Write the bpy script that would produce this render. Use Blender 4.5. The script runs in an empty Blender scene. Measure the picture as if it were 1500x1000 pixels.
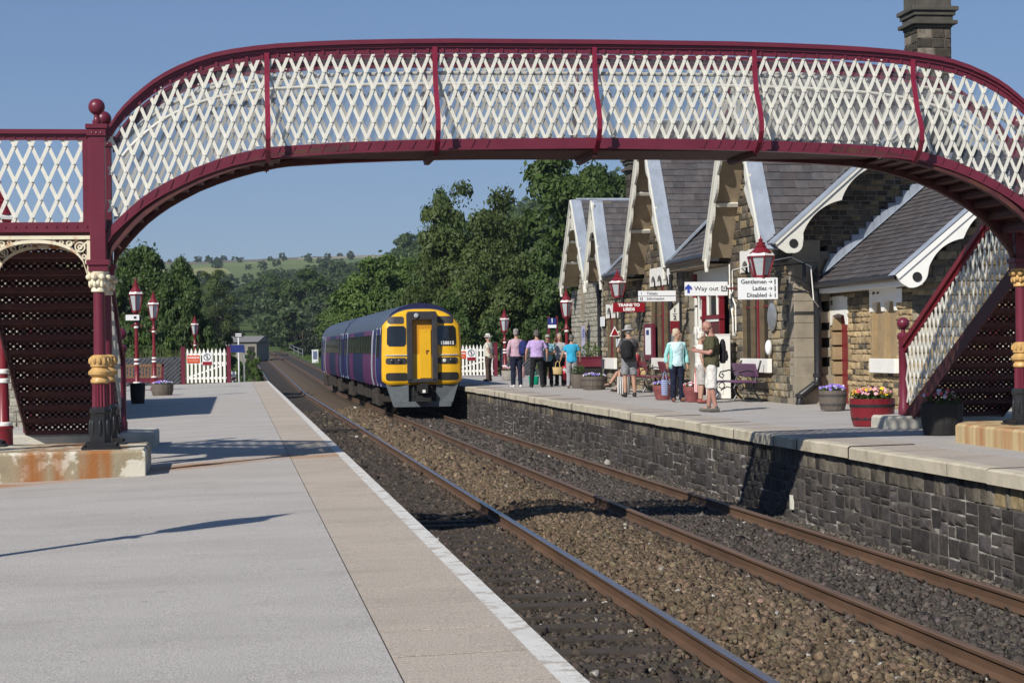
import bpy, bmesh, math, random
import numpy as np
from mathutils import Vector, Matrix
random.seed(7)
RNG = np.random.default_rng(11)
SC = bpy.context.scene
COL = SC.collection
rad = math.radians
# ------------------------------------------------------------------ camera model (1500 px wide photograph) used to place things at real distances
F, ROLL, HC, HOR = 2750.0, .0136, 1.304, 8.0
TH = math.atan(404/F); CT, ST = math.cos(TH), math.sin(TH)
EL, ER = 1.34, 7.66                       # platform edges (X); rails run along Y
ZR = -.983                                # rail top
def zl(X): return -.022*(EL-X)
def zr(X): return -.014+.012*(X-ER)
def _ray(px, py):
    p, q = px-750, py-500
    a = (p-ROLL*q)/F; u = -(q+ROLL*p-HOR)/F
    return a*CT+ST, CT-a*ST, u
def atX(px, py, X):
    d = _ray(px, py); t = X/d[0]; return Vector((X, d[1]*t, HC+d[2]*t))
def atY(px, py, Y):
    d = _ray(px, py); t = Y/d[1]; return Vector((d[0]*t, Y, HC+d[2]*t))
def G(px, py):
    d = _ray(px, py)
    t = (HC+.022*EL)/(-d[2]+.022*d[0])
    if d[0]*t < EL+.3: return Vector((d[0]*t, d[1]*t, HC+d[2]*t))
    t = (HC+.014+.012*ER)/(-d[2]+.012*d[0])
    return Vector((d[0]*t, d[1]*t, HC+d[2]*t))
# ------------------------------------------------------------------ materials
MATS = {}
def M(name, col, rough=.6, metal=0., var=.2, scale=6., bump=0., bscale=60., attr=False, spec=.4, stain=None, stscale=3., stlo=.55, sthi=.7, stretch=None, trans=0., coat=0.):
    m = bpy.data.materials.new(name); m.use_nodes = True
    nt = m.node_tree; N = nt.nodes; L = nt.links
    b = N['Principled BSDF']
    b.inputs['Roughness'].default_value = rough; b.inputs['Metallic'].default_value = metal
    b.inputs['Specular IOR Level'].default_value = spec
    if coat: b.inputs['Coat Weight'].default_value = coat
    tc = N.new('ShaderNodeTexCoord'); src = tc.outputs['Object']
    if stretch:
        mp = N.new('ShaderNodeMapping'); mp.inputs['Scale'].default_value = stretch
        L.new(src, mp.inputs['Vector']); src = mp.outputs['Vector']
    n1 = N.new('ShaderNodeTexNoise'); n1.inputs['Scale'].default_value = scale; n1.inputs['Detail'].default_value = 5; n1.inputs['Roughness'].default_value = .65
    L.new(src, n1.inputs['Vector'])
    mr = N.new('ShaderNodeMapRange'); mr.inputs[1].default_value = .28; mr.inputs[2].default_value = .72
    mr.inputs[3].default_value = 1-var; mr.inputs[4].default_value = 1+var
    L.new(n1.outputs['Fac'], mr.inputs[0])
    mul = N.new('ShaderNodeMix'); mul.data_type = 'RGBA'; mul.blend_type = 'MULTIPLY'; mul.inputs[0].default_value = 1
    if attr:
        at = N.new('ShaderNodeAttribute'); at.attribute_name = 'col'; L.new(at.outputs['Color'], mul.inputs[6])
    else:
        mul.inputs[6].default_value = (*col, 1)
    L.new(mr.outputs[0], mul.inputs[7]); out = mul.outputs[2]
    if stain:
        n2 = N.new('ShaderNodeTexNoise'); n2.inputs['Scale'].default_value = stscale; n2.inputs['Detail'].default_value = 6; n2.inputs['Roughness'].default_value = .6
        L.new(src, n2.inputs['Vector'])
        r2 = N.new('ShaderNodeMapRange'); r2.inputs[1].default_value = stlo; r2.inputs[2].default_value = sthi
        L.new(n2.outputs['Fac'], r2.inputs[0])
        mx = N.new('ShaderNodeMix'); mx.data_type = 'RGBA'; L.new(r2.outputs[0], mx.inputs[0]); L.new(out, mx.inputs[6]); mx.inputs[7].default_value = (*stain, 1)
        out = mx.outputs[2]
    L.new(out, b.inputs['Base Color'])
    mr2 = N.new('ShaderNodeMapRange'); mr2.inputs[3].default_value = max(.05, rough-.12); mr2.inputs[4].default_value = min(1, rough+.12)
    L.new(n1.outputs['Fac'], mr2.inputs[0]); L.new(mr2.outputs[0], b.inputs['Roughness'])
    if bump:
        n3 = N.new('ShaderNodeTexNoise'); n3.inputs['Scale'].default_value = bscale; n3.inputs['Detail'].default_value = 4
        L.new(src, n3.inputs['Vector'])
        bp = N.new('ShaderNodeBump'); bp.inputs['Strength'].default_value = bump; bp.inputs['Distance'].default_value = .02
        L.new(n3.outputs['Fac'], bp.inputs['Height']); L.new(bp.outputs[0], b.inputs['Normal'])
    if trans:
        t = N.new('ShaderNodeBsdfTranslucent'); L.new(out, t.inputs['Color'])
        ms = N.new('ShaderNodeMixShader'); ms.inputs[0].default_value = trans
        L.new(b.outputs[0], ms.inputs[1]); L.new(t.outputs[0], ms.inputs[2]); L.new(ms.outputs[0], N['Material Output'].inputs['Surface'])
    MATS[name] = m; m['_n'] = 1
    return m
maroon = M('maroon_paint', (.128, .018, .034), .34, var=.14, scale=3, bump=.06, bscale=25, stain=(.10, .035, .02), stscale=9, stlo=.66, sthi=.8)
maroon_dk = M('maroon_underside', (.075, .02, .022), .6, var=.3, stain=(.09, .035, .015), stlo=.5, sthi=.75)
red = M('red_paint', (.165, .012, .02), .38, var=.1, scale=3)
cream = M('cream_paint', (.63, .615, .545), .42, var=.07, scale=4, stain=(.42, .3, .17), stscale=7, stlo=.66, sthi=.86)
white = M('white_paint', (.78, .77, .72), .4, var=.06, scale=3, stain=(.5, .47, .4), stscale=6, stlo=.62, sthi=.85)
gold = M('gold_cream_paint', (.50, .31, .115), .42, var=.3, scale=14)
rusty_cream = M('rusty_cream_paint', (.68, .62, .46), .5, var=.1, stain=(.4, .16, .04), stscale=5, stlo=.52, sthi=.66)
black = M('black_paint', (.018, .018, .02), .35, var=.3, scale=5, bump=.05)
blackm = M('black_matt', (.014, .013, .013), .7, var=.3)
lead = M('lead_sheet', (.27, .305, .36), .55, var=.22, scale=2.5, bump=.08, bscale=5, stretch=(1, 1, .4))
stone = M('wall_stone', (.3, .25, .17), .92, var=.42, scale=9, bump=.5, bscale=22, attr=True, spec=.15)
mortar = M('lime_mortar', (.17, .15, .12), .95, var=.4, scale=4, spec=.1)
mortarw = M('pale_mortar', (.12, .108, .092), .95, var=.3, scale=3, spec=.1, stain=(.40, .38, .34), stscale=1.7, stlo=.53, sthi=.62)
dress = M('dressed_sandstone', (.30, .22, .125), .85, var=.2, scale=3, bump=.15, bscale=30, spec=.2)
pil = M('smooth_gritstone', (.27, .235, .18), .85, var=.25, scale=2, bump=.15, bscale=30, spec=.2)
slate = M('roof_slate', (.1, .095, .1), .62, var=.22, scale=5, attr=True, bump=.1, bscale=20, spec=.35)
glass = M('dark_glass', (.012, .014, .016), .06, var=.1, spec=.8)
lampglass = M('frosted_lamp_glass', (.38, .42, .44), .25, var=.12, scale=3)
timber = M('timber', (.18, .10, .055), .75, var=.3, scale=5, stretch=(1, 1, 8))
soffit = M('soffit_board', (.34, .27, .18), .8, var=.2, scale=3)
concrete = M('stained_concrete', (.30, .255, .17), .9, var=.15, scale=4, bump=.3, bscale=30, stain=(.60, .56, .46), stscale=2.6, stlo=.52, sthi=.56, spec=.2)
infill = M('dusty_wire_infill', (.2, .215, .235), .6, var=.1)
_nt = infill.node_tree; _t = _nt.nodes.new('ShaderNodeBsdfTransparent'); _m = _nt.nodes.new('ShaderNodeMixShader'); _m.inputs[0].default_value = .24
_nt.links.new(_t.outputs[0], _m.inputs[1]); _nt.links.new(_nt.nodes['Principled BSDF'].outputs[0], _m.inputs[2]); _nt.links.new(_m.outputs[0], _nt.nodes['Material Output'].inputs['Surface'])
def streak(m, c, x0, x1, sc=1.6, lo=.4, hi=.62):
    """a rust stain of its own between two places along x"""
    nt = m.node_tree; N = nt.nodes; L = nt.links; b = N['Principled BSDF']; tc = N['Texture Coordinate']
    s = N.new('ShaderNodeSeparateXYZ'); L.new(tc.outputs['Object'], s.inputs[0])
    a = N.new('ShaderNodeMapRange'); a.inputs[1].default_value = x0; a.inputs[2].default_value = x0+.25; L.new(s.outputs[0], a.inputs[0])
    d = N.new('ShaderNodeMapRange'); d.inputs[1].default_value = x1; d.inputs[2].default_value = x1-.2; L.new(s.outputs[0], d.inputs[0])
    mp = N.new('ShaderNodeMapping'); mp.inputs['Scale'].default_value = (3, 3, .35); L.new(tc.outputs['Object'], mp.inputs[0])
    n = N.new('ShaderNodeTexNoise'); n.inputs['Scale'].default_value = sc; n.inputs['Detail'].default_value = 5; L.new(mp.outputs[0], n.inputs['Vector'])
    r = N.new('ShaderNodeMapRange'); r.inputs[1].default_value = lo; r.inputs[2].default_value = hi; L.new(n.outputs['Fac'], r.inputs[0])
    p = N.new('ShaderNodeMath'); p.operation = 'MULTIPLY'; L.new(a.outputs[0], p.inputs[0]); L.new(d.outputs[0], p.inputs[1])
    q = N.new('ShaderNodeMath'); q.operation = 'MULTIPLY'; L.new(p.outputs[0], q.inputs[0]); L.new(r.outputs[0], q.inputs[1])
    mx = N.new('ShaderNodeMix'); mx.data_type = 'RGBA'; L.new(q.outputs[0], mx.inputs[0]); L.new(b.inputs['Base Color'].links[0].from_socket, mx.inputs[6]); mx.inputs[7].default_value = (*c, 1); L.new(mx.outputs[2], b.inputs['Base Color'])
streak(concrete, (.31, .13, .045), -2.45, -1.15)
rustcon = M('rust_stained_concrete', (.46, .36, .2), .9, var=.2, scale=4, bump=.3, bscale=30, stain=(.33, .11, .03), stscale=1.5, stlo=.46, sthi=.66, stretch=(2.2, 2.2, .15), spec=.2)
stepstone = M('pale_step_stone', (.46, .44, .38), .9, var=.18, scale=4, bump=.3, spec=.2)
galv = M('galvanised_steel', (.35, .36, .37), .45, metal=.6, var=.2)
grey = M('grey_paint', (.3, .31, .32), .5, var=.1)
plaster = M('sign_white', (.76, .77, .77), .4, var=.03)
signred = M('sign_red', (.24, .008, .016), .35, var=.06)
signblue = M('sign_blue', (.02, .035, .16), .4, var=.06)
lamp_dim = M('headlamp_lens', (.55, .55, .5), .15, var=.1)
ink = M('sign_ink', (.02, .02, .028), .5, var=.05)
inkblue = M('sign_ink_blue', (.04, .07, .35), .5, var=.05)
orange = M('orange_sign', (.6, .09, .03), .4, var=.05)
bark = M('bark', (.09, .07, .05), .95, var=.4, scale=5, bump=.6, bscale=12, stretch=(1, 1, .3), spec=.1)
soil = M('soil', (.05, .035, .025), .95, var=.3, scale=30, bump=.6)
def leafmat(name, c, tr=.4):
    return M(name, c, .55, var=.5, scale=.55, trans=tr, spec=.3)
leaf_a = leafmat('leaf_mid', (.08, .128, .037)); leaf_b = leafmat('leaf_dark', (.07, .115, .028))
leaf_c = leafmat('leaf_olive', (.088, .122, .034)); leaf_d = leafmat('leaf_bright', (.108, .172, .04)); leaf_e = leafmat('leaf_far', (.075, .112, .042))
leaf_g = leafmat('leaf_grey', (.085, .115, .065)); leaf_k = leafmat('leaf_conifer', (.03, .042, .018)); reed = leafmat('reed', (.12, .14, .05))
# ------------------------------------------------------------------ mesh collector
class MB:
    def __init__(s): s.v = []; s.f = []; s.m = []; s.c = []; s.usec = False
    def add(s, vs, fs, mi=0, col=None):
        o = len(s.v); s.v.extend([tuple(v) for v in vs])
        for f in fs:
            s.f.append(tuple(i+o for i in f)); s.m.append(mi); s.c.append(col or (1, 1, 1))
        if col: s.usec = True
        return s
    def box(s, a, b, mi=0, col=None, mx=None):
        x0, y0, z0 = a; x1, y1, z1 = b
        vs = [Vector(p) for p in ((x0, y0, z0), (x1, y0, z0), (x1, y1, z0), (x0, y1, z0), (x0, y0, z1), (x1, y0, z1), (x1, y1, z1), (x0, y1, z1))]
        if mx: vs = [mx @ v for v in vs]
        return s.add(vs, [(0, 3, 2, 1), (4, 5, 6, 7), (0, 1, 5, 4), (1, 2, 6, 5), (2, 3, 7, 6), (3, 0, 4, 7)], mi, col)
    def cbox(s, c, size, mi=0, col=None, mx=None):
        c = Vector(c); h = Vector(size)*.5
        return s.box(c-h, c+h, mi, col, mx)
    def bar(s, p0, p1, w, t, up=(0, 0, 1), mi=0, col=None):
        p0, p1 = Vector(p0), Vector(p1); d = (p1-p0).normalized(); u = Vector(up)
        a = d.cross(u)
        if a.length < 1e-4: a = d.cross(Vector((1, 0, 0)))
        a.normalize(); b = a.cross(d).normalized(); a *= w/2; b *= t/2
        vs = [p0-a-b, p0+a-b, p0+a+b, p0-a+b, p1-a-b, p1+a-b, p1+a+b, p1-a+b]
        return s.add(vs, [(0, 3, 2, 1), (4, 5, 6, 7), (0, 1, 5, 4), (1, 2, 6, 5), (2, 3, 7, 6), (3, 0, 4, 7)], mi, col)
    def tube(s, pts, r, n=8, mi=0, cap=True, col=None, ry=None, up=None):
        pts = [Vector(p) for p in pts]; k = len(pts)
        rs = r if isinstance(r, (list, tuple)) else [r]*k
        rys = ry if ry is not None else rs
        if not isinstance(rys, (list, tuple)): rys = [rys]*k
        vs = []; u = None
        for i, p in enumerate(pts):
            d = (pts[min(i+1, k-1)]-pts[max(i-1, 0)]).normalized()
            if up is not None: a = Vector(up)
            elif u is not None: a = u
            else: a = Vector((1, 0, 0)) if abs(d.x) < .8 else Vector((0, 1, 0))
            a = a-d*a.dot(d)
            if a.length < 1e-5: a = Vector((0, 0, 1)) if abs(d.z) < .9 else Vector((0, 1, 0)); a = a-d*a.dot(d)
            a.normalize(); u = a; b = d.cross(a)
            for j in range(n):
                t = 2*math.pi*j/n; vs.append(p+a*(rs[i]*math.cos(t))+b*(rys[i]*math.sin(t)))
        fs = [(i*n+j, i*n+(j+1) % n, (i+1)*n+(j+1) % n, (i+1)*n+j) for i in range(k-1) for j in range(n)]
        if cap: fs += [tuple(range(n-1, -1, -1)), tuple(range((k-1)*n, k*n))]
        return s.add(vs, fs, mi, col)
    def lathe(s, c, prof, n=16, mi=0, col=None, ang=0.):
        c = Vector(c); vs = []; k = len(prof)
        for r, z in prof:
            for j in range(n):
                t = 2*math.pi*j/n+ang; vs.append(c+Vector((r*math.cos(t), r*math.sin(t), z)))
        fs = [(i*n+j, i*n+(j+1) % n, (i+1)*n+(j+1) % n, (i+1)*n+j) for i in range(k-1) for j in range(n)]
        fs += [tuple(range(n-1, -1, -1)), tuple(range((k-1)*n, k*n))]
        return s.add(vs, fs, mi, col)
    def ball(s, c, r, n=12, mi=0, col=None, mx=None):
        r = (r, r, r) if not isinstance(r, (tuple, list)) else r
        k = max(6, n//2+2); vs = []; c = Vector(c)
        for i in range(k+1):
            ph = math.pi*i/k-math.pi/2
            for j in range(n):
                t = 2*math.pi*j/n
                v = Vector((r[0]*math.cos(ph)*math.cos(t), r[1]*math.cos(ph)*math.sin(t), r[2]*math.sin(ph)))+c
                vs.append(mx @ v if mx else v)
        return s.add(vs, [(i*n+j, i*n+(j+1) % n, (i+1)*n+(j+1) % n, (i+1)*n+j) for i in range(k) for j in range(n)], mi, col)
    def prism(s, poly, fn, d0, d1, mi=0, col=None):
        n = len(poly)
        vs = [fn(a, b, d0) for a, b in poly]+[fn(a, b, d1) for a, b in poly]
        fs = [tuple(range(n)), tuple(range(2*n-1, n-1, -1))]+[(i, i+n, (i+1) % n+n, (i+1) % n) for i in range(n)]
        return s.add(vs, fs, mi, col)
    def strip(s, lo, hi, fn, d0, d1, mi=0, col=None):
        # thick band between two polylines lo, hi of (a,b)
        n = len(lo); vs = []
        for (a, b), (c, d) in zip(lo, hi): vs += [fn(a, b, d0), fn(c, d, d0), fn(c, d, d1), fn(a, b, d1)]
        fs = []
        for i in range(n-1):
            o = 4*i
            for j in range(4): fs.append((o+j, o+4+j, o+4+(j+1) % 4, o+(j+1) % 4))
        fs += [(0, 1, 2, 3), (4*n-1, 4*n-2, 4*n-3, 4*n-4)]
        return s.add(vs, fs, mi, col)
    def build(s, name, mats, parent=None, smooth=False, loc=None, bevel=0., fixn=True, kind=None):
        me = bpy.data.meshes.new(name)
        me.from_pydata(s.v, [], s.f); 
        for m in (mats if isinstance(mats, (list, tuple)) else [mats]): me.materials.append(m)
        if len(me.materials) > 1: me.polygons.foreach_set('material_index', s.m)
        if s.usec:
            ca = me.color_attributes.new('col', 'FLOAT_COLOR', 'CORNER')
            tot = np.repeat(np.array([(*c, 1.) for c in s.c], dtype=np.float32), [len(f) for f in s.f], axis=0)
            ca.data.foreach_set('color', tot.ravel())
        if fixn:
            bm = bmesh.new(); bm.from_mesh(me); bmesh.ops.recalc_face_normals(bm, faces=bm.faces); bm.to_mesh(me); bm.free()
        if smooth:
            me.polygons.foreach_set('use_smooth', [True]*len(me.polygons)); me.set_sharp_from_angle(angle=rad(38))
        o = bpy.data.objects.new(name, me); COL.objects.link(o)
        if parent: o.parent = parent
        if loc is not None: o.location = loc
        if bevel:
            b = o.modifiers.new('bevel', 'BEVEL'); b.width = bevel; b.segments = 2; b.limit_method = 'ANGLE'; b.angle_limit = rad(50)
        if kind: o['kind'] = kind
        return o
def tag(o, label, cat, group=None, kind=None):
    o['label'] = label; o['category'] = cat
    if group: o['group'] = group
    if kind: o['kind'] = kind
    return o
def thing(name, label, cat, loc=(0, 0, 0), rz=0., group=None):
    o = bpy.data.objects.new(name, None); COL.objects.link(o); o.empty_display_size = .2
    o.location = loc; o.rotation_euler = (0, 0, rz)
    return tag(o, label, cat, group)
def dup(root, loc, rz=None, label=None, scale=None, cat=None):
    r = root.copy(); COL.objects.link(r); r.location = loc
    if rz is not None: r.rotation_euler = (0, 0, rz)
    if label: r['label'] = label
    if scale: r.scale = scale if isinstance(scale, (tuple, list)) else (scale,)*3
    for ch in list(root.children):
        c = ch.copy(); COL.objects.link(c); c.parent = r
        for g in list(ch.children):
            d = g.copy(); COL.objects.link(d); d.parent = c
    return r
XZ = lambda y0=0.: (lambda a, b, d: Vector((a, y0+d, b)))
def struct(name, mb, m, **k):
    o = mb.build(name, m, **k); o['kind'] = 'structure'; return o
TEXTS = []
def text(parent, body, size, loc, rot, m, align='CENTER', bold=0., sx=1., name='lettering'):
    cu = bpy.data.curves.new('t', 'FONT'); cu.body = body; cu.size = size; cu.align_x = align; cu.align_y = 'CENTER'; cu.extrude = .002; cu.offset = bold; cu.resolution_u = 3
    o = bpy.data.objects.new('t', cu); COL.objects.link(o); TEXTS.append((o, name, parent, loc, rot, m, sx))
def finish_texts():
    bpy.context.view_layer.update(); dg = bpy.context.evaluated_depsgraph_get()
    todo = [(bpy.data.meshes.new_from_object(t[0].evaluated_get(dg)), t) for t in TEXTS]
    for me, (o, name, parent, loc, rot, m, sx) in todo:
        me.materials.clear(); me.materials.append(m); me.name = name
        n = bpy.data.objects.new(name, me); COL.objects.link(n); n.parent = parent; n.location = loc; n.rotation_euler = rot; n.scale = (sx, 1, 1)
        bpy.data.objects.remove(o)
def lattice(mb, x0, x1, zb, zt, pitch, k, w, th, y, fn, phase=0., mi=0, rivets=False):
    zs = [x0+(x1-x0)*i/20 for i in range(21)]
    zmin = min(zb(x) for x in zs)-.02; zmax = max(zt(x) for x in zs)+.02; H = zmax-zmin
    for sg in (1, -1):
        xs = x0-(k*H if sg > 0 else 0)+phase
        end = x1+(0 if sg > 0 else k*H)
        while xs < end:
            run = []; n = 46
            for i in range(n+1):
                z = zmin+H*i/n; x = xs+sg*k*(z-zmin)
                if x0 <= x <= x1 and zb(x) <= z <= zt(x): run.append((x, z))
                elif run: break
            if len(run) > 2:
                (xa, za), (xb, zb_) = run[0], run[-1]; yy = y-sg*th*.55
                hw = w*.5*math.sqrt(1+k*k)
                mb.prism([(xa-hw, za), (xa+hw, za), (xb+hw, zb_), (xb-hw, zb_)], fn, yy-th/2, yy+th/2, mi)
            xs += pitch
    if rivets:                                               # a rivet where two strips cross
        a0 = x0-k*H+phase; m = 0
        while a0+m*pitch < x1:
            n2 = 0
            while x0+phase+n2*pitch < x1+k*H:
                xa, xb = a0+m*pitch, x0+phase+n2*pitch; n2 += 1
                dz = (xb-xa)/(2*k)
                if 0 < dz < H:
                    x, z = xa+k*dz, zmin+dz
                    if x0+.02 < x < x1-.02 and zb(x)+.02 < z < zt(x)-.02: mb.prism([(x+.012*math.cos(q), z+.012*math.sin(q)) for q in (0, 1.257, 2.513, 3.77, 5.027)], fn, y-th*1.1-.008, y-th*.9, mi)
            m += 1
def interp(tab):
    def f(x):
        if x <= tab[0][0]: return tab[0][1]
        for (a, b), (c, d) in zip(tab, tab[1:]):
            if x <= c: return b+(d-b)*(x-a)/(c-a)
        return tab[-1][1]
    return f
# ------------------------------------------------------------------ stone walls laid block by block
def masonry(mb, O, U, Nv, z0, z1, span, opens=(), ch=(.13, .2), bl=(.22, .48), pal=None, joint=.012, proud=.018, rough=.012, th=.25, cols=None, mi=0, mim=1):
    O, U, Nv = Vector(O), Vector(U), Vector(Nv); z = z0; Zv = Vector((0, 0, 1)); ci = 0
    def pt(u, z, d): return O+U*u+Zv*z+Nv*d
    while z < z1-.03:
        h = cols[ci % len(cols)] if cols else random.uniform(*ch); ci += 1
        if z1-(z+h) < .07: h = z1-z
        zm = z+h/2
        segs = list(span(zm))
        for (a, b, c, d) in opens:
            if z+h > c+.02 and z < d-.02:
                ns = []
                for (s0, s1) in segs:
                    if b <= s0 or a >= s1: ns.append((s0, s1)); continue
                    if a > s0: ns.append((s0, a))
                    if b < s1: ns.append((b, s1))
                segs = ns
        for (s0, s1) in segs:
            if s1-s0 < .03: continue
            vs = [pt(s0, z, 0), pt(s1, z, 0), pt(s1, z+h, 0), pt(s0, z+h, 0), pt(s0, z, -th), pt(s1, z, -th), pt(s1, z+h, -th), pt(s0, z+h, -th)]
            mb.add(vs, [(0, 1, 2, 3), (5, 4, 7, 6), (4, 0, 3, 7), (1, 5, 6, 2), (3, 2, 6, 7), (4, 5, 1, 0)], mim, (1, 1, 1))
            u = s0
            while u < s1-.005:
                l = random.uniform(*bl)*(1.15 if h > .17 else .9)
                if s1-(u+l) < bl[0]*.6: l = s1-u
                j = joint/2; pr = proud+random.uniform(-.4, .6)*rough; bv = .008+random.random()*.006
                a0, a1, b0, b1 = u+j, u+l-j, z+j, z+h-j
                if a1-a0 > .03:
                    jt = lambda: random.uniform(-.5, .5)*.008
                    base = [pt(a0, b0, 0), pt(a1, b0, 0), pt(a1, b1, 0), pt(a0, b1, 0)]
                    top = [pt(a0+bv+jt(), b0+bv+jt(), pr+jt()), pt(a1-bv+jt(), b0+bv+jt(), pr+jt()), pt(a1-bv+jt(), b1-bv+jt(), pr+jt()), pt(a0+bv+jt(), b1-bv+jt(), pr+jt())]
                    cx = (a0+a1)/2+random.uniform(-.25, .25)*l; cz = (b0+b1)/2+random.uniform(-.2, .2)*h
                    c = pt(cx, cz, pr+random.random()*rough)
                    mb.add(base+top+[c], [(0, 1, 5, 4), (1, 2, 6, 5), (2, 3, 7, 6), (3, 0, 4, 7), (4, 5, 8), (5, 6, 8), (6, 7, 8), (7, 4, 8)], mi, pal(u, zm))
                u += l
        z += h
def stone_block(mb, pt, a0, a1, b0, b1, proud, rough, col, mi=0):
    pr = proud+random.uniform(-.4, .6)*rough; bv = .008+random.random()*.006; jt = lambda: random.uniform(-.5, .5)*.01
    base = [pt(a0, b0, 0), pt(a1, b0, 0), pt(a1, b1, 0), pt(a0, b1, 0)]
    top = [pt(a0+bv+jt(), b0+bv+jt(), pr+jt()), pt(a1-bv+jt(), b0+bv+jt(), pr+jt()), pt(a1-bv+jt(), b1-bv+jt(), pr+jt()), pt(a0+bv+jt(), b1-bv+jt(), pr+jt())]
    c = pt((a0+a1)/2+random.uniform(-.25, .25)*(a1-a0), (b0+b1)/2+random.uniform(-.2, .2)*(b1-b0), pr+random.random()*rough)
    mb.add(base+top+[c], [(0, 1, 5, 4), (1, 2, 6, 5), (2, 3, 7, 6), (3, 0, 4, 7), (4, 5, 8), (5, 6, 8), (6, 7, 8), (7, 4, 8)], mi, col)
def rubble(mb, O, U, Nv, L_, z0, z1, pal, joint, proud, rough):
    """snecked rubble: rectangles split again and again into unequal stones"""
    O, U, Nv = Vector(O), Vector(U), Vector(Nv); pt = lambda u, z, d: O+U*u+Vector((0, 0, z))+Nv*d
    def split(a0, a1, b0, b1):
        w, h = a1-a0, b1-b0; big = random.random()
        if (w > .7 or (w > .36 and w > h*1.7 and big < .85)): m = a0+w*random.uniform(.33, .67); split(a0, m, b0, b1); split(m, a1, b0, b1)
        elif h > .36 or (h > .2 and (big < .6 or h > w*1.05)): m = b0+h*random.uniform(.35, .65); split(a0, a1, b0, m); split(a0, a1, m, b1)
        else: j = joint*random.uniform(.3, .65); stone_block(mb, pt, a0+j, a1-j, b0+j, b1-j, proud, rough, pal(a0, (b0+b1)/2))
    u = 0.
    while u < L_:
        w = min(random.uniform(.7, 1.5), L_-u); m = z0+(z1-z0)*random.uniform(.42, .6); split(u, u+w, z0, m); split(u, u+w, m, z1); u += w
def slates(mb, O, U, V, Nv, span, vlen, cw=.3, chh=.21, pal=None, mi=0):
    O, U, V, Nv = Vector(O), Vector(U), Vector(V), Vector(Nv); v = 0.; r = 0
    def pt(u, v, d): return O+U*u+V*v+Nv*d
    while v < vlen:
        h = min(chh, vlen-v); u0, u1 = span(v+h/2)
        u = u0-(cw*.5 if r % 2 else 0)
        while u < u1:
            w = cw*random.uniform(.75, 1.3); a, b = max(u, u0)+.002, min(u+w, u1)-.002
            if b-a > .02:
                t = .022+random.random()*.008; e = random.uniform(-.008, .008)
                vs = [pt(a, v+e, t), pt(b, v+e, t), pt(b, v+h*1.06, .006), pt(a, v+h*1.06, .006), pt(a, v+e, 0), pt(b, v+e, 0), pt(b, v+h, -.004), pt(a, v+h, -.004)]
                mb.add(vs, [(0, 1, 2, 3), (4, 5, 1, 0), (5, 6, 2, 1), (4, 0, 3, 7), (4, 7, 6, 5)], mi, pal())
            u += w
        v += h; r += 1
def spal(): 
    b = random.uniform(.058, .092); t = random.random()*.008
    return (b+t, b*.96, b*.97+.002-t*.3)
# ------------------------------------------------------------------ world, sun, camera
w = bpy.data.worlds.new('World'); SC.world = w; w.use_nodes = True
nt = w.node_tree; bg = nt.nodes['Background']; sky = nt.nodes.new('ShaderNodeTexSky'); sky.sky_type = 'NISHITA'; sky.sun_disc = False
SUN = Vector((-.95, -1.03, 1.0)).normalized()          # towards the sun
sky.sun_elevation = math.asin(SUN.z); sky.sun_rotation = math.atan2(SUN.x, SUN.y)
sky.air_density = 1.0; sky.dust_density = .3; sky.ozone_density = 2.2; sky.altitude = 2500
hs = nt.nodes.new('ShaderNodeHueSaturation'); hs.inputs['Saturation'].default_value = 1.25; hs.inputs['Hue'].default_value = .512; nt.links.new(sky.outputs[0], hs.inputs['Color']); gmn = nt.nodes.new('ShaderNodeGamma'); gmn.inputs[1].default_value = .5; nt.links.new(hs.outputs[0], gmn.inputs[0]); tn = nt.nodes.new('ShaderNodeMix'); tn.data_type = 'RGBA'; tn.blend_type = 'MULTIPLY'; tn.inputs[0].default_value = 1; tn.inputs[7].default_value = (.82, .97, 1.18, 1); nt.links.new(gmn.outputs[0], tn.inputs[6]); nt.links.new(tn.outputs[2], bg.inputs[0]); bg.inputs[1].default_value = .139
li = bpy.data.lights.new('sun', 'SUN'); li.energy = 4.3; li.angle = rad(.53); li.color = (1, .945, .86)
so = bpy.data.objects.new('sun', li); COL.objects.link(so); so.rotation_euler = SUN.to_track_quat('Z', 'Y').to_euler(); so.location = (-40, -40, 60)
cam = bpy.data.cameras.new('camera'); co = bpy.data.objects.new('camera', cam); COL.objects.link(co); SC.camera = co
cam.sensor_width = 36; cam.lens = F/1500*36; cam.clip_start = .1; cam.clip_end = 9000
co.matrix_world = Matrix.Translation((0, 0, HC)) @ Matrix.Rotation(-TH, 4, 'Z') @ Matrix.Rotation(rad(90)+HOR/F, 4, 'X') @ Matrix.Rotation(-ROLL, 4, 'Z')
SC.view_settings.view_transform = 'Standard'; SC.view_settings.look = 'None'; SC.view_settings.exposure = .36; SC.view_settings.gamma = 1
SC.cycles.use_denoising = True; SC.cycles.max_bounces = 6; SC.cycles.transparent_max_bounces = 6; SC.cycles.volume_bounces = 0
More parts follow.
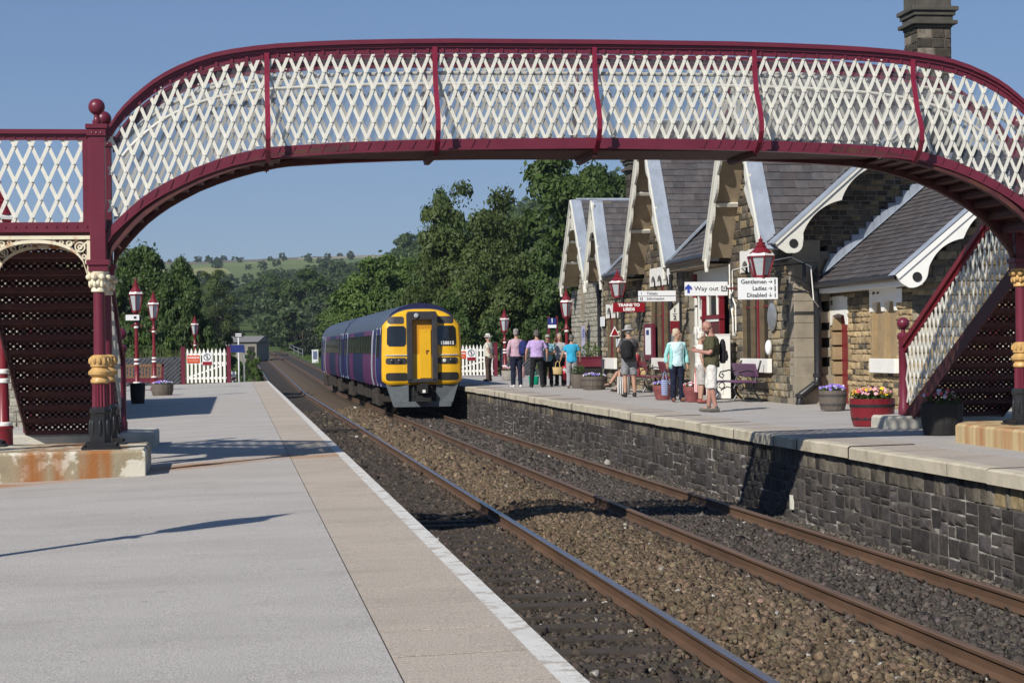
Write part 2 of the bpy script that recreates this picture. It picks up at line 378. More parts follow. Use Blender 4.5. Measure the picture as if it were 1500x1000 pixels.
# ------------------------------------------------------------------ terrain
def climb(y): return np.clip(np.asarray(y, float)-100, 0, 260)*.011       # the line climbs beyond the station
def sstep(a, b, x):
    t = np.clip((x-a)/(b-a), 0, 1); return t*t*(3-2*t)
def hgt(X, Y):
    X = np.asarray(X, float); Y = np.asarray(Y, float)
    base = -1.42+climb(Y)
    off = sstep(9, 22, np.abs(X-3.5))
    h = base-off*.35*(X < 0)+off*.5*(X > 0)*sstep(40, 110, Y)
    h = h+sstep(260, 1500, Y)*63+8*sstep(500, 1400, Y)*np.sin(X/130+.6)*.5
    rise = np.clip(X-(14+Y*.012), 0, 400)
    h = h+np.minimum(rise*.34, 30+rise*.05)*sstep(150, 520, Y)*(1-.97*sstep(560, 1000, Y))
    h = h+np.clip(-(X+30), 0, 400)*.05*sstep(150, 600, Y)
    h = h-sstep(1650, 2600, Y)*30
    return h
xs = np.concatenate([np.linspace(-1500, -120, 24), np.linspace(-110, -14, 25), np.linspace(-12, 22, 18), np.linspace(26, 160, 35), np.linspace(175, 1500, 28)])
ys = np.concatenate([np.linspace(-60, 120, 20), np.linspace(130, 700, 58), np.linspace(725, 2600, 50)])
XX, YY = np.meshgrid(xs, ys); ZZ = hgt(XX, YY)
g = MB(); g.v = list(map(tuple, np.stack([XX.ravel(), YY.ravel(), ZZ.ravel()], 1))); nx = len(xs)
for j in range(len(ys)-1):
    for i in range(nx-1): g.f.append((j*nx+i, j*nx+i+1, (j+1)*nx+i+1, (j+1)*nx+i)); g.m.append(0)
gm = M('meadow', (.07, .1, .03), .95, var=.35, scale=.12, spec=.1)
# far hay fields: yellow-green patches higher up the hill
nt = gm.node_tree; N = nt.nodes; L = nt.links; b = N['Principled BSDF']; tc = N['Texture Coordinate']
sep = N.new('ShaderNodeSeparateXYZ'); L.new(tc.outputs['Object'], sep.inputs[0])
vor = N.new('ShaderNodeTexVoronoi'); vor.inputs['Scale'].default_value = .011; mp = N.new('ShaderNodeMapping'); mp.inputs['Scale'].default_value = (1.5, .9, 0)
L.new(tc.outputs['Object'], mp.inputs[0]); L.new(mp.outputs[0], vor.inputs['Vector'])
cr = N.new('ShaderNodeValToRGB'); cr.color_ramp.elements[0].color = (.11, .15, .06, 1); cr.color_ramp.elements[1].color = (.30, .28, .12, 1)
e = cr.color_ramp.elements.new(.5); e.color = (.19, .22, .085, 1); L.new(vor.outputs['Color'], cr.inputs[0])
mr = N.new('ShaderNodeMapRange'); mr.inputs[1].default_value = 700; mr.inputs[2].default_value = 1000; L.new(sep.outputs[1], mr.inputs[0])
mx = N.new('ShaderNodeMix'); mx.data_type = 'RGBA'; L.new(mr.outputs[0], mx.inputs[0]); L.new(b.inputs['Base Color'].links[0].from_socket, mx.inputs[6]); L.new(cr.outputs[0], mx.inputs[7])
L.new(mx.outputs[2], b.inputs['Base Color'])
go = struct('ground', g, gm, smooth=True, fixn=False)
# ------------------------------------------------------------------ platforms
def tarmac_mat(name, c, rust, slope=-1.05, gum=True):
    m = M(name, c, .9, var=.07, scale=.9, bump=.5, bscale=170, spec=.2, stain=(c[0]*.78, c[1]*.77, c[2]*.76), stscale=1.0, stlo=.46, sthi=.85, stretch=(.6, 1.4, 1))
    nt = m.node_tree; N = nt.nodes; L = nt.links; b = N['Principled BSDF']; tc = N['Texture Coordinate']
    sp = N.new('ShaderNodeTexNoise'); sp.inputs['Scale'].default_value = 95; sp.inputs['Detail'].default_value = 3; L.new(tc.outputs['Object'], sp.inputs[0])
    r = N.new('ShaderNodeMapRange'); r.inputs[1].default_value = .3; r.inputs[2].default_value = .7; r.inputs[3].default_value = .68; r.inputs[4].default_value = 1.3; L.new(sp.outputs['Fac'], r.inputs[0])
    mu = N.new('ShaderNodeMix'); mu.data_type = 'RGBA'; mu.blend_type = 'MULTIPLY'; mu.inputs[0].default_value = 1
    L.new(b.inputs['Base Color'].links[0].from_socket, mu.inputs[6]); L.new(r.outputs[0], mu.inputs[7]); out = mu.outputs[2]
    if gum:    # flattened chewing gum and old drips
        vo = N.new('ShaderNodeTexVoronoi'); vo.inputs['Scale'].default_value = 2.3; L.new(tc.outputs['Object'], vo.inputs['Vector']); sx = N.new('ShaderNodeSeparateColor'); L.new(vo.outputs['Color'], sx.inputs[0])
        th_ = N.new('ShaderNodeMath'); th_.operation = 'MULTIPLY'; th_.inputs[1].default_value = .085; L.new(sx.outputs[0], th_.inputs[0]); ls = N.new('ShaderNodeMath'); ls.operation = 'LESS_THAN'; L.new(vo.outputs['Distance'], ls.inputs[0]); L.new(th_.outputs[0], ls.inputs[1])
        fa = N.new('ShaderNodeMath'); fa.operation = 'MULTIPLY'; fa.inputs[1].default_value = .3; L.new(ls.outputs[0], fa.inputs[0]); mg = N.new('ShaderNodeMix'); mg.data_type = 'RGBA'; L.new(fa.outputs[0], mg.inputs[0]); L.new(out, mg.inputs[6]); mg.inputs[7].default_value = (.12, .115, .11, 1); out = mg.outputs[2]
    if rust:   # rust washed off the footbridge: a stain across the surface below its drip line
        s = N.new('ShaderNodeSeparateXYZ'); L.new(tc.outputs['Object'], s.inputs[0])
        a = N.new('ShaderNodeMath'); a.operation = 'MULTIPLY_ADD'; a.inputs[1].default_value = slope; L.new(s.outputs[0], a.inputs[0]); L.new(s.outputs[1], a.inputs[2])
        d = N.new('ShaderNodeMath'); d.operation = 'SUBTRACT'; d.inputs[1].default_value = rust; L.new(a.outputs[0], d.inputs[0])
        ab = N.new('ShaderNodeMath'); ab.operation = 'ABSOLUTE'; L.new(d.outputs[0], ab.inputs[0])
        nn = N.new('ShaderNodeTexNoise'); nn.inputs['Scale'].default_value = 1.3; nn.inputs['Detail'].default_value = 5; L.new(tc.outputs['Object'], nn.inputs[0])
        m2 = N.new('ShaderNodeMapRange'); m2.inputs[1].default_value = .75; m2.inputs[2].default_value = .05; L.new(ab.outputs[0], m2.inputs[0])
        m3 = N.new('ShaderNodeMapRange'); m3.inputs[1].default_value = .3; m3.inputs[2].default_value = .58; L.new(nn.outputs['Fac'], m3.inputs[0])
        mm = N.new('ShaderNodeMath'); mm.operation = 'MULTIPLY'; L.new(m2.outputs[0], mm.inputs[0]); L.new(m3.outputs[0], mm.inputs[1])
        mx = N.new('ShaderNodeMix'); mx.data_type = 'RGBA'; L.new(mm.outputs[0], mx.inputs[0]); L.new(out, mx.inputs[6]); mx.inputs[7].default_value = (.42, .2, .08, 1); out = mx.outputs[2]
    L.new(out, b.inputs['Base Color'])
    return m
tar = tarmac_mat('pale_tarmac', (.455, .424, .388), 22.95); tarR = tarmac_mat('pale_tarmac_far', (.43, .405, .375), 0)
flag = tarmac_mat('coping_stone', (.465, .40, .33), 23.4, 0, False); flagR = tarmac_mat('far_coping_stone', (.43, .375, .32), 0, 0, False)
edgew = M('worn_white_line', (.60, .585, .54), .8, var=.1, scale=3, stain=(.42, .37, .31), stscale=7, stlo=.53, sthi=.6, bump=.3, bscale=80)
buff = M('coping_face', (.47, .42, .32), .9, var=.2, scale=2.5, bump=.3, bscale=30, stain=(.25, .2, .14), stscale=2, stlo=.55, sthi=.75)
SI = .64                                     # inner side of the coping slabs
Y0, YEND = -8., 80.4
pm = MB()
pm.add([(-16, Y0, zl(-16)), (SI-.004, Y0, zl(SI)), (SI-.004, YEND, zl(SI)), (-16, YEND, zl(-16)), (-16, Y0, -1.6), (SI-.006, Y0, -1.6), (SI-.006, YEND, -1.6), (-16, YEND, -1.6)],
       [(0, 1, 2, 3), (0, 4, 5, 1), (1, 5, 6, 2), (2, 6, 7, 3), (3, 7, 4, 0)])
struct('platform', pm, tar)
pc = MB(); y = Y0
while y < YEND:
    l = min(random.uniform(.72, .8), YEND-y); d = random.uniform(-.0015, .0015)
    for (a, b_, mi) in ((SI+.004, 1.232, 0), (1.232, EL, 1)):
        e = .003 if mi == 0 or random.random() < .5 else .0
        zt0, zt1 = zl(a)+d, zl(b_)+d
        g0 = random.choice((.005, .009, .015))
        pc.add([(a, y+g0, zt0), (b_, y+g0, zt1), (b_, y+l-g0, zt1), (a, y+l-g0, zt0), (a, y+g0, -.16), (b_, y+g0, -.16), (b_, y+l-g0, -.16), (a, y+l-g0, -.16)],
               [(0, 1, 2, 3), (4, 0, 3, 7), (1, 5, 6, 2), (0, 4, 5, 1), (3, 2, 6, 7)], mi)
    y += l
pc.add([(SI-.03, Y0, zl(SI)-.004), (EL-.012, Y0, -.004), (EL-.012, YEND, -.004), (SI-.03, YEND, zl(SI)-.004)], [(0, 1, 2, 3)], 2)
struct('platform_edging', pc, [flag, edgew, M('joint_dirt', (.055, .048, .04), .95, var=.3)])
pw = MB(); pw.box((SI+.02, Y0, -1.6), (EL-.1, YEND-.05, -.2)); tag(pw.build('platform_wall', pil), 'stone side wall under the near platform edge, mostly out of sight', 'wall')
# right platform
YR0, YR1 = 4., 88.
RS = 8.55
pr = MB()
pr.add([(RS, YR0, zr(RS)), (40, YR0, zr(20)), (40, YR1, zr(20)), (RS, YR1, zr(RS)), (RS, YR0, -1.6), (40, YR0, -1.6), (40, YR1, -1.6), (RS, YR1, -1.6)],
       [(0, 1, 2, 3), (0, 4, 5, 1), (2, 6, 7, 3), (1, 5, 6, 2), (3, 7, 4, 0)])
struct('platform', pr, tarR)
pc = MB(); y = YR0
while y < YR1:
    l = min(random.uniform(1.05, 1.16), YR1-y); d = random.uniform(-.008, .006); xo = random.uniform(-.008, .008); g0 = .006
    a, b_ = ER+xo, RS-.004
    zt0, zt1 = zr(a)+d, zr(b_)+d
    pc.add([(a, y+g0, zt0-.02), (a, y+l-g0, zt0-.02), (a, y+l-g0, zt0-.155), (a, y+g0, zt0-.155), (a+.2, y+g0, zt0-.155), (a+.2, y+l-g0, zt0-.155)], [(0, 3, 2, 1), (3, 4, 5, 2)], 1)
    pc.add([(a, y+g0, zt0-.02), (a, y+l-g0, zt0-.02), (a+.03, y+l-g0, zt0), (a+.03, y+g0, zt0), (a+.2, y+l-g0, zt0+.002), (a+.2, y+g0, zt0+.002)], [(0, 1, 2, 3), (3, 2, 4, 5)], 1)
    pc.add([(a+.2, y+g0, zt0+.002), (a+.2, y+l-g0, zt0+.002), (b_, y+l-g0, zt1), (b_, y+g0, zt1)], [(0, 1, 2, 3)], 0)
    y += l
pc.box((ER+.06, YR0, -.18), (RS, YR1, -.06), 0)
struct('platform_edging', pc, [flagR, buff], fixn=False)
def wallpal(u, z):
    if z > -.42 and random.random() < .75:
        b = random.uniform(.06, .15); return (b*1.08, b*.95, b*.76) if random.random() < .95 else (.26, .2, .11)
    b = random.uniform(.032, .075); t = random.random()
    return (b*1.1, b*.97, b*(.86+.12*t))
wm = MB()
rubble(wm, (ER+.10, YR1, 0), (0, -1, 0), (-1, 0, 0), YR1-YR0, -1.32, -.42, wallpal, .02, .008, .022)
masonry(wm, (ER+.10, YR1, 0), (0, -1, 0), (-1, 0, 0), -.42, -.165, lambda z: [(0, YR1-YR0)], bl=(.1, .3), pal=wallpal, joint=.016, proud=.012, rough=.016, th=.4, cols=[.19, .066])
wm.add([(ER+.10, YR1, -1.5), (ER+.10, YR0, -1.5), (ER+.10, YR0, -.42), (ER+.10, YR1, -.42)], [(0, 1, 2, 3)], 1)
wo = wm.build('platform_wall', [stone, mortarw], fixn=False)
tag(wo, 'dark rubble stone wall with pale mortar joints below the far platform edge', 'wall')
# white marker on that wall
mk = MB(); p = atX(1160, 735, ER+.07); mk.box((ER+.05, p.y-.05, p.z-.1), (ER+.085, p.y+.05, p.z+.1)); mk.box((ER+.045, p.y-.03, p.z-.02), (ER+.05, p.y+.01, p.z+.08))
tag(mk.build('marker_plate', cream), 'small cream marker plate fixed low on the dark platform wall', 'marker')
# ------------------------------------------------------------------ tracks
R1, R2, R3, R0 = 3.578, 5.425, 6.93, 3.578-1.505
rail_side = M('rusty_rail', (.10, .056, .032), .75, var=.3, scale=3, stretch=(1, .3, 1), bump=.15)
rail_bright = M('polished_rail_head', (.3, .3, .34), .3, metal=.85, var=.15, scale=4, stretch=(8, .2, 1))
rail_dull = M('dull_rail_head', (.16, .10, .065), .5, metal=.25, var=.25, scale=4, stretch=(6, .2, 1))
def rail(parent, x, head):
    prof = [(-.07, -.15), (.07, -.15), (.07, -.14), (.012, -.118), (.012, -.045), (.034, -.033), (.036, -.01), (.026, 0), (-.026, 0), (-.036, -.01), (-.034, -.033), (-.012, -.045), (-.012, -.118), (-.07, -.14)]
    mb = MB(); n = len(prof); ysl = [-6, 20, 60, 100, 160, 220, 300]
    for yy in ysl: mb.v += [(x+a, yy, ZR+b+climb(yy)) for a, b in prof]
    for k in range(len(ysl)-1):
        for i in range(n):
            j = (i+1) % n; mb.f.append((k*n+i, k*n+j, (k+1)*n+j, (k+1)*n+i)); mb.m.append(1 if i in (6, 7, 8) else 0); mb.c.append((1, 1, 1))
    return mb.build('rail', [rail_side, head], parent)
sleeper_m = M('weathered_sleeper', (.052, .041, .032), .9, var=.5, scale=5, stretch=(.7, 4, 1), bump=.4, bscale=20)
tA = thing('railway_track', 'near railway track with one bright polished rail beside the pale platform edge', 'railway track')
tB = thing('railway_track', 'far railway track with two dull rusty rails carrying the train', 'railway track')
rail(tA, R0, rail_bright); rail(tA, R1, rail_bright); rail(tB, R2, rail_dull); rail(tB, R3, rail_dull)
sl = MB(); sl.box((-1.28, -.125, -.2), (1.28, .125, 0))
for sx in (-.7525, .7525):
    sl.box((sx-.17, -.09, 0), (sx+.17, .09, .012))
    for dd in (-.1, .1): sl.tube([(sx+dd, -.06, .02), (sx+dd+.02*np.sign(dd), -.03, .06), (sx+dd*1.3, 0, .065), (sx+dd+.02*np.sign(dd), .03, .055), (sx+dd*.8, .05, .03)], .012, 6)
zs_ = ZR-.152
sp_ = .68
s0 = sl.build('sleeper', sleeper_m, tA, loc=((R0+R1)/2, 6, zs_-.008))
for i in range(1, 96):
    c = s0.copy(); COL.objects.link(c); c.location = ((R0+R1)/2+random.uniform(-.02, .02), 6+sp_*i, zs_-.008+random.uniform(-.012, .01)); c.rotation_euler = (0, 0, random.uniform(-.008, .008))
for i in range(90):
    c = s0.copy(); COL.objects.link(c); c.parent = tB; c.location = ((R2+R3)/2, 14+sp_*i, zs_-.012)
# ballast bed and loose stones
def bedz(X):
    X = np.asarray(X, float)
    mid = np.exp(-((X-(R1+R2)/2)/.55)**4)*.105
    right = np.exp(-((X-(R2+R3)/2)/.5)**4)*.02
    cess = -np.clip((X-R3-.15)/.5, 0, 1)*.05-np.clip((R0-.2-X)/.4, 0, 1)*.05
    left = -.035*np.exp(-((X-(R0+R1)/2)/.6)**4)
    return zs_-.022+mid+right+cess+left
bx = np.linspace(1.2, 7.8, 56); by = np.concatenate([np.linspace(-6, 60, 200), np.linspace(62, 300, 60)])
BX, BY = np.meshgrid(bx, by); BZ = bedz(BX)+.012*np.sin(BX*9+BY*3)*np.sin(BY*5.3)+RNG.normal(0, .006, BX.shape)+climb(BY)
bb = MB(); bb.v = list(map(tuple, np.stack([BX.ravel(), BY.ravel(), BZ.ravel()], 1))); nx = len(bx)
def zonecol(X, n):
    X = np.asarray(X); base = np.zeros((n, 3))
    dark = np.array([.06, .048, .038]); brown = np.array([.12, .088, .058]); grey_ = np.array([.066, .056, .048]); cess = np.array([.085, .075, .063])
    zA = np.clip((X-(R1-.25))/.3, 0, 1)[:, None]; zB = np.clip((X-(R2-.35))/.35, 0, 1)[:, None]; zC = np.clip((X-(R3+.05))/.15, 0, 1)[:, None]
    return ((dark*(1-zA)+brown*zA)*(1-zB)+grey_*zB)*(1-zC)+cess*zC
for j in range(len(by)-1):
    for i in range(nx-1):
        bb.f.append((j*nx+i, j*nx+i+1, (j+1)*nx+i+1, (j+1)*nx+i)); bb.m.append(0)
cc = zonecol(np.tile((bx[:-1]+bx[1:])/2, len(by)-1), (nx-1)*(len(by)-1))*.8
bb.c = [tuple(c) for c in cc]; bb.usec = True
ballast_m = M('ballast_stone', (.1, .1, .1), .9, var=.45, scale=30, attr=True, spec=.2, bump=.5, bscale=60)
struct('ballast_bed', bb, ballast_m, fixn=False, smooth=True)
def stones(n, y0, y1, size, name):
    X = RNG.uniform(1.35, 7.72, n); Y = RNG.uniform(y0, y1, n)
    keep = (np.abs(X-R1) > .1) & (np.abs(X-R2) > .1) & (np.abs(X-R3) > .1)
    onsl = (X < R1+.45) & ((((Y-6+.125) % sp_) < .25)) & (Y > 5.8)
    keep &= ~(onsl & (RNG.random(n) < .62))
    X = X[keep]; Y = Y[keep]; n = len(X)
    Z = bedz(X)+RNG.uniform(-.01, .018, n)+.018*onsl[keep]
    cube = np.array([[-1, -1, -1], [1, -1, -1], [1, 1, -1], [-1, 1, -1], [-1, -1, 1], [1, -1, 1], [1, 1, 1], [-1, 1, 1]], float)
    V = cube[None]*RNG.uniform(.45, 1.1, (n, 8, 3))
    V *= (size*.5*RNG.lognormal(0, .28, (n, 1, 1)))*RNG.uniform(.6, 1.15, (n, 1, 3))
    q = RNG.normal(size=(n, 4)); q /= np.linalg.norm(q, axis=1, keepdims=True); a, b, c, d = q.T
    Rm = np.stack([np.stack([1-2*(c*c+d*d), 2*(b*c-a*d), 2*(b*d+a*c)], 1), np.stack([2*(b*c+a*d), 1-2*(b*b+d*d), 2*(c*d-a*b)], 1), np.stack([2*(b*d-a*c), 2*(c*d+a*b), 1-2*(b*b+c*c)], 1)], 1)
    V = np.einsum('nij,nkj->nki', Rm, V)+np.stack([X, Y, Z], 1)[:, None]
    fq = np.array([[0, 3, 2, 1], [4, 5, 6, 7], [0, 1, 5, 4], [1, 2, 6, 5], [2, 3, 7, 6], [3, 0, 4, 7]])
    Fq = (fq[None]+(np.arange(n)*8)[:, None, None]).reshape(-1)
    me = bpy.data.meshes.new(name); me.vertices.add(n*8); me.vertices.foreach_set('co', V.ravel())
    me.loops.add(len(Fq)); me.loops.foreach_set('vertex_index', Fq); me.polygons.add(n*6); me.polygons.foreach_set('loop_start', np.arange(n*6)*4); me.update(); me.validate()
    col = zonecol(X, n)*RNG.lognormal(0.03, .3, (n, 1))*(1+RNG.normal(0, .035, (n, 3)))
    pale = RNG.random(n) < .005; col[pale] = np.array([.42, .4, .36])*RNG.uniform(.6, 1, (pale.sum(), 1))
    ca = me.color_attributes.new('col', 'FLOAT_COLOR', 'CORNER')
    ca.data.foreach_set('color', np.repeat(np.concatenate([col, np.ones((n, 1))], 1), 24, axis=0).astype(np.float32).ravel())
    me.materials.append(ballast_m); o = bpy.data.objects.new(name, me); COL.objects.link(o); o['kind'] = 'stuff'
    tag(o, 'loose track ballast stones between the platforms', 'ballast'); return o
stones(86000, 8, 34, .052, 'ballast')
stones(30000, 34, 75, .085, 'ballast')
# cable trough across the track and litter
mb = MB(); mb.box((R1-2.1, 0, 0), (R2-.2, .18, .05)); o = mb.build('cable_cover', blackm, loc=(0, 55.5, zs_+.03))
tag(o, 'dark flat cable cover lying across the near track far from the camera', 'cable cover')
# ------------------------------------------------------------------ footbridge (local x along the span, y away from the camera)
BRZ = 0.; SPAN = 11.25; BW = 1.1; LW = 1.36
crimson = M('crimson_stiffener', (.19, .013, .035), .36, var=.12, scale=3)
FB = thing('footbridge', 'maroon and cream arched iron lattice footbridge spanning both tracks', 'footbridge', (-1.5, 21.29, 0), BRZ)
_top = interp([(0, 3.68), (.14, 3.82), (.25, 3.99), (.44, 4.18), (.63, 4.33), (.82, 4.45), (1.2, 4.61), (1.58, 4.69), (1.95, 4.735), (2.6, 4.78), (3.8, 4.815), (5.605, 4.82)])
_bot = interp([(0, 2.45), (.16, 2.72), (.35, 2.90), (.54, 3.055), (.8, 3.21), (1.18, 3.39), (1.56, 3.51), (1.9, 3.575), (2.73, 3.63), (3.78, 3.67), (5.605, 3.69)])
_arch = interp([(.0, 1.9), (.1, 2.18), (.2, 2.37), (.3, 2.5), (.42, 2.62), (.61, 2.78), (.8, 2.92), (1.18, 3.13), (1.56, 3.29), (1.91, 3.39), (2.72, 3.50), (3.78, 3.59), (5.605, 3.635)])
mir = lambda f: (lambda x: f(min(x, SPAN-x)))
top, bot, arch = mir(_top), mir(_bot), mir(_arch)
XS = [.1, .16, .22, .3, .4, .5, .62, .75, .9, 1.1, 1.3, 1.5, 1.75, 2, 2.4, 2.8, 3.4, 4, 4.8, 5.605]
XS = XS+[SPAN-x for x in reversed(XS[:-1])]
def span_side(y, label):
    fn = XZ(y); s = -1 if y < .1 else 1; arch = lambda x: bot(x)-.15+.075*float(sstep(1.3, 2.8, min(x, SPAN-x)))-.2*math.exp(-min(x, SPAN-x)/.4)
    mb = MB()
    lattice(mb, .12, SPAN-.12, bot, lambda x: top(x)-.1, .158, .42, .037, .009, 0, fn, rivets=True)
    pa = mb.build('lattice_panel', cream, FB)
    mb = MB(); xq = [x for x in XS]; lo = [fn(x, bot(x), -s*.03) for x in xq]; hi = [fn(x, top(x)-.16, -s*.03) for x in xq]; n = len(xq); mb.add(lo+hi, [(i, i+1, n+i+1, n+i) for i in range(n-1)]); mb.build('mesh_infill', infill, FB, fixn=False)
    mb = MB()
    mb.strip([(x, top(x)-.085) for x in XS], [(x, top(x)) for x in XS], fn, -.035, .035)
    mb.strip([(x, top(x)-.045) for x in XS], [(x, top(x)+.006) for x in XS], fn, -.07, .07)
    mb.strip([(x, top(x)-.15) for x in XS], [(x, top(x)-.08) for x in XS], fn, -.012, .012)
    mb.build('top_rail', maroon, FB)
    mb = MB()
    mb.strip([(x, bot(x)-.1) for x in XS], [(x, bot(x)+.012) for x in XS], fn, -.02, .02)
    mb.strip([(x, bot(x)-.115) for x in XS], [(x, bot(x)-.095) for x in XS], fn, -.05, .05)
    for i in range(64):                                     # cleats and rivets along the lower chord
        x = .3+i*.17
        if abs(x-SPAN/2) > 1.2: mb.bar((x-.03, y+s*.024, bot(x-.03)-.085), (x+.015, y+s*.024, bot(x)+.005), .02, .012, up=(0, 1, 0)); 
        mb.cbox((x, y+s*.02, top(x)-.125), (.03, .02, .05))
    mb.build('lower_chord', maroon, FB)
    # lower flange under each haunch
    for part in ([x for x in XS if x < 3], [x for x in XS if x > SPAN-3]):
        mb = MB(); mb.strip([(x, arch(x)-.01) for x in part], [(x, arch(x)+.06) for x in part], fn, -.045-s*.02, .045-s*.02)
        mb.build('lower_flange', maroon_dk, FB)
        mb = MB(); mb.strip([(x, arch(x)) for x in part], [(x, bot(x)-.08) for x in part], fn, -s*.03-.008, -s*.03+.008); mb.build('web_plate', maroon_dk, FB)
    for i, x in enumerate((1.88, 3.78, 5.63, 7.53, 9.46)):
        mb = MB(); pts = [(0, top(x)-.06), (.005, top(x)-.3), (.05, 4.3), (.13, 4.16), (.22, 4.03), (.275, 3.9), (.27, 3.78), (.2, 3.67), (.1, 3.6), (.02, 3.56)]
        pts = [(a, b-(.1 if i in (0, 4) and b < 4.3 else 0)+(.0 if i != 2 else .02)) for a, b in pts]
        P = [Vector((x, y+s*(.03+a*.95), b-.03)) for a, b in pts]
        for q0, q1 in zip(P, P[1:]):
            d = (q1-q0).normalized()*.006
            mb.bar(q0-d, q1+d, .056, .016, up=(0, 1, 0)); mb.bar(q0-d+Vector((0, -s*.025, 0)), q1+d+Vector((0, -s*.025, 0)), .014, .06, up=(0, 1, 0))
        mb.build('curved_stiffener', crimson, FB)
    mb = MB(); hy = y-s*.12
    mb.tube([(x, hy, min(top(x)-.36, 4.53)) for x in XS if .2 < x < SPAN-.2], .022, 8)
    mb.build('handrail', cream, FB, smooth=True)
span_side(0., 'front'); span_side(BW, 'back')
# walkway: flat deck in the middle, perforated steps where the arch climbs
def riser_strip(mb, xa, xb, z0, h, fn, th=.012):
    mb.prism([(xa, z0), (xb, z0), (xb, z0+h*.3), (xa, z0+h*.3)], fn, -th/2, th/2)
    mb.prism([(xa, z0+h*.74), (xb, z0+h*.74), (xb, z0+h), (xa, z0+h)], fn, -th/2, th/2)
    a, b = z0+h*.28, z0+h*.76; pitch = .085; x = xa
    while x < xb-.02:
        for s in (1, -1):
            p0 = (x, a) if s > 0 else (x+pitch, a); p1 = (x+pitch, b) if s > 0 else (x, b); w = .027
            mb.prism([(p0[0]-w, p0[1]), (p0[0]+w, p0[1]), (p1[0]+w, p1[1]), (p1[0]-w, p1[1])], fn, -th/2, th/2)
        x += pitch
dk = MB(); dk.box((1.9, .03, 3.555), (SPAN-1.9, BW-.03, 3.59))
dk.box((1.9, .03, 3.47), (1.96, BW-.03, 3.555))
for x in (3.78, 5.63, 7.53): dk.box((x-.03, .03, 3.49), (x+.03, BW-.03, 3.555))
for s in (0, 1):
    for i in range(11):
        x = .08+i*.175; z = bot(x+.08)-.06; z = min(z, 3.545)
        xx = (lambda v: v if s == 0 else SPAN-v)
        a, b = sorted((xx(x), xx(x+.2))); dk.box((a, .03, z-.02), (b, BW-.03, z))
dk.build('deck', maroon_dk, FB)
for s in (0, 1):
    rb = MB()
    for i in range(11):
        x = .08+i*.175+.19; z0 = min(bot(x-.11)-.06, 3.545); z1 = min(bot(x+.075)-.06, 3.545)
        if z1-z0 > .03:
            xr = x if s == 0 else SPAN-x
            riser_strip(rb, .05, BW-.05, z0, z1-z0, lambda a, b, d, xr=xr: Vector((xr+d, a, b)))
    rb.build('riser', maroon_dk, FB)
# columns
def column(x, y, back=False):
    mb = MB(); hw = .085
    mb.box((x-hw, y-hw, 2.30), (x+hw, y+hw, 3.74)); mb.box((x-hw-.02, y-hw-.02, 3.7), (x+hw+.02, y+hw+.02, 3.78)); mb.box((x-hw-.035, y-hw-.035, 3.78), (x+hw+.035, y+hw+.035, 3.83))
    mb.box((x-hw-.04, y-hw-.04, 2.27), (x+hw+.04, y+hw+.04, 2.33)); mb.box((x-hw-.02, y-hw-.02, 2.2), (x+hw+.02, y+hw+.02, 2.27))
    for zz in (3.73,):
        for dx in (-.05, 0, .05): mb.ball((x+dx, y-hw-.02, zz), .012, 6)
    c = mb.build('column', maroon, FB, bevel=.006)
    mb = MB(); mb.lathe((x, y, 0), [(.067, 1.25), (.066, 1.4), (.062, 2.06)], 20)
    k = 16; vs = []
    for z in (.69, .98):                                     # fluted lower shaft
        for j in range(k*2):
            t = math.pi*j/k; r = (.092 if j % 2 else .078)*(1 if z < .8 else .95); vs.append((x+r*math.cos(t), y+r*math.sin(t), z))
    n = k*2; mb.add(vs, [(j, (j+1) % n, n+(j+1) % n, n+j) for j in range(n)]+[tuple(range(n, 2*n))])
    mb.build('shaft', maroon, c, smooth=True)
    mb = MB(); mb.lathe((x, y, 0), [(.09, .96), (.105, .975), (.105, 1.0), (.085, 1.03), (.125, 1.06), (.13, 1.09), (.10, 1.12), (.085, 1.14), (.105, 1.15), (.108, 1.255), (.085, 1.27), (.066, 1.28)], 20)
    for j in range(12):
        t = j*math.pi/6; mb.ball((x+.105*math.cos(t), y+.105*math.sin(t), 1.21), (.022, .022, .04), 6)
    mb.build('collar', gold, c, smooth=True)
    mb = MB(); mb.lathe((x, y, 0), [(.066, 1.97), (.085, 1.98), (.085, 2.01), (.07, 2.03), (.085, 2.1), (.115, 2.18), (.115, 2.2)], 16)
    for j in range(8):
        t = j*math.pi/4+.39; r = .115
        mb.ball((x+r*math.cos(t), y+r*math.sin(t), 2.14), (.034, .034, .035), 8); mb.ball((x+.085*math.cos(t+.39), y+.085*math.sin(t+.39), 2.08), (.03, .03, .04), 8); mb.ball((x+.1*math.cos(t), y+.1*math.sin(t), 2.06), (.02, .02, .04), 8)
    mb.build('capital', rusty_cream if x < 5 else gold, c, smooth=True)
    mb = MB(); a = math.pi/8
    mb.lathe((x, y, 0), [(.125, .30), (.125, .36), (.115, .6), (.12, .63), (.13, .64), (.13, .67), (.10, .70)], 8, ang=a)
    for j in range(8):
        t = j*math.pi/4; mb.ball((x+.112*math.cos(t), y+.112*math.sin(t), .47), (.022, .022, .1), 8)
    mb.box((x-.2, y-.2, .23), (x+.2, y+.2, .265)); mb.box((x-.16, y-.16, .265), (x+.16, y+.16, .31))
    for dx in (-.17, .17):
        for dy in (-.17, .17): mb.lathe((x+dx, y+dy, 0), [(.018, .26), (.018, .29)], 6)
    mb.build('pedestal', black, c)
    mb = MB(); mb.lathe((x, y, 0), [(.045, 3.83), (.05, 3.87), (.035, 3.89), (.03, 3.93), (.04, 3.95)], 16); mb.ball((x, y, 4.03), .092, 18)
    mb.build('ball_finial', maroon, c, smooth=True)
for x in (0, SPAN):
    for y in (0, BW): column(x, y)
for x in (-LW, SPAN+LW):
    for y in (0, BW): column(x, y)
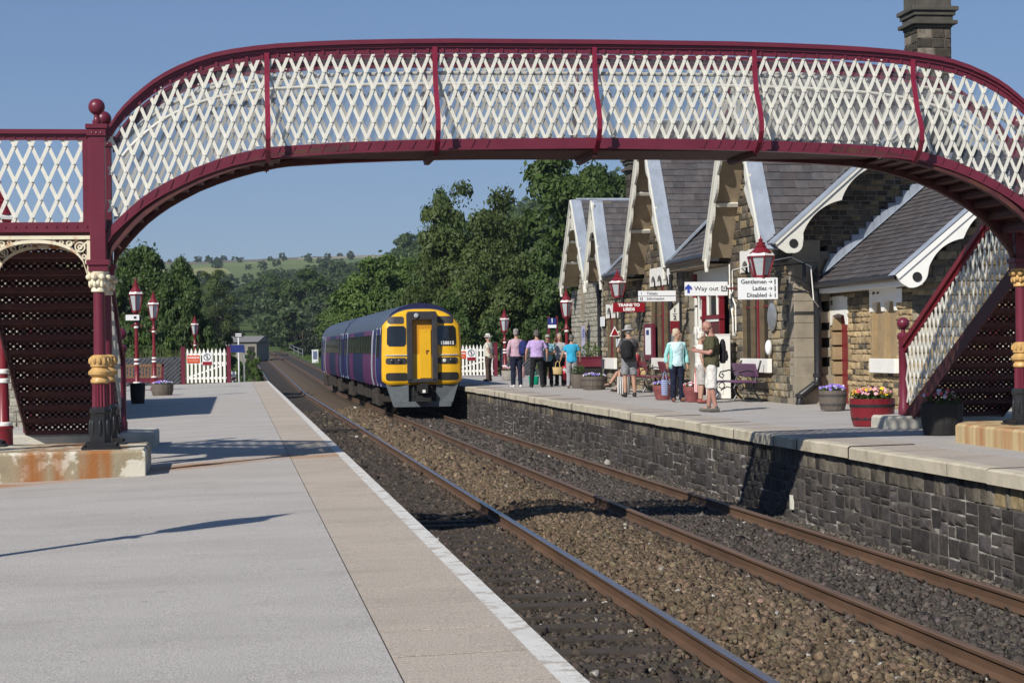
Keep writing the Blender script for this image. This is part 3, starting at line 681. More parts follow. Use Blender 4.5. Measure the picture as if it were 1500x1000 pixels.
# landings at each end with their parapets and cast spandrels
for sgn, x0 in ((-1, 0), (1, SPAN)):
    a, b = (x0-LW, x0) if sgn < 0 else (x0, x0+LW)
    ld = MB(); ld.box((a-.05, .02, 2.60), (b+.05, BW+.05, 2.64)); ld.build('landing', maroon_dk, FB)
    def parapet(p0, p1, nrm):
        p0, p1 = Vector(p0), Vector(p1); Lp = (p1-p0).length; u = (p1-p0)/Lp
        fn = lambda s, z, d: p0+u*s+Vector(nrm)*d+Vector((0, 0, z))
        mb = MB(); lattice(mb, .1, Lp-.1, lambda s: 2.74, lambda s: 3.66, .182, .46, .04, .009, 0, fn, .04, rivets=True); mb.build('lattice_panel', cream, FB)
        mb = MB(); mb.prism([(.08, 3.66), (Lp-.08, 3.66), (Lp-.08, 3.73), (.08, 3.73)], fn, -.02, .02); mb.prism([(.08, 3.725), (Lp-.08, 3.725), (Lp-.08, 3.775), (.08, 3.775)], fn, -.06, .06)
        mb.prism([(.08, 2.64), (Lp-.08, 2.64), (Lp-.08, 2.75), (.08, 2.75)], fn, -.025, .025)
        for q in (.085, Lp-.16): mb.prism([(q, 2.75), (q+.075, 2.75), (q+.075, 3.66), (q, 3.66)], fn, -.018, .018)
        i = .14
        while i < Lp-.1: mb.ball(fn(i, 2.7, -.028), .012, 6); mb.ball(fn(i, 3.69, -.023), .012, 6); i += .11
        mb.build('parapet_frame', maroon, FB)
    parapet((a, 0, 0), (b, 0, 0), (0, 1, 0))
    xo = a if sgn < 0 else b
    parapet((xo, 0, 0), (xo, BW, 0), (1, 0, 0))
    for yy in (0, BW):
        fn = lambda s, z, d, yy=yy: Vector((a+s, yy+d, z)); sp = MB(); W = LW; h0, h1 = .08, W-.08; c = W/2
        arcp = [(h0+.045+(h1-h0-.09)*t/24, 2.16+.0+.36*math.sqrt(max(0, 1-(abs(t/12-1))**2.3))) for t in range(25)]
        sp.strip(arcp, [(x, z+.035) for x, z in arcp], fn, -.03, .03)
        sp.prism([(h0, 2.56), (h1, 2.56), (h1, 2.6), (h0, 2.6)], fn, -.035, .035)
        for q in (h0, h1-.045): sp.prism([(q, 2.14), (q+.045, 2.14), (q+.045, 2.56), (q, 2.56)], fn, -.02, .02)
        def ring(cx, cz, r, w=.016):
            k = 16; P = [(cx+r*math.cos(2*math.pi*i/k), cz+r*math.sin(2*math.pi*i/k)) for i in range(k+1)]; Q = [(cx+(r-w)*math.cos(2*math.pi*i/k), cz+(r-w)*math.sin(2*math.pi*i/k)) for i in range(k+1)]
            sp.strip(Q, P, fn, -.012, .012)
        for m in (0, 1):
            g = (lambda v: v) if m == 0 else (lambda v: W-v)
            ring(g(h0+.12), 2.475, .06); ring(g(h0+.12), 2.475, .028); ring(g(h0+.075), 2.37, .028); ring(g(h0+.235), 2.515, .036); ring(g(h0+.32), 2.53, .026); ring(g(h0+.07), 2.3, .02); ring(g(h0+.4), 2.54, .018)
            for (p, q) in (((.06, 2.56), (.2, 2.42)), ((.05, 2.44), (.1, 2.32)), ((.18, 2.56), (.3, 2.49)), ((.47, 2.545), (.58, 2.545))):
                sp.bar(fn(g(p[0]+h0-.04), p[1], 0), fn(g(q[0]+h0-.04), q[1], 0), .018, .014, up=(0, 1, 0))
        ring(c, 2.545, .035, .03)
        sp.build('spandrel', rusty_cream, FB)
# stairs going down away from the camera, one at each end
INV = Matrix.Translation((-1.5, 21.29, 0)) @ Matrix.Rotation(BRZ, 4, 'Z'); INV.invert()
def stair(xl, xr, ytop, ybot, ztop, zbot):
    fnw = lambda X, Y, Z: INV @ Vector((X, Y, Z))
    n = 13; H = ztop-zbot; run = ybot-ytop
    tr = MB()
    for i in range(n):
        y = ytop+run*i/n; z = ztop-H*(i+1)/n
        vs = [fnw(x, yy, zz) for zz in (z-.014, z) for (x, yy) in ((xl+.02, y), (xr-.02, y), (xr-.02, y+run/n+.03), (xl+.02, y+run/n+.03))]
        tr.add(vs, [(0, 3, 2, 1), (4, 5, 6, 7), (0, 1, 5, 4), (1, 2, 6, 5), (2, 3, 7, 6), (3, 0, 4, 7)])
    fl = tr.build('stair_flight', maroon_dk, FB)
    for i in range(n):
        y = ytop+run*i/n; z = ztop-H*(i+1)/n; rb = MB()
        riser_strip(rb, xl+.02, xr-.02, z, H/n-.014, lambda a, b, d, y=y: fnw(a, y+d, b)); rb.build('riser', maroon_dk, fl)
    for x in (xl, xr):
        mb = MB(); fn = lambda s, z, d, x=x: fnw(x+d, s, z)
        zz = lambda s: ztop-H*(s-ytop)/run
        y0_, y1_ = ytop-.02, ybot+.05
        mb.prism([(y0_, zz(y0_)-.20), (y1_, zz(y1_)-.20), (y1_, zz(y1_)+.05), (y0_, zz(y0_)+.05)], fn, -.012, .012)
        mb.build('stringer', maroon_dk, FB)
        mb = MB(); lattice(mb, ytop+.02, ybot-.02, lambda s: zz(s)+.05, lambda s: zz(s)+1.03, .165, .42, .046, .009, 0, fn); mb.build('lattice_panel', cream, FB)
        mb = MB(); mb.prism([(y0_, zz(y0_)+1.03), (y1_, zz(y1_)+1.03), (y1_, zz(y1_)+1.12), (y0_, zz(y0_)+1.12)], fn, -.05, .05); mb.prism([(y0_, zz(y0_)+.95), (y1_, zz(y1_)+.95), (y1_, zz(y1_)+1.04), (y0_, zz(y0_)+1.04)], fn, -.012, .012)
        mb.build('top_rail', red if xl > 5 else maroon, FB)
        mb = MB(); c = fnw(x, ybot+.08, 0)
        mb.lathe(c, [(.09, zbot), (.09, zbot+.12), (.075, zbot+.16), (.072, zbot+1.12), (.095, zbot+1.15), (.095, zbot+1.2), (.06, zbot+1.24)], 12)
        nw = mb.build('newel_post', maroon, FB, smooth=True)
        mb = MB(); mb.lathe(c, [(.035, zbot+1.23), (.03, zbot+1.3)], 10); mb.ball((c.x, c.y, zbot+1.38), .095, 16); mb.build('ball_finial', maroon, nw, smooth=True)
stair(-2.92, -1.64, 22.42, 27.3, 2.62, .18)
stair(10.0, 11.4, 22.42, 27.2, 2.62, .2)
# plinths
def slabstone(name, quad, zlo, zhi, m, label, ch=.03):
    mb = MB(); n = len(quad); c = Vector((sum(q[0] for q in quad)/n, sum(q[1] for q in quad)/n))
    inn = [(q[0]+(c.x-q[0])*ch/max(.3, abs(c.x-q[0])), q[1]+(c.y-q[1])*ch/max(.3, abs(c.y-q[1]))) for q in quad]
    vs = [(x, y, zlo) for x, y in quad]+[(x, y, zhi-ch) for x, y in quad]+[(x, y, zhi) for x, y in inn]
    mb.add(vs, [(i, (i+1) % n, n+(i+1) % n, n+i) for i in range(n)]+[(n+i, n+(i+1) % n, 2*n+(i+1) % n, 2*n+i) for i in range(n)]+[tuple(range(2*n, 3*n))])
    return tag(mb.build(name, m, bevel=.008), label, 'plinth')
slabstone('concrete_plinth', [(-4.1, 20.55), (-1.0, 20.95), (-1.02, 22.8), (-4.1, 22.75)], -.3, .235, concrete, 'long rust stained concrete plinth under the footbridge columns on the pale near platform')
slabstone('step_plinth', [(-3.6, 26.9), (-1.15, 26.9), (-1.15, 28.5), (-3.6, 28.5)], -.3, .17, stepstone, 'pale stone step block at the foot of the dark stairs on the near platform')
slabstone('concrete_plinth', [(9.1, 20.6), (11.9, 20.6), (11.8, 23.6), (9.45, 23.6), (9.15, 23.1)], -.3, .245, rustcon, 'rust streaked cream concrete plinth under the column at the edge of the far platform')
slabstone('step_plinth', [(9.62, 26.9), (12., 26.9), (12., 28.1), (9.85, 28.1), (9.62, 27.7)], -.3, .19, stepstone, 'pale chamfered stone block under the ball topped newel post on the far platform')
# ------------------------------------------------------------------ diesel railcars
navy = M('navy_body_paint', (.018, .02, .066), .5, var=.08, spec=.2); purple = M('purple_body_paint', (.095, .026, .09), .5, var=.1, spec=.2)
blueb = M('blue_door_paint', (.02, .023, .115), .5, var=.08, spec=.2); silver = M('pale_grey_stripe', (.42, .45, .5), .35, var=.08)
yellow = M('warning_yellow', (.72, .40, .015), .32, var=.06, coat=.2, stain=(.5, .27, .03), stscale=3, stlo=.6, sthi=.85); ochre = M('ochre_door', (.52, .24, .012), .4, var=.08)
roofp = M('train_roof', (.062, .078, .11), .5, var=.25, scale=2, stretch=(1, .2, 1)); dgrey = M('dark_grey_plastic', (.03, .03, .035), .6, var=.3)
skirt = M('grey_skirt', (.10, .115, .125), .5, var=.15); grime = M('underframe_grime', (.035, .028, .022), .85, var=.5, scale=3)
TX = (R2+R3)/2
def bodyring(k=1., zoff=0.):
    return [(1.27, .98), (1.335, 1.25), (1.35, 1.75), (1.335, 2.1), (1.31, 2.62), (1.27, 2.95), (1.18, 3.22), (1.0, 3.47), (.72, 3.66), (.38, 3.78), (0, 3.82)]
def railcar(label, yf, length, cab):
    t = thing('railcar', label, 'railcar', (TX, yf, ZR))
    half = bodyring(); ring = half+[(-x, z) for x, z in reversed(half[:-1])]; n = len(ring)
    # (y0, y1, lower, window band, upper)
    segs = [(0, 1.2, 'N', 'N', 'N'), (1.2, 3.0, 'B', 'B', 'B'), (3.0, 3.15, 'S', 'S', 'S'), (3.15, 4.6, 'P', 'N', 'N'), (4.6, 5.3, 'S', 'S', 'S'), (5.3, 9.8, 'P', 'P', 'P'), (9.8, 16, 'N', 'N', 'N'), (16, 18.6, 'P', 'P', 'P'), (18.6, 20.2, 'N', 'N', 'N'), (20.2, 20.4, 'S', 'S', 'S'), (20.4, 22, 'B', 'B', 'B'), (22, length, 'N', 'N', 'N')]
    if not cab: segs = [(length-b, length-a, l, w_, u) for a, b, l, w_, u in reversed(segs)]
    mi = {'N': 0, 'P': 1, 'B': 2, 'S': 3}; mb = MB()
    for y0, y1, lo, wi, up in segs:
        a = .35 if (cab and y0 == 0) else y0
        mb.v += [(x, a, z) for x, z in ring]+[(x, y1, z) for x, z in ring]; o = len(mb.v)-2*n
        for i in range(n):
            j = (i+1) % n; zm = (ring[i][1]+ring[j][1])/2
            m = 4 if zm > 3.0 else mi[lo if zm < 2.05 else wi if zm < 2.7 else up]
            if zm < 1. : m = 5
            mb.f.append((o+i, o+j, o+n+j, o+n+i)); mb.m.append(m); mb.c.append((1, 1, 1))
    o = len(mb.v); mb.v += [(x, length, z) for x, z in ring]; mb.f.append(tuple(range(o, o+n))); mb.m.append(0); mb.c.append((1, 1, 1))
    o = len(mb.v); mb.v += [(x, .35 if cab else 0, z) for x, z in ring]; mb.f.append(tuple(range(o+n-1, o-1, -1))); mb.m.append(0); mb.c.append((1, 1, 1))
    body = mb.build('body', [navy, purple, blueb, silver, roofp, grime], t, smooth=True)
    # side windows, doors
    for sx in (-1, 1):
        ys_ = [5.5+1.42*i for i in range(10)]; ys_ = ys_ if cab else [length-y-1.2 for y in ys_]
        for y in ys_:
            w_ = MB(); w_.prism([(y, 2.12), (y+1.2, 2.12), (y+1.2, 2.78), (y, 2.78)], lambda a, b, d, sx=sx: Vector((sx*(1.338-(b-2.1)*.048+d), a, b)), -.01, .014); w_.build('window', glass, t)
        for y in ((1.4, 20.6) if cab else (length-2.7, length-21.9)):
            w_ = MB()
            for q in (0, .72): w_.prism([(y+q+.12, 2.0), (y+q+.6, 2.0), (y+q+.6, 2.75), (y+q+.12, 2.75)], lambda a, b, d, sx=sx: Vector((sx*(1.34-(b-2.1)*.048+d), a, b)), -.01, .014)
            dr = MB()
            for q in (0, .72): dr.prism([(y+q, 1.05), (y+q+.7, 1.05), (y+q+.7, 2.95), (y+q, 2.95)], lambda a, b, d, sx=sx: Vector((sx*(1.337-max(0, b-2.1)*.06-max(0, 1.4-b)*.12+d), a, b)), -.02, .009)
            do = dr.build('door', blueb, t); w_.build('door_window', glass, do)
            ed = MB()
            for q in (-.1, 1.46): ed.prism([(y+q, 1.0), (y+q+.07, 1.0), (y+q+.07, 3.0), (y+q, 3.0)], lambda a, b, d, sx=sx: Vector((sx*(1.337-max(0, b-2.1)*.06-max(0, 1.4-b)*.12+d), a, b)), -.02, .012)
            ed.build('door_edge', silver, do)
    # underframe
    for yb in (4.0, length-4.0):
        bg = MB()
        bg.box((-1.2, yb-1.9, .45), (1.2, yb+1.9, .62)); 
        for sx in (-1, 1):
            bg.box((sx*1.18-.06, yb-1.75, .35), (sx*1.18+.06, yb+1.75, .66))
            for q in (-1.3, 1.3): bg.cbox((sx*1.2, yb+q, .5), (.2, .45, .4)); bg.tube([(sx*1.24, yb+q*.5, .35), (sx*1.24, yb+q*.5, .85)], .1, 8)
            bg.box((sx*1.22-.04, yb-.5, .3), (sx*1.22+.04, yb+.5, .9))
        bo = bg.build('bogie', grime, t)
        for q in (-1.3, 1.3):
            for sx in (-.75, .75):
                w_ = MB(); fnw = lambda a, b, d, sx=sx, q=q: Vector((sx+d, yb+q+a, .42+b)); w_.prism([(.42*math.cos(i*math.pi/12), .42*math.sin(i*math.pi/12)) for i in range(24)], fnw, -.06, .06); w_.build('wheel', grime, bo)
    eq = MB(); y = 6.6
    while y < length-6.8:
        l = random.uniform(.8, 1.9); dx = random.uniform(1.0, 1.25); zb = random.uniform(.3, .5)
        eq.box((-dx, y, zb), (dx, y+l, 1.0)); y += l+random.uniform(.1, .5)
    eq.build('underframe_equipment', grime, t)
    return t
L1 = 22.6
T1 = railcar('leading purple and navy railcar with yellow front end standing at the far platform', 62.9, L1, True)
T2 = railcar('second purple and navy railcar coupled behind the leading one', 62.9+L1+.9, 22.6, False)
gw = MB(); gw.box((-.55, L1-.02, 1.2), (.55, L1+.92, 3.3)); gw.build('gangway_bellows', dgrey, T1)
# cab front of the leading car
FY = lambda a, b, d: Vector((a, d+max(0, abs(a)-.9)**1.5*.6+max(0, b-2.0)*.10+max(0, b-3.1)*.25, b))
SH = lambda a, b, d: FY(a*(1-.045*max(0, (b-2.0)/1.6)), b, d)
def plate(name, poly, d0, d1, m, sub=None, parent=T1):
    xs_, zs = [p[0] for p in poly], [p[1] for p in poly]; x0, x1, z0, z1 = min(xs_), max(xs_), min(zs), max(zs); r = min(.07, (x1-x0)*.3, (z1-z0)*.3); mb = MB(); na, nb = 10, 8
    for d in (d0, d1):
        for j in range(nb+1):
            b = z0+(z1-z0)*j/nb; e = min(b-z0, z1-b); ins = r-math.sqrt(max(0, r*r-max(0, r-e)**2)) if e < r else 0
            for i in range(na+1): mb.v.append(tuple(SH(x0+ins+(x1-x0-2*ins)*i/na, b, d)))
    k = (na+1)*(nb+1)
    def q(*f): mb.f.append(f); mb.m.append(0); mb.c.append((1, 1, 1))
    for j in range(nb):
        for i in range(na):
            a = j*(na+1)+i; q(a, a+1, a+na+2, a+na+1); q(k+a+na+1, k+a+na+2, k+a+1, k+a)
    rim = [i for i in range(na+1)]+[j*(na+1)+na for j in range(1, nb+1)]+[nb*(na+1)+i for i in range(na-1, -1, -1)]+[j*(na+1) for j in range(nb-1, 0, -1)]
    for a, b in zip(rim, rim[1:]+rim[:1]): q(a, k+a, k+b, b)
    return mb.build(name, m, parent)
def rr(x0, x1, z0, z1, r=.07):
    P = []
    for cx, cz, a0 in ((x1-r, z1-r, 0), (x0+r, z1-r, 90), (x0+r, z0+r, 180), (x1-r, z0+r, 270)):
        for k in range(4): a = rad(a0+30*k); P.append((cx+r*math.cos(a), cz+r*math.sin(a)))
    return P
# yellow cab shell as a grid so that it follows the wrap-round nose
ca = MB(); gx = [-1.345+2.69*i/30 for i in range(31)]
def topz(a): return 3.60-.55*(abs(a)/1.345)**3.2
nz = 14; pts = []
for i, a in enumerate(gx):
    for j in range(nz+1):
        lo = 1.06+(.14*max(0, (abs(a)-1.15)/.2)); b = lo+(topz(a)-lo)*j/nz; pts.append(FY(a*(1-.045*max(0, (b-2.0)/1.6)), b, 0))
ca.add(pts, [(i*(nz+1)+j, i*(nz+1)+j+1, (i+1)*(nz+1)+j+1, (i+1)*(nz+1)+j) for i in range(30) for j in range(nz)])
cs = ca.build('cab_front', yellow, T1, smooth=True)
so_ = cs.modifiers.new('thick', 'SOLIDIFY'); so_.thickness = .04; so_.offset = 0
fr = MB()                                                     # roof dome closing cab to body
rim = [FY(a*(1-.045*max(0, (topz(a)-2)/1.6)), topz(a), .0) for a in gx]; back = []
for a in gx:
    x = a*.985; zt = interp([(0, 3.82), (.38, 3.78), (.72, 3.66), (1.0, 3.47), (1.18, 3.22), (1.27, 2.95), (1.34, 2.6)])(abs(x)); back.append(Vector((x, .9, zt)))
midr = [r.lerp(b_, .5)+Vector((0, 0, .06)) for r, b_ in zip(rim, back)]
fr.add(rim+midr+back, [(k*31+i, k*31+i+1, (k+1)*31+i+1, (k+1)*31+i) for k in range(2) for i in range(30)])
fr.build('cab_roof', roofp, T1, smooth=True)
sd = MB()
for sx in (-1, 1):
    E = [FY(sx*1.345*(1-.045*max(0, (b-2.0)/1.6)), b, 0) for b in (1.2, 1.6, 2.0, 2.5, 2.9, topz(1.345))]; Bk = [Vector((sx*x, .5, z)) for x, z in ((1.33, 1.2), (1.345, 1.6), (1.337, 2.0), (1.315, 2.5), (1.275, 2.9), (1.25, 3.03))]
    sd.add(E+Bk, [(i, i+1, 6+i+1, 6+i) for i in range(5)])
sd.build('cab_side', yellow, T1)
for sx in (-1, 1):
    wl, wr = sorted((sx*.545, sx*1.19))
    plate('windscreen', rr(wl, wr, 2.36, 3.04, .06), -.035, 0, glass); plate('route_indicator', rr(wl+.01, wr-.06, 3.12, 3.36, .06), -.03, 0, dgrey)
    hp = plate('headlight_panel', rr(wl-.03, wr+.02, 1.76, 1.97, .05), -.04, 0, dgrey)
    for q in (.75, 1.0):
        mb = MB(); mb.lathe((0, 0, 0), [(.06, 0), (.065, .03), (.045, .04)], 14); o = mb.build('headlight', lamp_dim if (sx > 0 and q < .9) else glass, hp); o.location = FY(sx*q, 1.865, -.04); o.rotation_euler = (rad(90), 0, 0)
    plate('lower_grille', rr(wl-.03, wr+.05, 1.21, 1.47, .08), -.04, 0, blackm)
    plate('grab_rail', [(wl-.04, 2.045), (wr+.04, 2.045), (wr+.04, 2.075), (wl-.04, 2.075)], -.06, -.02, silver)
    wp = MB(); wp.bar(FY(sx*.62, 2.38, -.05), FY(sx*.95, 2.8, -.05), .02, .015); wp.build('wiper', blackm, T1)
gf = MB()
for poly in ([(-.51, 1.2), (-.33, 1.2), (-.33, 3.3), (-.51, 3.42)], [(.33, 1.2), (.51, 1.2), (.51, 3.42), (.33, 3.3)], [(-.51, 3.42), (-.33, 3.24), (.33, 3.24), (.51, 3.42), (.46, 3.52), (-.46, 3.52)], [(-.5, 1.14), (.5, 1.14), (.5, 1.26), (-.5, 1.26)]):
    gf.prism(poly, lambda a, b, d: Vector((a, d, b)), -.2, .3)
gf.build('gangway_frame', dgrey, T1, bevel=.015)
gd = MB(); gd.prism([(-.33, 1.26), (.33, 1.26), (.33, 3.24), (-.33, 3.24)], lambda a, b, d: Vector((a, d, b)), -.01, .05); gdo = gd.build('gangway_door', ochre, T1)
gp = MB(); gp.prism([(-.08, 1.28), (.30, 1.28), (.30, 2.92), (-.08, 2.92)], lambda a, b, d: Vector((a, d, b)), -.05, -.012); gp.build('door_panel', yellow, gdo, bevel=.01)
text(gdo, 'r', .26, (.18, -.055, 2.17), (rad(90), 0, 0), M('dark_red_mark', (.12, .02, .02), .5), bold=.012); 
lt = MB(); lt.lathe((0, 0, 0), [(.07, 0), (.08, .05), (.05, .07)], 14); o = lt.build('marker_light', lampglass, T1); o.location = (-.2, -.2, 3.38); o.rotation_euler = (rad(90), 0, 0)
text(T1, '158815', .16, FY(.85, 2.45, -.075), (rad(90), 0, rad(3)), plaster, bold=.003, name='unit_number')
sk = MB()
for sx in (-1, 1): sk.prism([(sx*.47, .34), (sx*.98, .34), (sx*1.22, 1.08), (sx*.47, 1.08)], FY, -.02, .1)
sk.prism([(-.95, .32), (.95, .32), (.98, .5), (-.98, .5)], FY, -.05, .08)
sk.build('front_skirt', skirt, T1)
cp = MB(); cp.box((-.2, -.35, .85), (.2, .3, 1.05)); cp.box((-.13, -.5, .78), (.13, -.3, 1.1)); cp.cbox((0, -.2, .6), (.5, .3, .2)); cp.tube([(-.3, -.1, 1.0), (-.32, -.2, .7), (-.2, -.15, .55)], .025, 6); cp.tube([(.3, -.1, 1.0), (.32, -.2, .7), (.2, -.15, .55)], .025, 6)
cp.box((-.47, .1, .4), (.47, .3, 1.1)); cp.build('coupler', blackm, T1)
pl_ = MB(); pl_.box((-.05, -.53, .8), (.05, -.505, .9)); pl_.build('coupler_plate', white, T1)
# ------------------------------------------------------------------ station building (facade faces the tracks at X = XF)
XF, XE, ZE = 11.7, 11.2, 3.45
BE = 38.4; BN = 65.0
mortarp = M('pale_joint', (.22, .2, .165), .95, var=.35, scale=3, spec=.1)
SB = thing('station_building', 'stone station building with steep gables, white bargeboards and slate roofs', 'station building', (0, 0, 0))
def sandpal(u, z):
    r = random.random(); b = random.uniform(.13, .30) if z < 2.3 else random.uniform(.09, .24)
    if r < .22: b = random.uniform(.07, .12); return (b, b*.9, b*.75)
    if r < .5: return (b*1.12, b*.86, b*.5)
    return (b, b*.85, b*.6)
def darkpal(u, z):
    b = random.uniform(.05, .13); return (b*1.1, b*.92, b*.7) if random.random() < .75 else (.22, .17, .1)
def greypal(u, z):
    b = random.uniform(.25, .34); return (b, b*.95, b*.79)
def hfac(y):
    return 0
GAB = [('A', 59.25, 63.75, 6.15), ('B', 56.5, 59.2, 5.85), ('C', 47.9, 53.2, 7.45), ('D', 38.75, 43.6, 7.5)]
def Yp(px, X=XF): return atX(px, 500, X).y
# openings: (name, y0, y1, z0, z1)
WD = (Yp(1127), Yp(1088), .95, 3.3); WC = (Yp(983), Yp(955), .95, 3.3); WB = (56.9, 58.7, .9, 2.45)
PORCH = (43.75, 47.75, 0, 3.2); AD = (61.9, 63.2, 0, 1.9); AS = (62.5, 63.1, 2.35, 3.3)
opens = [WD, WC, WB, PORCH, AD, AS]
U0 = BN
def span_f(z):
    # facade: u measured from the far end towards the camera; above the eaves only inside the gables
    if z < 3.3: return [(0, BN-59.3), (BN-59.3, BN-BE)]
    out = []
    for n, a, b, pk in GAB:
        c = (a+b)/2; hw = (b-a)/2*(pk-.25-z)/(pk-.25-3.2)
        if hw > .05: out.append((BN-c-hw, BN-c+hw))
    return out
def facpal(u, z):
    y = BN-u
    if y > 59.3: return greypal(u, z)
    if z > 3.0: return darkpal(u, z)
    return sandpal(u, z)
mb = MB()
masonry(mb, (XF, BN, 0), (0, -1, 0), (-1, 0, 0), -.05, 7.3, span_f, [(BN-b, BN-a, c, d) for a, b, c, d in opens], ch=(.12, .2), bl=(.22, .5), pal=facpal, rough=.03)
mb.build('facade_wall', [stone, mortarp], SB, fixn=False)
mb = MB()
# end wall faces the camera; lit smooth pilaster at the corner
def span_e(z): return [(.75, 6.2)] if z < 3.4 else [(max(.1, (z-3.4)/.86-.35), 6.2-(z-3.4)*1.2)] if z < 5.9 else []
masonry(mb, (XF, BE, 0), (1, 0, 0), (0, -1, 0), -.05, 7.7, span_e, [], ch=(.09, .14), bl=(.16, .36), joint=.018, pal=darkpal, rough=.03)
mb.build('end_wall', [stone, mortarp], SB, fixn=False)
mb = MB()
zz = -.05
while zz < 3.3:
    h = random.uniform(.32, .5); mb.box((XF-.03, BE-.05, zz), (XF+.55, BE+.35, zz+h-.006)); mb.box((XF+.55, BE-.02, zz), (XF+.77, BE+.3, zz+h*.5)); zz += h
mb.box((XF-.05, BE-.09, -.05), (XF+1.0, BE, .62)); mb.build('corner_pilaster', pil, SB, bevel=.01)
mb = MB(); mb.box((XF+.95, BE+.2, -.05), (18, BN, 3.0)); mb.build('inner_core', pil, SB)
# --- window and door fittings
mull = M('worn_mullion_stone', (.12, .088, .052), .85, var=.35, scale=4, bump=.2)
def lancet(y0, y1, z0, z1, n, head=.36, panel=True, redm=True, glassx=.09, label=None):
    """n lights with a white scalloped head; seen from the track side"""
    w_ = y1-y0; fn = lambda a, b, d: Vector((XF+d, a, b))
    wb = MB(); wb.box((XF+glassx, y0, z0), (XF+glassx+.02, y1, z1)); win = wb.build('window', glass, SB)
    fr = MB(); lw = w_/n
    for i in range(n+1):
        yy = y0+lw*i; t = .045
        fr.box((XF+.0, max(y0, yy-t), z0), (XF+glassx, min(y1, yy+t), z1-head+.02))
    fr.box((XF-.05, y0-.08, z0-.1), (XF+glassx, y1+.08, z0))
    fr.build('mullion', mull, win)
    hd = MB(); P = []
    for i in range(n):
        c = y0+lw*(i+.5); r = lw/2-.08
        P += [(y0+lw*i, z1-head)] + [(c-r*math.cos(k*math.pi/8), z1-head+.02+r*.9*math.sin(k*math.pi/8)) for k in range(9)]
    P.append((y1, z1-head)); poly = P+[(y1+.04, z1-head), (y1+.04, z1+.16), (y0-.04, z1+.16), (y0-.04, z1-head)]
    hd.prism(poly, fn, -.035, .06); hd.build('window_head', white, win)
    if redm:
        rm = MB()
        c = y0+lw*(n//2+.42); rm.box((XF+.03, c-.05, z0), (XF+glassx+.01, c+.05, z1-head+.2))
        for i in range(n): c = y0+lw*(i+.5); rm.box((XF+.07, c-lw/2+.05, (z0+z1)/2), (XF+glassx+.005, c+lw/2-.05, (z0+z1)/2+.035))
        rm.build('window_frame', red, win)
lancet(*WD, 3); lancet(*WC, 3); lancet(*WB, 2, head=.3)
# arched doorway and slit of the far block
fn = lambda a, b, d: Vector((XF+d, a, b))
mb = MB(); mb.box((XF+.2, AD[0], 0), (XF+.22, AD[1], 1.9)); d_ = mb.build('door', blackm, SB)
mb = MB(); c = (AD[0]+AD[1])/2; r = (AD[1]-AD[0])/2
ar = [(c-r*math.cos(k*math.pi/12), 1.3+r*.95*math.sin(k*math.pi/12)) for k in range(13)]
mb.prism(ar+[(AD[1], 1.92), (AD[0], 1.92)], fn, -.02, .2); ar2 = [(c-(r+.16)*math.cos(k*math.pi/12), 1.3+(r+.16)*.95*math.sin(k*math.pi/12)) for k in range(13)]
mb.strip(ar, ar2, fn, -.06, -.02); mb.build('door_arch', pil, d_)
mb = MB(); mb.box((XF+.15, AS[0], AS[2]), (XF+.17, AS[1], AS[3])); s_ = mb.build('window', glass, SB); mb = MB()
for a, b in ((AS[0]-.1, AS[0]+.12), (AS[1]-.12, AS[1]+.1)): mb.box((XF-.02, a, AS[2]-.1), (XF+.12, b, AS[3]+.1))
mb.box((XF-.03, AS[0]-.12, AS[2]-.2), (XF+.13, AS[1]+.12, AS[2]-.05)); mb.build('mullion', pil, s_)
# porch screen between the two big gables
po = MB(); px_ = XF+.16; YD = lambda p: Yp(p, px_)
po.box((px_+.02, YD(1033), 0), (px_+.035, PORCH[1]+.1, .5)); por = po.build('porch_screen', white, SB)
mb = MB()
for y in (YD(1058), YD(1033), YD(1012)): mb.box((px_-.07, y-.055, 0), (px_+.05, y+.055, 2.65)); mb.box((px_-.1, y-.09, 1.93), (px_+.05, y+.09, 2.02)); mb.box((px_-.09, y-.075, 2.45), (px_+.05, y+.075, 2.55))
mb.box((px_-.05, YD(1058), 1.94), (px_+.04, YD(1033), 2.03)); mb.tube([(px_-.2, YD(1030), 2.5), (px_-.2, YD(1030), 3.1)], .07, 10); mb.build('porch_post', red, por)
mb = MB(); mb.box((px_+.01, YD(1058), 0), (px_+.06, YD(1033), 1.95)); dr = mb.build('door', red, por); mb = MB()
ym = (YD(1058)+YD(1033))/2
for a, b in ((YD(1058)+.15, ym-.05), (ym+.05, YD(1033)-.15)):
    mb.box((px_-.005, a, .9), (px_+.01, b, 1.8)); 
mb.build('door_panel', maroon_dk, dr)
mb = MB(); mb.box((px_+.02, YD(1058), 2.04), (px_+.03, YD(1033), 2.62)); mb.box((px_+.04, YD(1033), .0), (px_+.05, YD(1003), 2.62)); mb.build('glazing', glass, por)
mb = MB()
for y in (YD(1056), YD(1035.5)): mb.box((px_-.03, y-.035, 0), (px_+.02, y+.035, 1.94))
mb.box((px_-.03, YD(1056), 1.87), (px_+.02, YD(1035.5), 1.94)); mb.box((px_-.04, 43.8, 2.62), (px_+.04, 47.75, 3.2))
for y in (YD(1016), YD(1020), YD(1025), YD(1029), YD(1038), YD(1052)): mb.box((px_-.03, y-.035, .1 if y > YD(1033) else 2.04), (px_+.03, y+.035, 2.62))
for y in (YD(1028), YD(1024), YD(1020)): mb.bar((px_-.03, y, 1.1), (px_-.03, y+.28, 1.75), .035, .03, up=(1, 0, 0)); mb.bar((px_-.04, y+.28, 1.1), (px_-.04, y, 1.75), .035, .03, up=(1, 0, 0))
mb.build('white_glazing_bar', white, por)
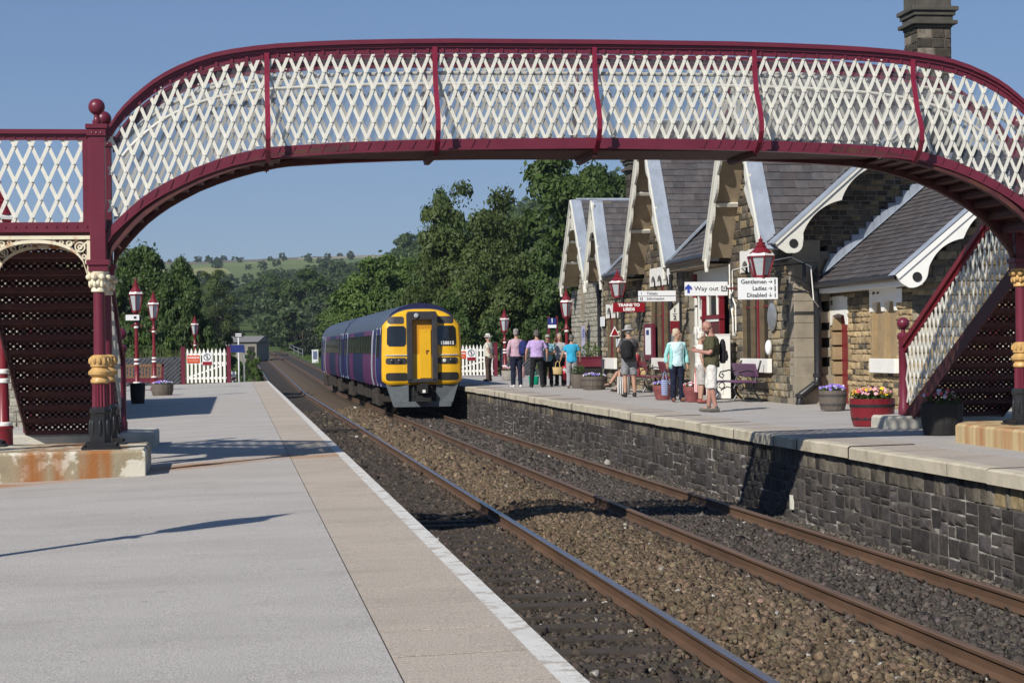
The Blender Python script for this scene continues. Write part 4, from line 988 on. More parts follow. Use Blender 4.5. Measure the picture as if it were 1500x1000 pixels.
mb = MB(); mb.box((px_+.1, PORCH[0]-.1, 3.2), (XF+.8, PORCH[1]+.1, 3.4)); mb.box((XF, PORCH[0]-.12, 3.22), (XF+.3, PORCH[1]+.12, 3.4)); mb.build('porch_beam', pil, SB)
# --- roofs
RD = MB(); vl = Vector((1, 0, .86)).normalized(); nl = Vector((-.86, 0, 1)).normalized(); RX = 14.4; rl = (RX-XE)/vl.x
BO = BE-.8
for ya, yb, skip in ((63.75, BN+.3, 0), (56.5, 63.75, 1), (53.2, 56.5, 0), (43.6, 47.9, 0), (BO, 38.75, 0)):
    v0 = (XF+.1-XE)/vl.x if skip else 0
    slates(RD, Vector((XE, yb, ZE))+vl*v0, (0, -1, 0), vl, nl, lambda v, L_=yb-ya: (0, L_), rl-v0, pal=spal)
rz = ZE+(RX-XE)*.86
xw = XF+.12; zw = ZE+(xw-XE)*.86; RD.add([(xw, BO, zw-.1), (xw, BN+.3, zw-.1), (RX, BN+.3, rz-.1), (RX, BO, rz-.1)], [(0, 1, 2, 3)], 0, (.1, .1, .1))
RD.add([(RX, BO, rz), (RX, BN+.3, rz), (18.2, BN+.3, 3.0), (18.2, BO, 3.0)], [(0, 1, 2, 3)], 0, (.1, .1, .1))
roof = RD.build('roof', slate, SB, fixn=False)
mb = MB(); mb.box((RX-.08, BO, rz-.02), (RX+.08, BN+.3, rz+.06)); mb.build('ridge', lead, roof)
def cross_gable(n, a, b, pk, xb, board, wide):
    sgn_ = 0
    c = (a+b)/2; x0 = XE; foot = ZE-.05
    d1 = Vector((0, c-a, pk-foot)).normalized(); Ls = math.hypot(c-a, pk-foot)
    rm = MB()
    for sgn, ya in ((1, a), (-1, b)):
        V = Vector((0, d1.y*sgn, d1.z)); N_ = Vector((0, -sgn*d1.z, d1.y))
        if sgn > 0: slates(rm, (x0+wide, ya, foot), (1, 0, 0), V, N_, lambda v: (0, xb-x0-wide), Ls, pal=spal)
        else: slates(rm, (xb, ya, foot), (-1, 0, 0), V, N_, lambda v: (0, xb-x0-wide), Ls, pal=spal)
        P = [Vector((x, ya, foot))-N_*.03 for x in (x0, xb)]+[Vector((x, c, pk))-N_*.03 for x in (xb, x0)]
        rm.add(P, [(0, 1, 2, 3)], 0, (.1, .1, .1))
    r_ = rm.build('gable_roof', slate, SB, fixn=False)
    mb = MB(); mb.tube([(x0+.05, c, pk+.02), (xb, c, pk+.02)], .06, 6); mb.build('ridge', lead, r_)
    lm = MB(); bm_ = MB(); sm = MB()
    for sgn, ya in ((1, a), (-1, b)):
        V = Vector((0, d1.y*sgn, d1.z)); N_ = Vector((0, -sgn*d1.z, d1.y)); X_ = Vector((1, 0, 0))
        O = Vector((x0-.12, ya, foot))-V*.12
        # lead verge lying on the slope behind the board
        q = [O+N_*.035, O+X_*(wide+.14)+N_*.035, O+X_*(wide+.14)+V*(Ls+.12)+N_*.035, O+V*(Ls+.12)+N_*.035]
        lm.add(q+[p-N_*.05 for p in q], [(0, 1, 2, 3), (7, 6, 5, 4), (0, 4, 5, 1), (1, 5, 6, 2), (2, 6, 7, 3), (3, 7, 4, 0)])
        # shaped bargeboard in the plane of the gable
        top_, low = [], []; m = 48
        for i in range(m+1):
            s = (Ls+.1)*i/m-.12; t = i/m
            sc = .13*abs(math.sin(s*math.pi/.74))+.15
            if i < 4: sc = .30
            top_.append((s, .03)); low.append((s, -sc))
        f2 = lambda s, h, d, ya=ya, V=V, N_=N_: Vector((x0-.10+d, ya, foot))+V*s+N_*h
        bm_.strip(low, top_, f2, -.03, .03)
        bm_.strip([(s, -.035) for s, _ in top_], [(s, .035) for s, _ in top_], f2, -.07, -.03)
        # pendant at the foot, purlin ends
        bm_.tube([f2(-.02, -.12, 0), f2(-.02, -.12, 0)+Vector((0, 0, -.3))], [.07, .05], 10)
        q = [f2(s, -.09, d) for s, d in ((0, .06), (Ls, .06), (Ls, XF-x0+.1), (0, XF-x0+.1))]
        sm.add(q, [(0, 1, 2, 3)])
        for s in (Ls*.3, Ls*.55, Ls*.8): p = f2(s, -.13, 0); bm_.bar(p, p+Vector((XF-x0+.1, 0, 0)), .09, .07, up=tuple(N_))
    V = Vector((0, d1.y, d1.z)); q0 = Vector((x0-.1, a, foot))+V*(Ls*.36); bm_.prism([(0, 0), (.0, -.75), (.42, -.3)], lambda p, q, d: q0+Vector((d, p, q+.12)), -.03, .03)
    # collar tracery just under the apex
    bm_.box((x0-.12, c-.32, pk-1.0), (x0-.07, c+.32, pk-.92)); bm_.box((x0-.12, c-.03, pk-.95), (x0-.07, c+.03, pk-.25))
    lm.build('lead_verge', lead, r_); bm_.build('bargeboard', cream, r_); sm.build('soffit', soffit, r_)
for n, a, b, pk in GAB: cross_gable(n, a, b, pk, 15.6 if pk > 7 else 13.6, None, .21 if pk > 7 else .2)
# lead valleys between gables and main roof
for y, dy, ln in ((47.9, -1, 2.55), (56.5, -1, 2.1), (43.6, 1, 2.4), (53.2, 1, 2.0)):
    sl_ = (7.45-3.4)/2.6; P0 = Vector((XE-.02, y+.03*dy, ZE+.05)); P1 = P0+Vector((ln, -dy*ln*.86/sl_, ln*.86))
    mb = MB(); mb.bar(P0, P1+Vector((0, 0, .04)), .16, .05, up=(-.86, 0, 1)); mb.build('lead_valley', lead, roof)
# gutters, eaves boards and downpipes
mb = MB(); fb = MB()
for y0, y1 in ((43.7, 47.8), (53.3, 56.4)):
    mb.tube([(XE-.05, y0, ZE-.05), (XE-.05, y1, ZE-.05)], .09, 8)
    mb.build('gutter', black, SB); mb = MB()
    fb = MB(); fb.box((XE, y0, ZE-.22), (XE+.03, y1, ZE-.08)); fb.box((XE, y0, ZE-.24), (XF+.05, y1, ZE-.22))
    y = y0+.2
    while y < y1: fb.box((XE+.03, y, ZE-.16), (XF, y+.06, ZE-.08)); y += .55
    fb.build('eaves_board', soffit, SB)
def pipe(pts, r=.055):
    mb = MB(); mb.tube(pts, r, 10)
    for p in pts[1:-1]: mb.lathe(Vector(p)-Vector((0, 0, .04)), [(r*1.35, 0), (r*1.35, .08)], 10)
    return mb.build('downpipe', black, SB, smooth=True)
pipe([(XF+.5, BE-.55, 3.1), (XF+.42, BE-.22, 2.75), (XF+.42, BE-.2, .62), (XF+.38, BE-.24, .45), (XF+.0, BE-.3, .2), (XF-.03, BE-.3, -.0)], .085)
pipe([(XF-.08, 59.6, 3.3), (XF-.08, 59.6, -.02)], .07); pipe([(XF-.08, 55.9, 3.3), (XF-.08, 55.9, 0)], .06); pipe([(XF-.08, 49.5-.0, 3.2), (XF-.08, 49.5, .3)], .05)
# end bargeboard of the main roof, facing the camera
mb = MB(); f3 = lambda s, h, d: Vector((XE-.1, BO-.06+d, ZE-.03))+vl*s+nl*h
top_, low = [], []; s = -.1; pts_ = []
while s < 4.15:
    ph = (s-.45) % 1.12/1.12
    dep = .27-.17*math.sin(ph*math.pi)**.7 if s > .45 else .12+.3*max(0, 1-((s-.2)/.3)**2)**.5
    top_.append((s, .0)); low.append((s, -max(.1, dep))); s += .06
mb.strip(low, top_, f3, -.03, .03); mb.strip([(s, -.03) for s, _ in top_], [(s, .06) for s, _ in top_], f3, -.07, -.03)
ctr = f3(.2, -.25, 0)
k = 20
for i in range(k):
    a0, a1 = 2*math.pi*i/k, 2*math.pi*(i+1)/k
    P = [(ctr.x+r*math.cos(a), ctr.z+r*math.sin(a)) for r, a in ((.09, a0), (.2, a0), (.2, a1), (.09, a1))]; mb.prism(P, lambda a, b, d: Vector((a, ctr.y+d, b)), -.035, .03)
eb = mb.build('bargeboard', cream, SB)
mb = MB()
ctr0 = f3(.2, -.25, 0); mb.lathe((0, 0, 0), [(.095, 0), (.095, .012)], 18); o = mb.build('roundel_hole', blackm, eb); o.location = ctr0+Vector((0, -.036, 0)); o.rotation_euler = (rad(90), 0, 0)
mb = MB()
q = [f3(s, .07, d) for s, d in ((-.15, -.08), (4.2, -.08), (4.2, .3), (-.15, .3))]; mb.add(q+[p-nl*.04 for p in q], [(0, 1, 2, 3), (7, 6, 5, 4), (0, 4, 5, 1), (1, 5, 6, 2), (2, 6, 7, 3), (3, 7, 4, 0)])
mb.build('lead_verge', lead, roof)
mb = MB(); q = [f3(s, -.05, d) for s, d in ((0, .04), (4.2, .04), (4.2, .85), (0, .85))]; mb.add(q, [(0, 1, 2, 3)]); mb.build('soffit', soffit, SB)
# chimneys
sootst = M('sooty_stone', (.075, .068, .056), .9, var=.35, scale=3, bump=.3)
sootpal = lambda u, z: (lambda b: (b*1.1, b*.95, b*.76))(random.uniform(.03, .08) if random.random() < .88 else .16)
def chimney(x, y, z0, z1, w_, pal=sootpal):
    mb = MB()
    for nrm, U_ in (((0, -1, 0), (1, 0, 0)), ((-1, 0, 0), (0, -1, 0)), ((1, 0, 0), (0, 1, 0)), ((0, 1, 0), (-1, 0, 0))):
        O = Vector((x, y, 0))+Vector(nrm)*(w_/2)-Vector(U_)*(w_/2); masonry(mb, O, U_, nrm, z0, z1-.9, lambda z: [(0, w_)], ch=(.18, .24), bl=(.25, .5), pal=pal, th=.1)
    ch_ = mb.build('chimney', [stone, mortar], roof, fixn=False)
    mb = MB(); h = w_/2
    for g_, a, b in ((.04, z1-.95, z1-.88), (.14, z1-.88, z1-.78), (.05, z1-.78, z1-.66), (.16, z1-.55, z1-.44), (.1, z1-.66, z1-.55), (.02, z1-.44, z1)): mb.box((x-h-g_, y-h-g_, a), (x+h+g_, y+h+g_, b))
    mb.build('chimney_cap', sootst, ch_, bevel=.02)
chimney(17.05, 44.5, 2.5, 9.95, .86); chimney(13.15, 60.6, 5.0, 7.9, .62)
# --- low lavatory wing in front of the end wall
LX, LE, LZ = 12.5, 12.12, 2.56; LY0, LY1 = 33.6, BE-.02
WG = thing('lavatory_wing', 'low stone wing with a slate roof, red slit doorway and blocked twin window', 'building')
SLIT = (Yp(1243, LX), Yp(1219, LX), 0, 1.95); TW = (Yp(1315, LX), Yp(1278, LX), .95, 2.2)
mb = MB(); masonry(mb, (LX, LY1, 0), (0, -1, 0), (-1, 0, 0), -.02, 2.5, lambda z: [(0, LY1-LY0)], [(LY1-SLIT[1], LY1-SLIT[0], 0, 1.95), (LY1-TW[1], LY1-TW[0], TW[2], TW[3])], ch=(.1, .17), bl=(.18, .42), pal=lambda u, z: (lambda b: (b*1.12, b*.84, b*.48))(random.uniform(.22, .40)) if z < 2.05 and random.random() < .85 else darkpal(u, z), rough=.03)
masonry(mb, (LX, LY0, 0), (1, 0, 0), (0, -1, 0), -.02, 4.9, lambda z: [(0 if z < 2.5 else (z-2.5)/.82, 5)], [], ch=(.12, .18), pal=sandpal, rough=.03)
mb.build('wall', [stone, mortar], WG, fixn=False)
def win_head(y0, y1, z, h, n):
    P = []; lw = (y1-y0)/n
    for i in range(n):
        c = y0+lw*(i+.5); r = lw/2-.07
        P += [(y0+lw*i, z-.18)]+[(c-r*(1, .8, 0, -.8, -1)[k], z-.18+(0, .2, .24, .2, 0)[k]*min(1, r*3)) for k in range(5)]
    return P+[(y1, z-.18), (y1+.05, z-.18), (y1+.05, z+h), (y0-.05, z+h), (y0-.05, z-.18)]
fl = lambda a, b, d: Vector((LX+d, a, b))
mb = MB(); mb.box((LX+.16, SLIT[0], 0), (LX+.19, SLIT[1], 1.95)); dr = mb.build('door', red, WG)
mb = MB(); mb.prism(win_head(SLIT[0], SLIT[1], 1.85, .42, 1), fl, -.04, .16); mb.build('door_head', white, dr)
zz = 0
while zz < 1.6:
    mb = MB()
    mb.box((LX-.025, SLIT[1]-.0, zz), (LX+.2, SLIT[1]+.12, zz+.3)); mb.box((LX-.02, SLIT[1]-.16, zz+.01), (LX+.2, SLIT[1], zz+.28)); mb.build('door_jamb', dress, dr, bevel=.012); mb = MB(); mb.box((LX-.02, SLIT[0]-.12, zz), (LX+.16, SLIT[0], zz+.3)); zz += .31; mb.build('door_jamb', dress, dr, bevel=.012)
mb = MB(); mb.box((LX+.07, TW[0], TW[2]), (LX+.1, TW[1], TW[3])); tw = mb.build('blocked_window', dress, WG)
mb = MB(); mb.prism(win_head(TW[0], TW[1], 2.08, .36, 2), fl, -.04, .1); mb.build('window_head', white, tw)
mb = MB(); c = (TW[0]+TW[1])/2
for q in (TW[0]-.08, c-.07, TW[1]-.06): mb.box((LX-.02, q, TW[2]), (LX+.08, q+.14, TW[3]-.2))
mb.box((LX-.05, TW[0]-.1, TW[2]-.12), (LX+.1, TW[1]+.1, TW[2])); mb.build('mullion', dress, tw, bevel=.01)
v2 = Vector((1, 0, .82)).normalized(); n2 = Vector((-.82, 0, 1)).normalized(); LO = LY0-.55
mb = MB(); slates(mb, (LE, LY1, LZ), (0, -1, 0), v2, n2, lambda v: (0, LY1-LO), 4.0, chh=.16, cw=.24, pal=spal)
mb.add([Vector((LE, LY1, LZ))-n2*.03, Vector((LE, LO, LZ))-n2*.03, Vector((LE, LO, LZ))+v2*4.0-n2*.03, Vector((LE, LY1, LZ))+v2*4.0-n2*.03], [(0, 1, 2, 3)], 0, (.1, .1, .1))
tp = Vector((LE, 0, LZ))+v2*4.0
mb.add([(tp.x, LO, tp.z), (tp.x, LY1, tp.z), (tp.x+3.5, LY1, 2.3), (tp.x+3.5, LO, 2.3)], [(0, 1, 2, 3)], 0, (.1, .1, .1))
rw = mb.build('roof', slate, WG, fixn=False)
mb = MB(); st = 0.
while st < 3.9:                                               # stepped lead flashing against the end wall
    P = [Vector((LE, LY1-.005, LZ))+v2*(st+a)+Vector((0, 0, h)) for a, h in ((0, .02), (.3, .02), (.3, .30), (0, .10))]
    x0_, x1_ = P[0].x, P[1].x; zb = P[0].z; mb.box((x0_, LY1-.085-.004*(int(st*10) % 2), zb-.05), (x1_-.075, LY1-.005, zb+.34)); st += .21
q = [Vector((LE, LY1, LZ))+n2*.05, Vector((LE, LY1-.16, LZ))+n2*.05, Vector((LE, LY1-.16, LZ))+v2*4.0+n2*.05, Vector((LE, LY1, LZ))+v2*4.0+n2*.05]
mb.add(q, [(0, 1, 2, 3)]); mb.build('lead_flashing', lead, rw)
mb = MB(); mb.tube([(LE-.06, LO+.1, LZ-.06), (LE-.06, LY1-.1, LZ-.06)], .07, 8); y = LO+.3
while y < LY1: mb.box((LE-.06, y, LZ-.12), (LX, y+.09, LZ-.06)); y += .85
mb.build('gutter', black, WG)
mb = MB(); mb.box((LE+.02, LO+.05, LZ-.2), (LE+.05, LY1-.05, LZ-.03)); mb.box((LE+.02, LO+.05, LZ-.22), (LX+.02, LY1, LZ-.2)); mb.build('eaves_board', white, WG)
mb = MB(); f4 = lambda s, h, d: Vector((LE-.05, LO-.05+d, LZ-.03))+v2*s+n2*h
T_, B_ = [], []; s = -.1
while s < 4.1:
    ph = (s-.45) % .9/.9; dep = .26-.14*math.sin(ph*math.pi)**.8 if s > .45 else .12+.26*max(0, 1-((s-.2)/.3)**2)**.5
    T_.append((s, 0)); B_.append((s, -max(.1, dep))); s += .06
mb.strip(B_, T_, f4, -.03, .03); mb.strip([(s, -.02) for s, _ in T_], [(s, .07) for s, _ in T_], f4, -.06, -.03); be = mb.build('bargeboard', white, rw)
c = f4(.2, -.22, -.035); mb = MB(); mb.lathe((0, 0, 0), [(.09, 0), (.09, .012)], 18); o = mb.build('roundel_hole', blackm, be); o.location = c; o.rotation_euler = (rad(90), 0, 0)
mb = MB(); q = [f4(s, .09, d) for s, d in ((-.12, -.07), (4.1, -.07), (4.1, .3), (-.12, .3))]; mb.add(q, [(0, 1, 2, 3)]); mb.build('lead_verge', lead, rw)
mb = MB(); mb.tube([(LE-.06, LY1-.12, LZ-.1), (XF+.52, BE-.2, 1.95)], .035, 8); mb.build('rainwater_pipe', black, WG)
# white boxes and notices on the walls
def wallbox(name, px0, px1, py0, py1, X, m, label, cat, depth=.12, group=None, yy=None):
    a = atX(px0, (py0+py1)/2, X); b = atX(px1, (py0+py1)/2, X); zt, zb = atX((px0+px1)/2, py0, X).z, atX((px0+px1)/2, py1, X).z
    mb = MB(); mb.box((X-depth, min(a.y, b.y), zb), (X, max(a.y, b.y), zt)); n = 3
    o = mb.build(name, m, bevel=.008); tag(o, label, cat, group); return o
wallbox('wall_panel', 1090, 1131, 525, 545, XF-.05, white, 'cream panel under the tall red framed window behind the purple bench', 'panel', .1)
wallbox('wall_panel', 1280, 1318, 525, 546, LX-.05, white, 'white panel under the blocked twin window of the low wing', 'panel', .1)
wallbox('wall_panel', 886, 904, 524, 540, XF-.05, white, 'white panel on the stone wall above the seated person', 'panel', .1)
wallbox('wall_panel', 959, 977, 524, 541, XF-.05, white, 'white panel under the window behind the woman in pale aqua', 'panel', .1)
wallbox('notice', 1313, 1322, 422, 443, LX-.03, plaster, 'small white notice high on the wing wall near the stair rail', 'notice', .02)
wallbox('notice', 880, 886, 464, 478, XF-.09, plaster, 'small white notice beside the black downpipe far along the wall', 'notice', .02)
wallbox('notice', 903, 909, 496, 508, XF-.04, plaster, 'pale notice under the red triangle on the stone wall', 'notice', .02)
mb = MB(); p = atX(1099, 478, XF-.04); mb.lathe((0, 0, 0), [(.31, 0), (.31, .03), (.26, .05), (.2, .06)], 24); o = mb.build('round_mirror', galv, smooth=True); o.location = atX(1132, 464, XF-.06); o.rotation_euler = (0, rad(-90), 0); tag(o, 'round grey metal disc on the wall left of the bent black pipe', 'mirror')
mb = MB(); mb.ball((0, 0, 0), (.08, .1, .17), 14); o = mb.build('alarm_dome', plaster, smooth=True); o.location = atX(1126, 509, XF-.12); tag(o, 'pale oval dome on the wall beside the tall red framed window', 'alarm')
# ------------------------------------------------------------------ lamps
def lantern(parent, sc=1., zoff=0., xo=0., dimg=lampglass):
    mb = MB(); k = 6; h = .46
    def ring(r, z): return [(xo+r*sc*math.cos(rad(60*i+30)), r*sc*math.sin(rad(60*i+30)), zoff+z*sc) for i in range(k)]
    def shell(m, rings):
        for a, b in zip(rings, rings[1:]):
            m.add(a+b, [(i, (i+1) % k, k+(i+1) % k, k+i) for i in range(k)])
    g_ = MB(); shell(g_, [ring(.115, .0), ring(.2, h)]); g_.build('lamp_glass', dimg, parent)
    b0, b1 = ring(.125, -.01), ring(.212, h)
    for a, b in zip(b0, b1): mb.bar(a, b, .026*sc, .026*sc)
    mb.lathe((xo, 0, zoff), [(.135*sc, -.05*sc), (.135*sc, .015*sc), (.05*sc, .02*sc)], 6, ang=rad(30)); mb.lathe((xo, 0, zoff), [(.225*sc, h*sc), (.225*sc, (h+.035)*sc)], 6, ang=rad(30))
    mb.lathe((xo, 0, zoff+h*sc), [(.19*sc, .1*sc), (.165*sc, .13*sc), (.085*sc, .25*sc), (.095*sc, .27*sc), (.07*sc, .3*sc), (.075*sc, .36*sc), (.03*sc, .39*sc), (.04*sc, .43*sc), (.012*sc, .47*sc), (.006*sc, .54*sc)], 12)
    cg = mb.build('lamp_cage', red, parent)
    mb = MB(); mb.lathe((xo, 0, zoff+h*sc), [(.222*sc, .035*sc), (.215*sc, .07*sc), (.185*sc, .11*sc)], 6, ang=rad(30)); mb.build('white_band', white, parent)
def post_lamp(p, ztop, label, sc=1., grp='maroon lamp posts', name='lamp_post', arm=None):
    t = thing(name, label, 'lamp post', p, 0, grp); H = ztop-p[2]-1.0*sc
    mb = MB(); mb.lathe((0, 0, 0), [(.15, 0), (.15, .08), (.12, .12), (.115, .42), (.13, .45), (.075, .52), (.068, 1.0), (.062, 1.05), (.05, H-.4), (.085, H-.38), (.085, H-.33), (.045, H-.28), (.04, H-.1), (.075, H-.05), (.05, H)], 14)
    mb.tube([(-.13, 0, H-.42), (.13, 0, H-.42)], .016, 6)
    for s in (-1, 1): mb.ball((s*.14, 0, H-.42), .03, 8)
    mb.build('post', red, t, smooth=True)
    for z, r in ((.46, .10), (1.02, .073), (1.14, .07), (H-.48, .06)): mb = MB(); mb.lathe((0, 0, 0), [(r, z), (r+.012, z+.012), (r+.012, z+.05), (r, z+.062)], 14); mb.build('white_ring', white, t, smooth=True)
    lantern(t, sc, H+.03)
    return t
lamp1 = post_lamp((-2.9, 56.25, zl(-2.9)), 3.48, 'tallest of the three maroon lamp posts on the near platform, in front of the bench')
dup(lamp1, (-2.93, 68.7, zl(-2.9)), label='middle maroon lamp post on the near platform, beside the bench end')
post_lamp((-1.8, 84., zl(-1.8)-.3), 2.87, 'farthest near platform lamp, its lantern rising behind the white picket gate', .85)
dup(lamp1, (-2.88, 11.75, zl(-2.9)), label='maroon lamp post on the open near platform whose long shadow crosses the tarmac')
l6 = post_lamp((-2.98, 24.9, zl(-2.9)), 3.5, 'white ringed red lamp post base seen behind the left stair stringer')
post_lamp(tuple(atY(740, 553, 78.)), 2.9, 'maroon lamp post beside the far picket gate, with trees behind it', .95)
post_lamp((10.75, 60.8, zr(10.7)), 3.2, 'maroon lamp post at the corner of the far gabled block', .95)
def bracket_lamp(p, label, sc, reach):
    t = thing('wall_lamp', label, 'wall lamp', p, 0, 'maroon bracket lamps on the station wall'); lantern(t, sc)
    mb = MB(); mb.tube([(.1, .02, .2*sc), (reach*.5, .05, .26*sc), (reach, .05, .30*sc)], .022, 6); mb.tube([(.12, .02, .0), (reach*.6, .05, .05), (reach, .05, -.15)], .018, 6)
    mb.tube([(reach*.4+.1*math.cos(a*.5), .05, .12*sc+.09*math.sin(a*.5)) for a in range(13)], .012, 5); mb.box((reach-.03, .0, -.25), (reach+.02, .1, .4)); mb.build('bracket', black, t)
    return t
p = atY(1115, 407, 38.0); bracket_lamp((p.x, p.y, p.z+.04), 'large maroon bracket lamp above the gentlemen, ladies and disabled sign', 1.28, (XF-p.x)/1.02+.1).scale = (1.02, 1.02, .66)
p = atY(905, 440, 53.); bracket_lamp((p.x, p.y, p.z+.12), 'maroon bracket lamp hanging above the red trains to leeds sign', 1.15, XF-p.x).scale = (1., 1., .68)
# ------------------------------------------------------------------ signs
def board(name, px0, px1, py0, py1, Y, m, label, cat='sign', rot=0., th=.03, frame=None):
    a = atY(px0, py0, Y); b = atY(px1, py1, Y); c = (a+b)/2
    w_, h_ = abs(b.x-a.x), abs(a.z-b.z)
    t = thing(name, label, cat, c, rot)
    mb = MB(); mb.box((-w_/2, 0, -h_/2), (w_/2, th, h_/2)); mb.build('board', m, t)
    if frame:
        mb = MB()
        for q in ((-w_/2-.02, w_/2+.02, -h_/2-.02, -h_/2+.02), (-w_/2-.02, w_/2+.02, h_/2-.02, h_/2+.02), (-w_/2-.02, -w_/2+.02, -h_/2, h_/2), (w_/2-.02, w_/2+.02, -h_/2, h_/2)): mb.box((q[0], -.012, q[2]), (q[1], th+.01, q[3]))
        mb.build('frame', frame, t)
    return t, w_, h_
FR = (rad(90), 0, 0)
t, w_, h_ = board('direction_sign', 1081, 1139.5, 407, 438, 37.85, plaster, 'white sign reading gentlemen, ladies and disabled under the large bracket lamp')
for i, (s, ar) in enumerate((('Gentlemen', '\u2192'), ('Ladies', '\u2192'), ('Disabled', '\u2193'))):
    z = h_*(.31-.31*i); text(t, s, h_*.275, (w_*.22, -.004, z), FR, ink, 'RIGHT', bold=.001); text(t, ar, h_*.26, (w_*.31, -.004, z), FR, ink)
def stick(parent, x, z, h, m=ink):
    mb = MB(); mb.ball((x, -.005, z+h*.38), (h*.11, .004, h*.11), 8); mb.box((x-h*.1, -.006, z-h*.05), (x+h*.1, -.001, z+h*.26)); mb.box((x-h*.09, -.006, z-h*.48), (x-h*.01, -.001, z-h*.05)); mb.box((x+h*.01, -.006, z-h*.48), (x+h*.09, -.001, z-h*.05)); mb.build('pictogram', m, parent)
stick(t, w_*.43, h_*.31, h_*.27); stick(t, w_*.43, 0, h_*.27); stick(t, w_*.43, -h_*.31, h_*.2)
mb = MB(); mb.box((-w_*.2, .03, h_/2-.02), (-w_*.17, .06, h_/2+.3)); mb.box((w_*.2, .03, -.1), (XF+.1-t.location.x, .06, -.05)); mb.build('hanger', black, t)
t, w_, h_ = board('direction_sign', 1003, 1066, 413, 432.5, 43., plaster, 'white way out sign with a blue arrow hanging before the red porch')
text(t, 'Way out', h_*.47, (-.0, -.004, 0), FR, ink, sx=1.08); mb = MB(); mb.prism([(-w_*.415-.03, -.1), (-w_*.415+.03, -.1), (-w_*.415+.03, .0), (-w_*.415+.085, -.03), (-w_*.415+.085, .03), (-w_*.415, .11), (-w_*.415-.085, .03), (-w_*.415-.085, -.03), (-w_*.415-.03, .0)], lambda a, b, d: Vector((a, d, b)), -.006, -.001); mb.build('arrow', inkblue, t)
mb = MB(); x = w_*.415; s = h_*.2
for q in ((x-s, x-s+.02, -s, s), (x+s-.02, x+s, -s, s), (x-s, x+s, -s, -s+.02), (x-s, x-s*.4, s-.02, s), (x+s*.4, x+s, s-.02, s), (x-.01, x+.01, -s*.4, s*.7)): mb.box((q[0], -.006, q[2]), (q[1], -.001, q[3]))
mb.build('pictogram', ink, t); mb = MB(); mb.box((w_/2-.02, .0, -.02), (XF+.12-t.location.x, .03, .02)); mb.build('hanger', maroon, t)
t, w_, h_ = board('direction_sign', 935, 990, 426, 441, 47.3, plaster, 'white tickets and information sign in two rows hung on the station wall')
text(t, 'Tickets', h_*.36, (-w_*.28, -.004, h_*.24), FR, ink, 'LEFT'); text(t, 'Information', h_*.36, (-w_*.28, -.004, -h_*.25), FR, ink, 'LEFT'); text(t, '?', h_*.34, (-w_*.42, -.004, h_*.24), FR, ink); stick(t, -w_*.44, -h_*.25, h_*.34); stick(t, -w_*.4, -h_*.25, h_*.34)
mb = MB(); mb.box((-w_/2, -.004, -.006), (w_/2, -.001, .006)); mb.box((w_/2, .0, .05), (XF+.05-t.location.x, .03, .08)); mb.build('hanger', ink, t)
t, w_, h_ = board('enamel_sign', 898, 944.5, 443.5, 456.5, 52.9, signred, 'red enamel sign reading trains to leeds under a bracket lamp')
text(t, 'TRAINS TO', h_*.43, (-.0, -.004, h_*.23), FR, plaster, bold=.006, sx=1.1); text(t, 'LEEDS', h_*.43, (-.0, -.004, -h_*.23), FR, plaster, bold=.006, sx=1.1)
mb = MB(); mb.box((-w_*.3, .03, h_/2), (-w_*.28, .05, h_/2+.1)); mb.box((w_*.2, .03, h_*.1), (XF+.05-t.location.x, .06, h_*.2)); mb.build('hanger', black, t)
# half mile post, poster case, triangle notice, banner
p = atY(989, 500, 45.6); t = thing('mile_post', 'cream half mile post head on a banded post against the station wall', 'mile post', (p.x, p.y, zr(p.x)))
q0, q1 = atY(983, 470, 45.6), atY(995.5, 443, 45.6); w_ = q1.x-q0.x; zb, zt = q0.z-zr(p.x), q1.z-zr(p.x)
mb = MB(); mb.prism([(-w_/2, zb), (w_/2, zb), (w_/2, zt), (-w_/2, zb+(zt-zb)*.55)], lambda a, b, d: Vector((a, d, b)), 0, .05); mb.build('head', cream, t)
mb = MB(); mb.prism([(w_/2, zb-.3), (w_/2+.07, zb-.3), (w_/2+.07, zt+.06), (w_/2, zt)], lambda a, b, d: Vector((a, d, b)), 0, .06); mb.box((-w_*.3, .01, 0), (w_*.3, .05, zb-.35)); mb.build('post', black, t)
mb = MB(); mb.box((-w_/2, 0, zb-.3), (w_/2, .05, zb-.0)); mb.build('band', red, t); mb = MB(); mb.box((-w_*.4, -.01, zb-.65), (w_*.4, .05, zb-.3)); mb.build('band', galv, t)
text(t, '1', .15, (.0, -.004, zb+(zt-zb)*.57), FR, ink, bold=.006); text(t, '2', .15, (.0, -.004, zb+(zt-zb)*.17), FR, ink, bold=.006); mb = MB(); mb.box((-.06, -.005, zb+(zt-zb)*.36), (.06, -.001, zb+(zt-zb)*.39)); mb.build('fraction_bar', ink, t)
t = thing('poster_case', 'tall narrow red framed timetable case on the station wall', 'poster case', (XF-.1, 0, 0))
ya, yb = Yp(956, XF-.1), Yp(943, XF-.1); zt, zb = atX(949, 474, XF-.1).z, atX(949, 527, XF-.1).z
mb = MB(); mb.box((0, ya, zb), (.08, yb, zt)); mb.build('case', maroon, t); mb = MB(); mb.box((-.012, ya+.25, zb+.15), (0, yb-.25, zt-.12)); pp = mb.build('paper', plaster, t); mb = MB(); mb.box((-.016, ya+.4, zt-.32), (-.012, yb-.4, zt-.18)); mb.build('heading', signblue, pp)
mb = MB(); p = atX(906, 486, XF-.06); mb.prism([(-.11, -.1), (.11, -.1), (0, .12)], lambda a, b, d: Vector((p.x-.12+a, p.y+d, p.z+b)), -.02, .0); t = mb.build('triangle_sign', signred); tag(t, 'small red triangular warning sign on the stone wall', 'sign')
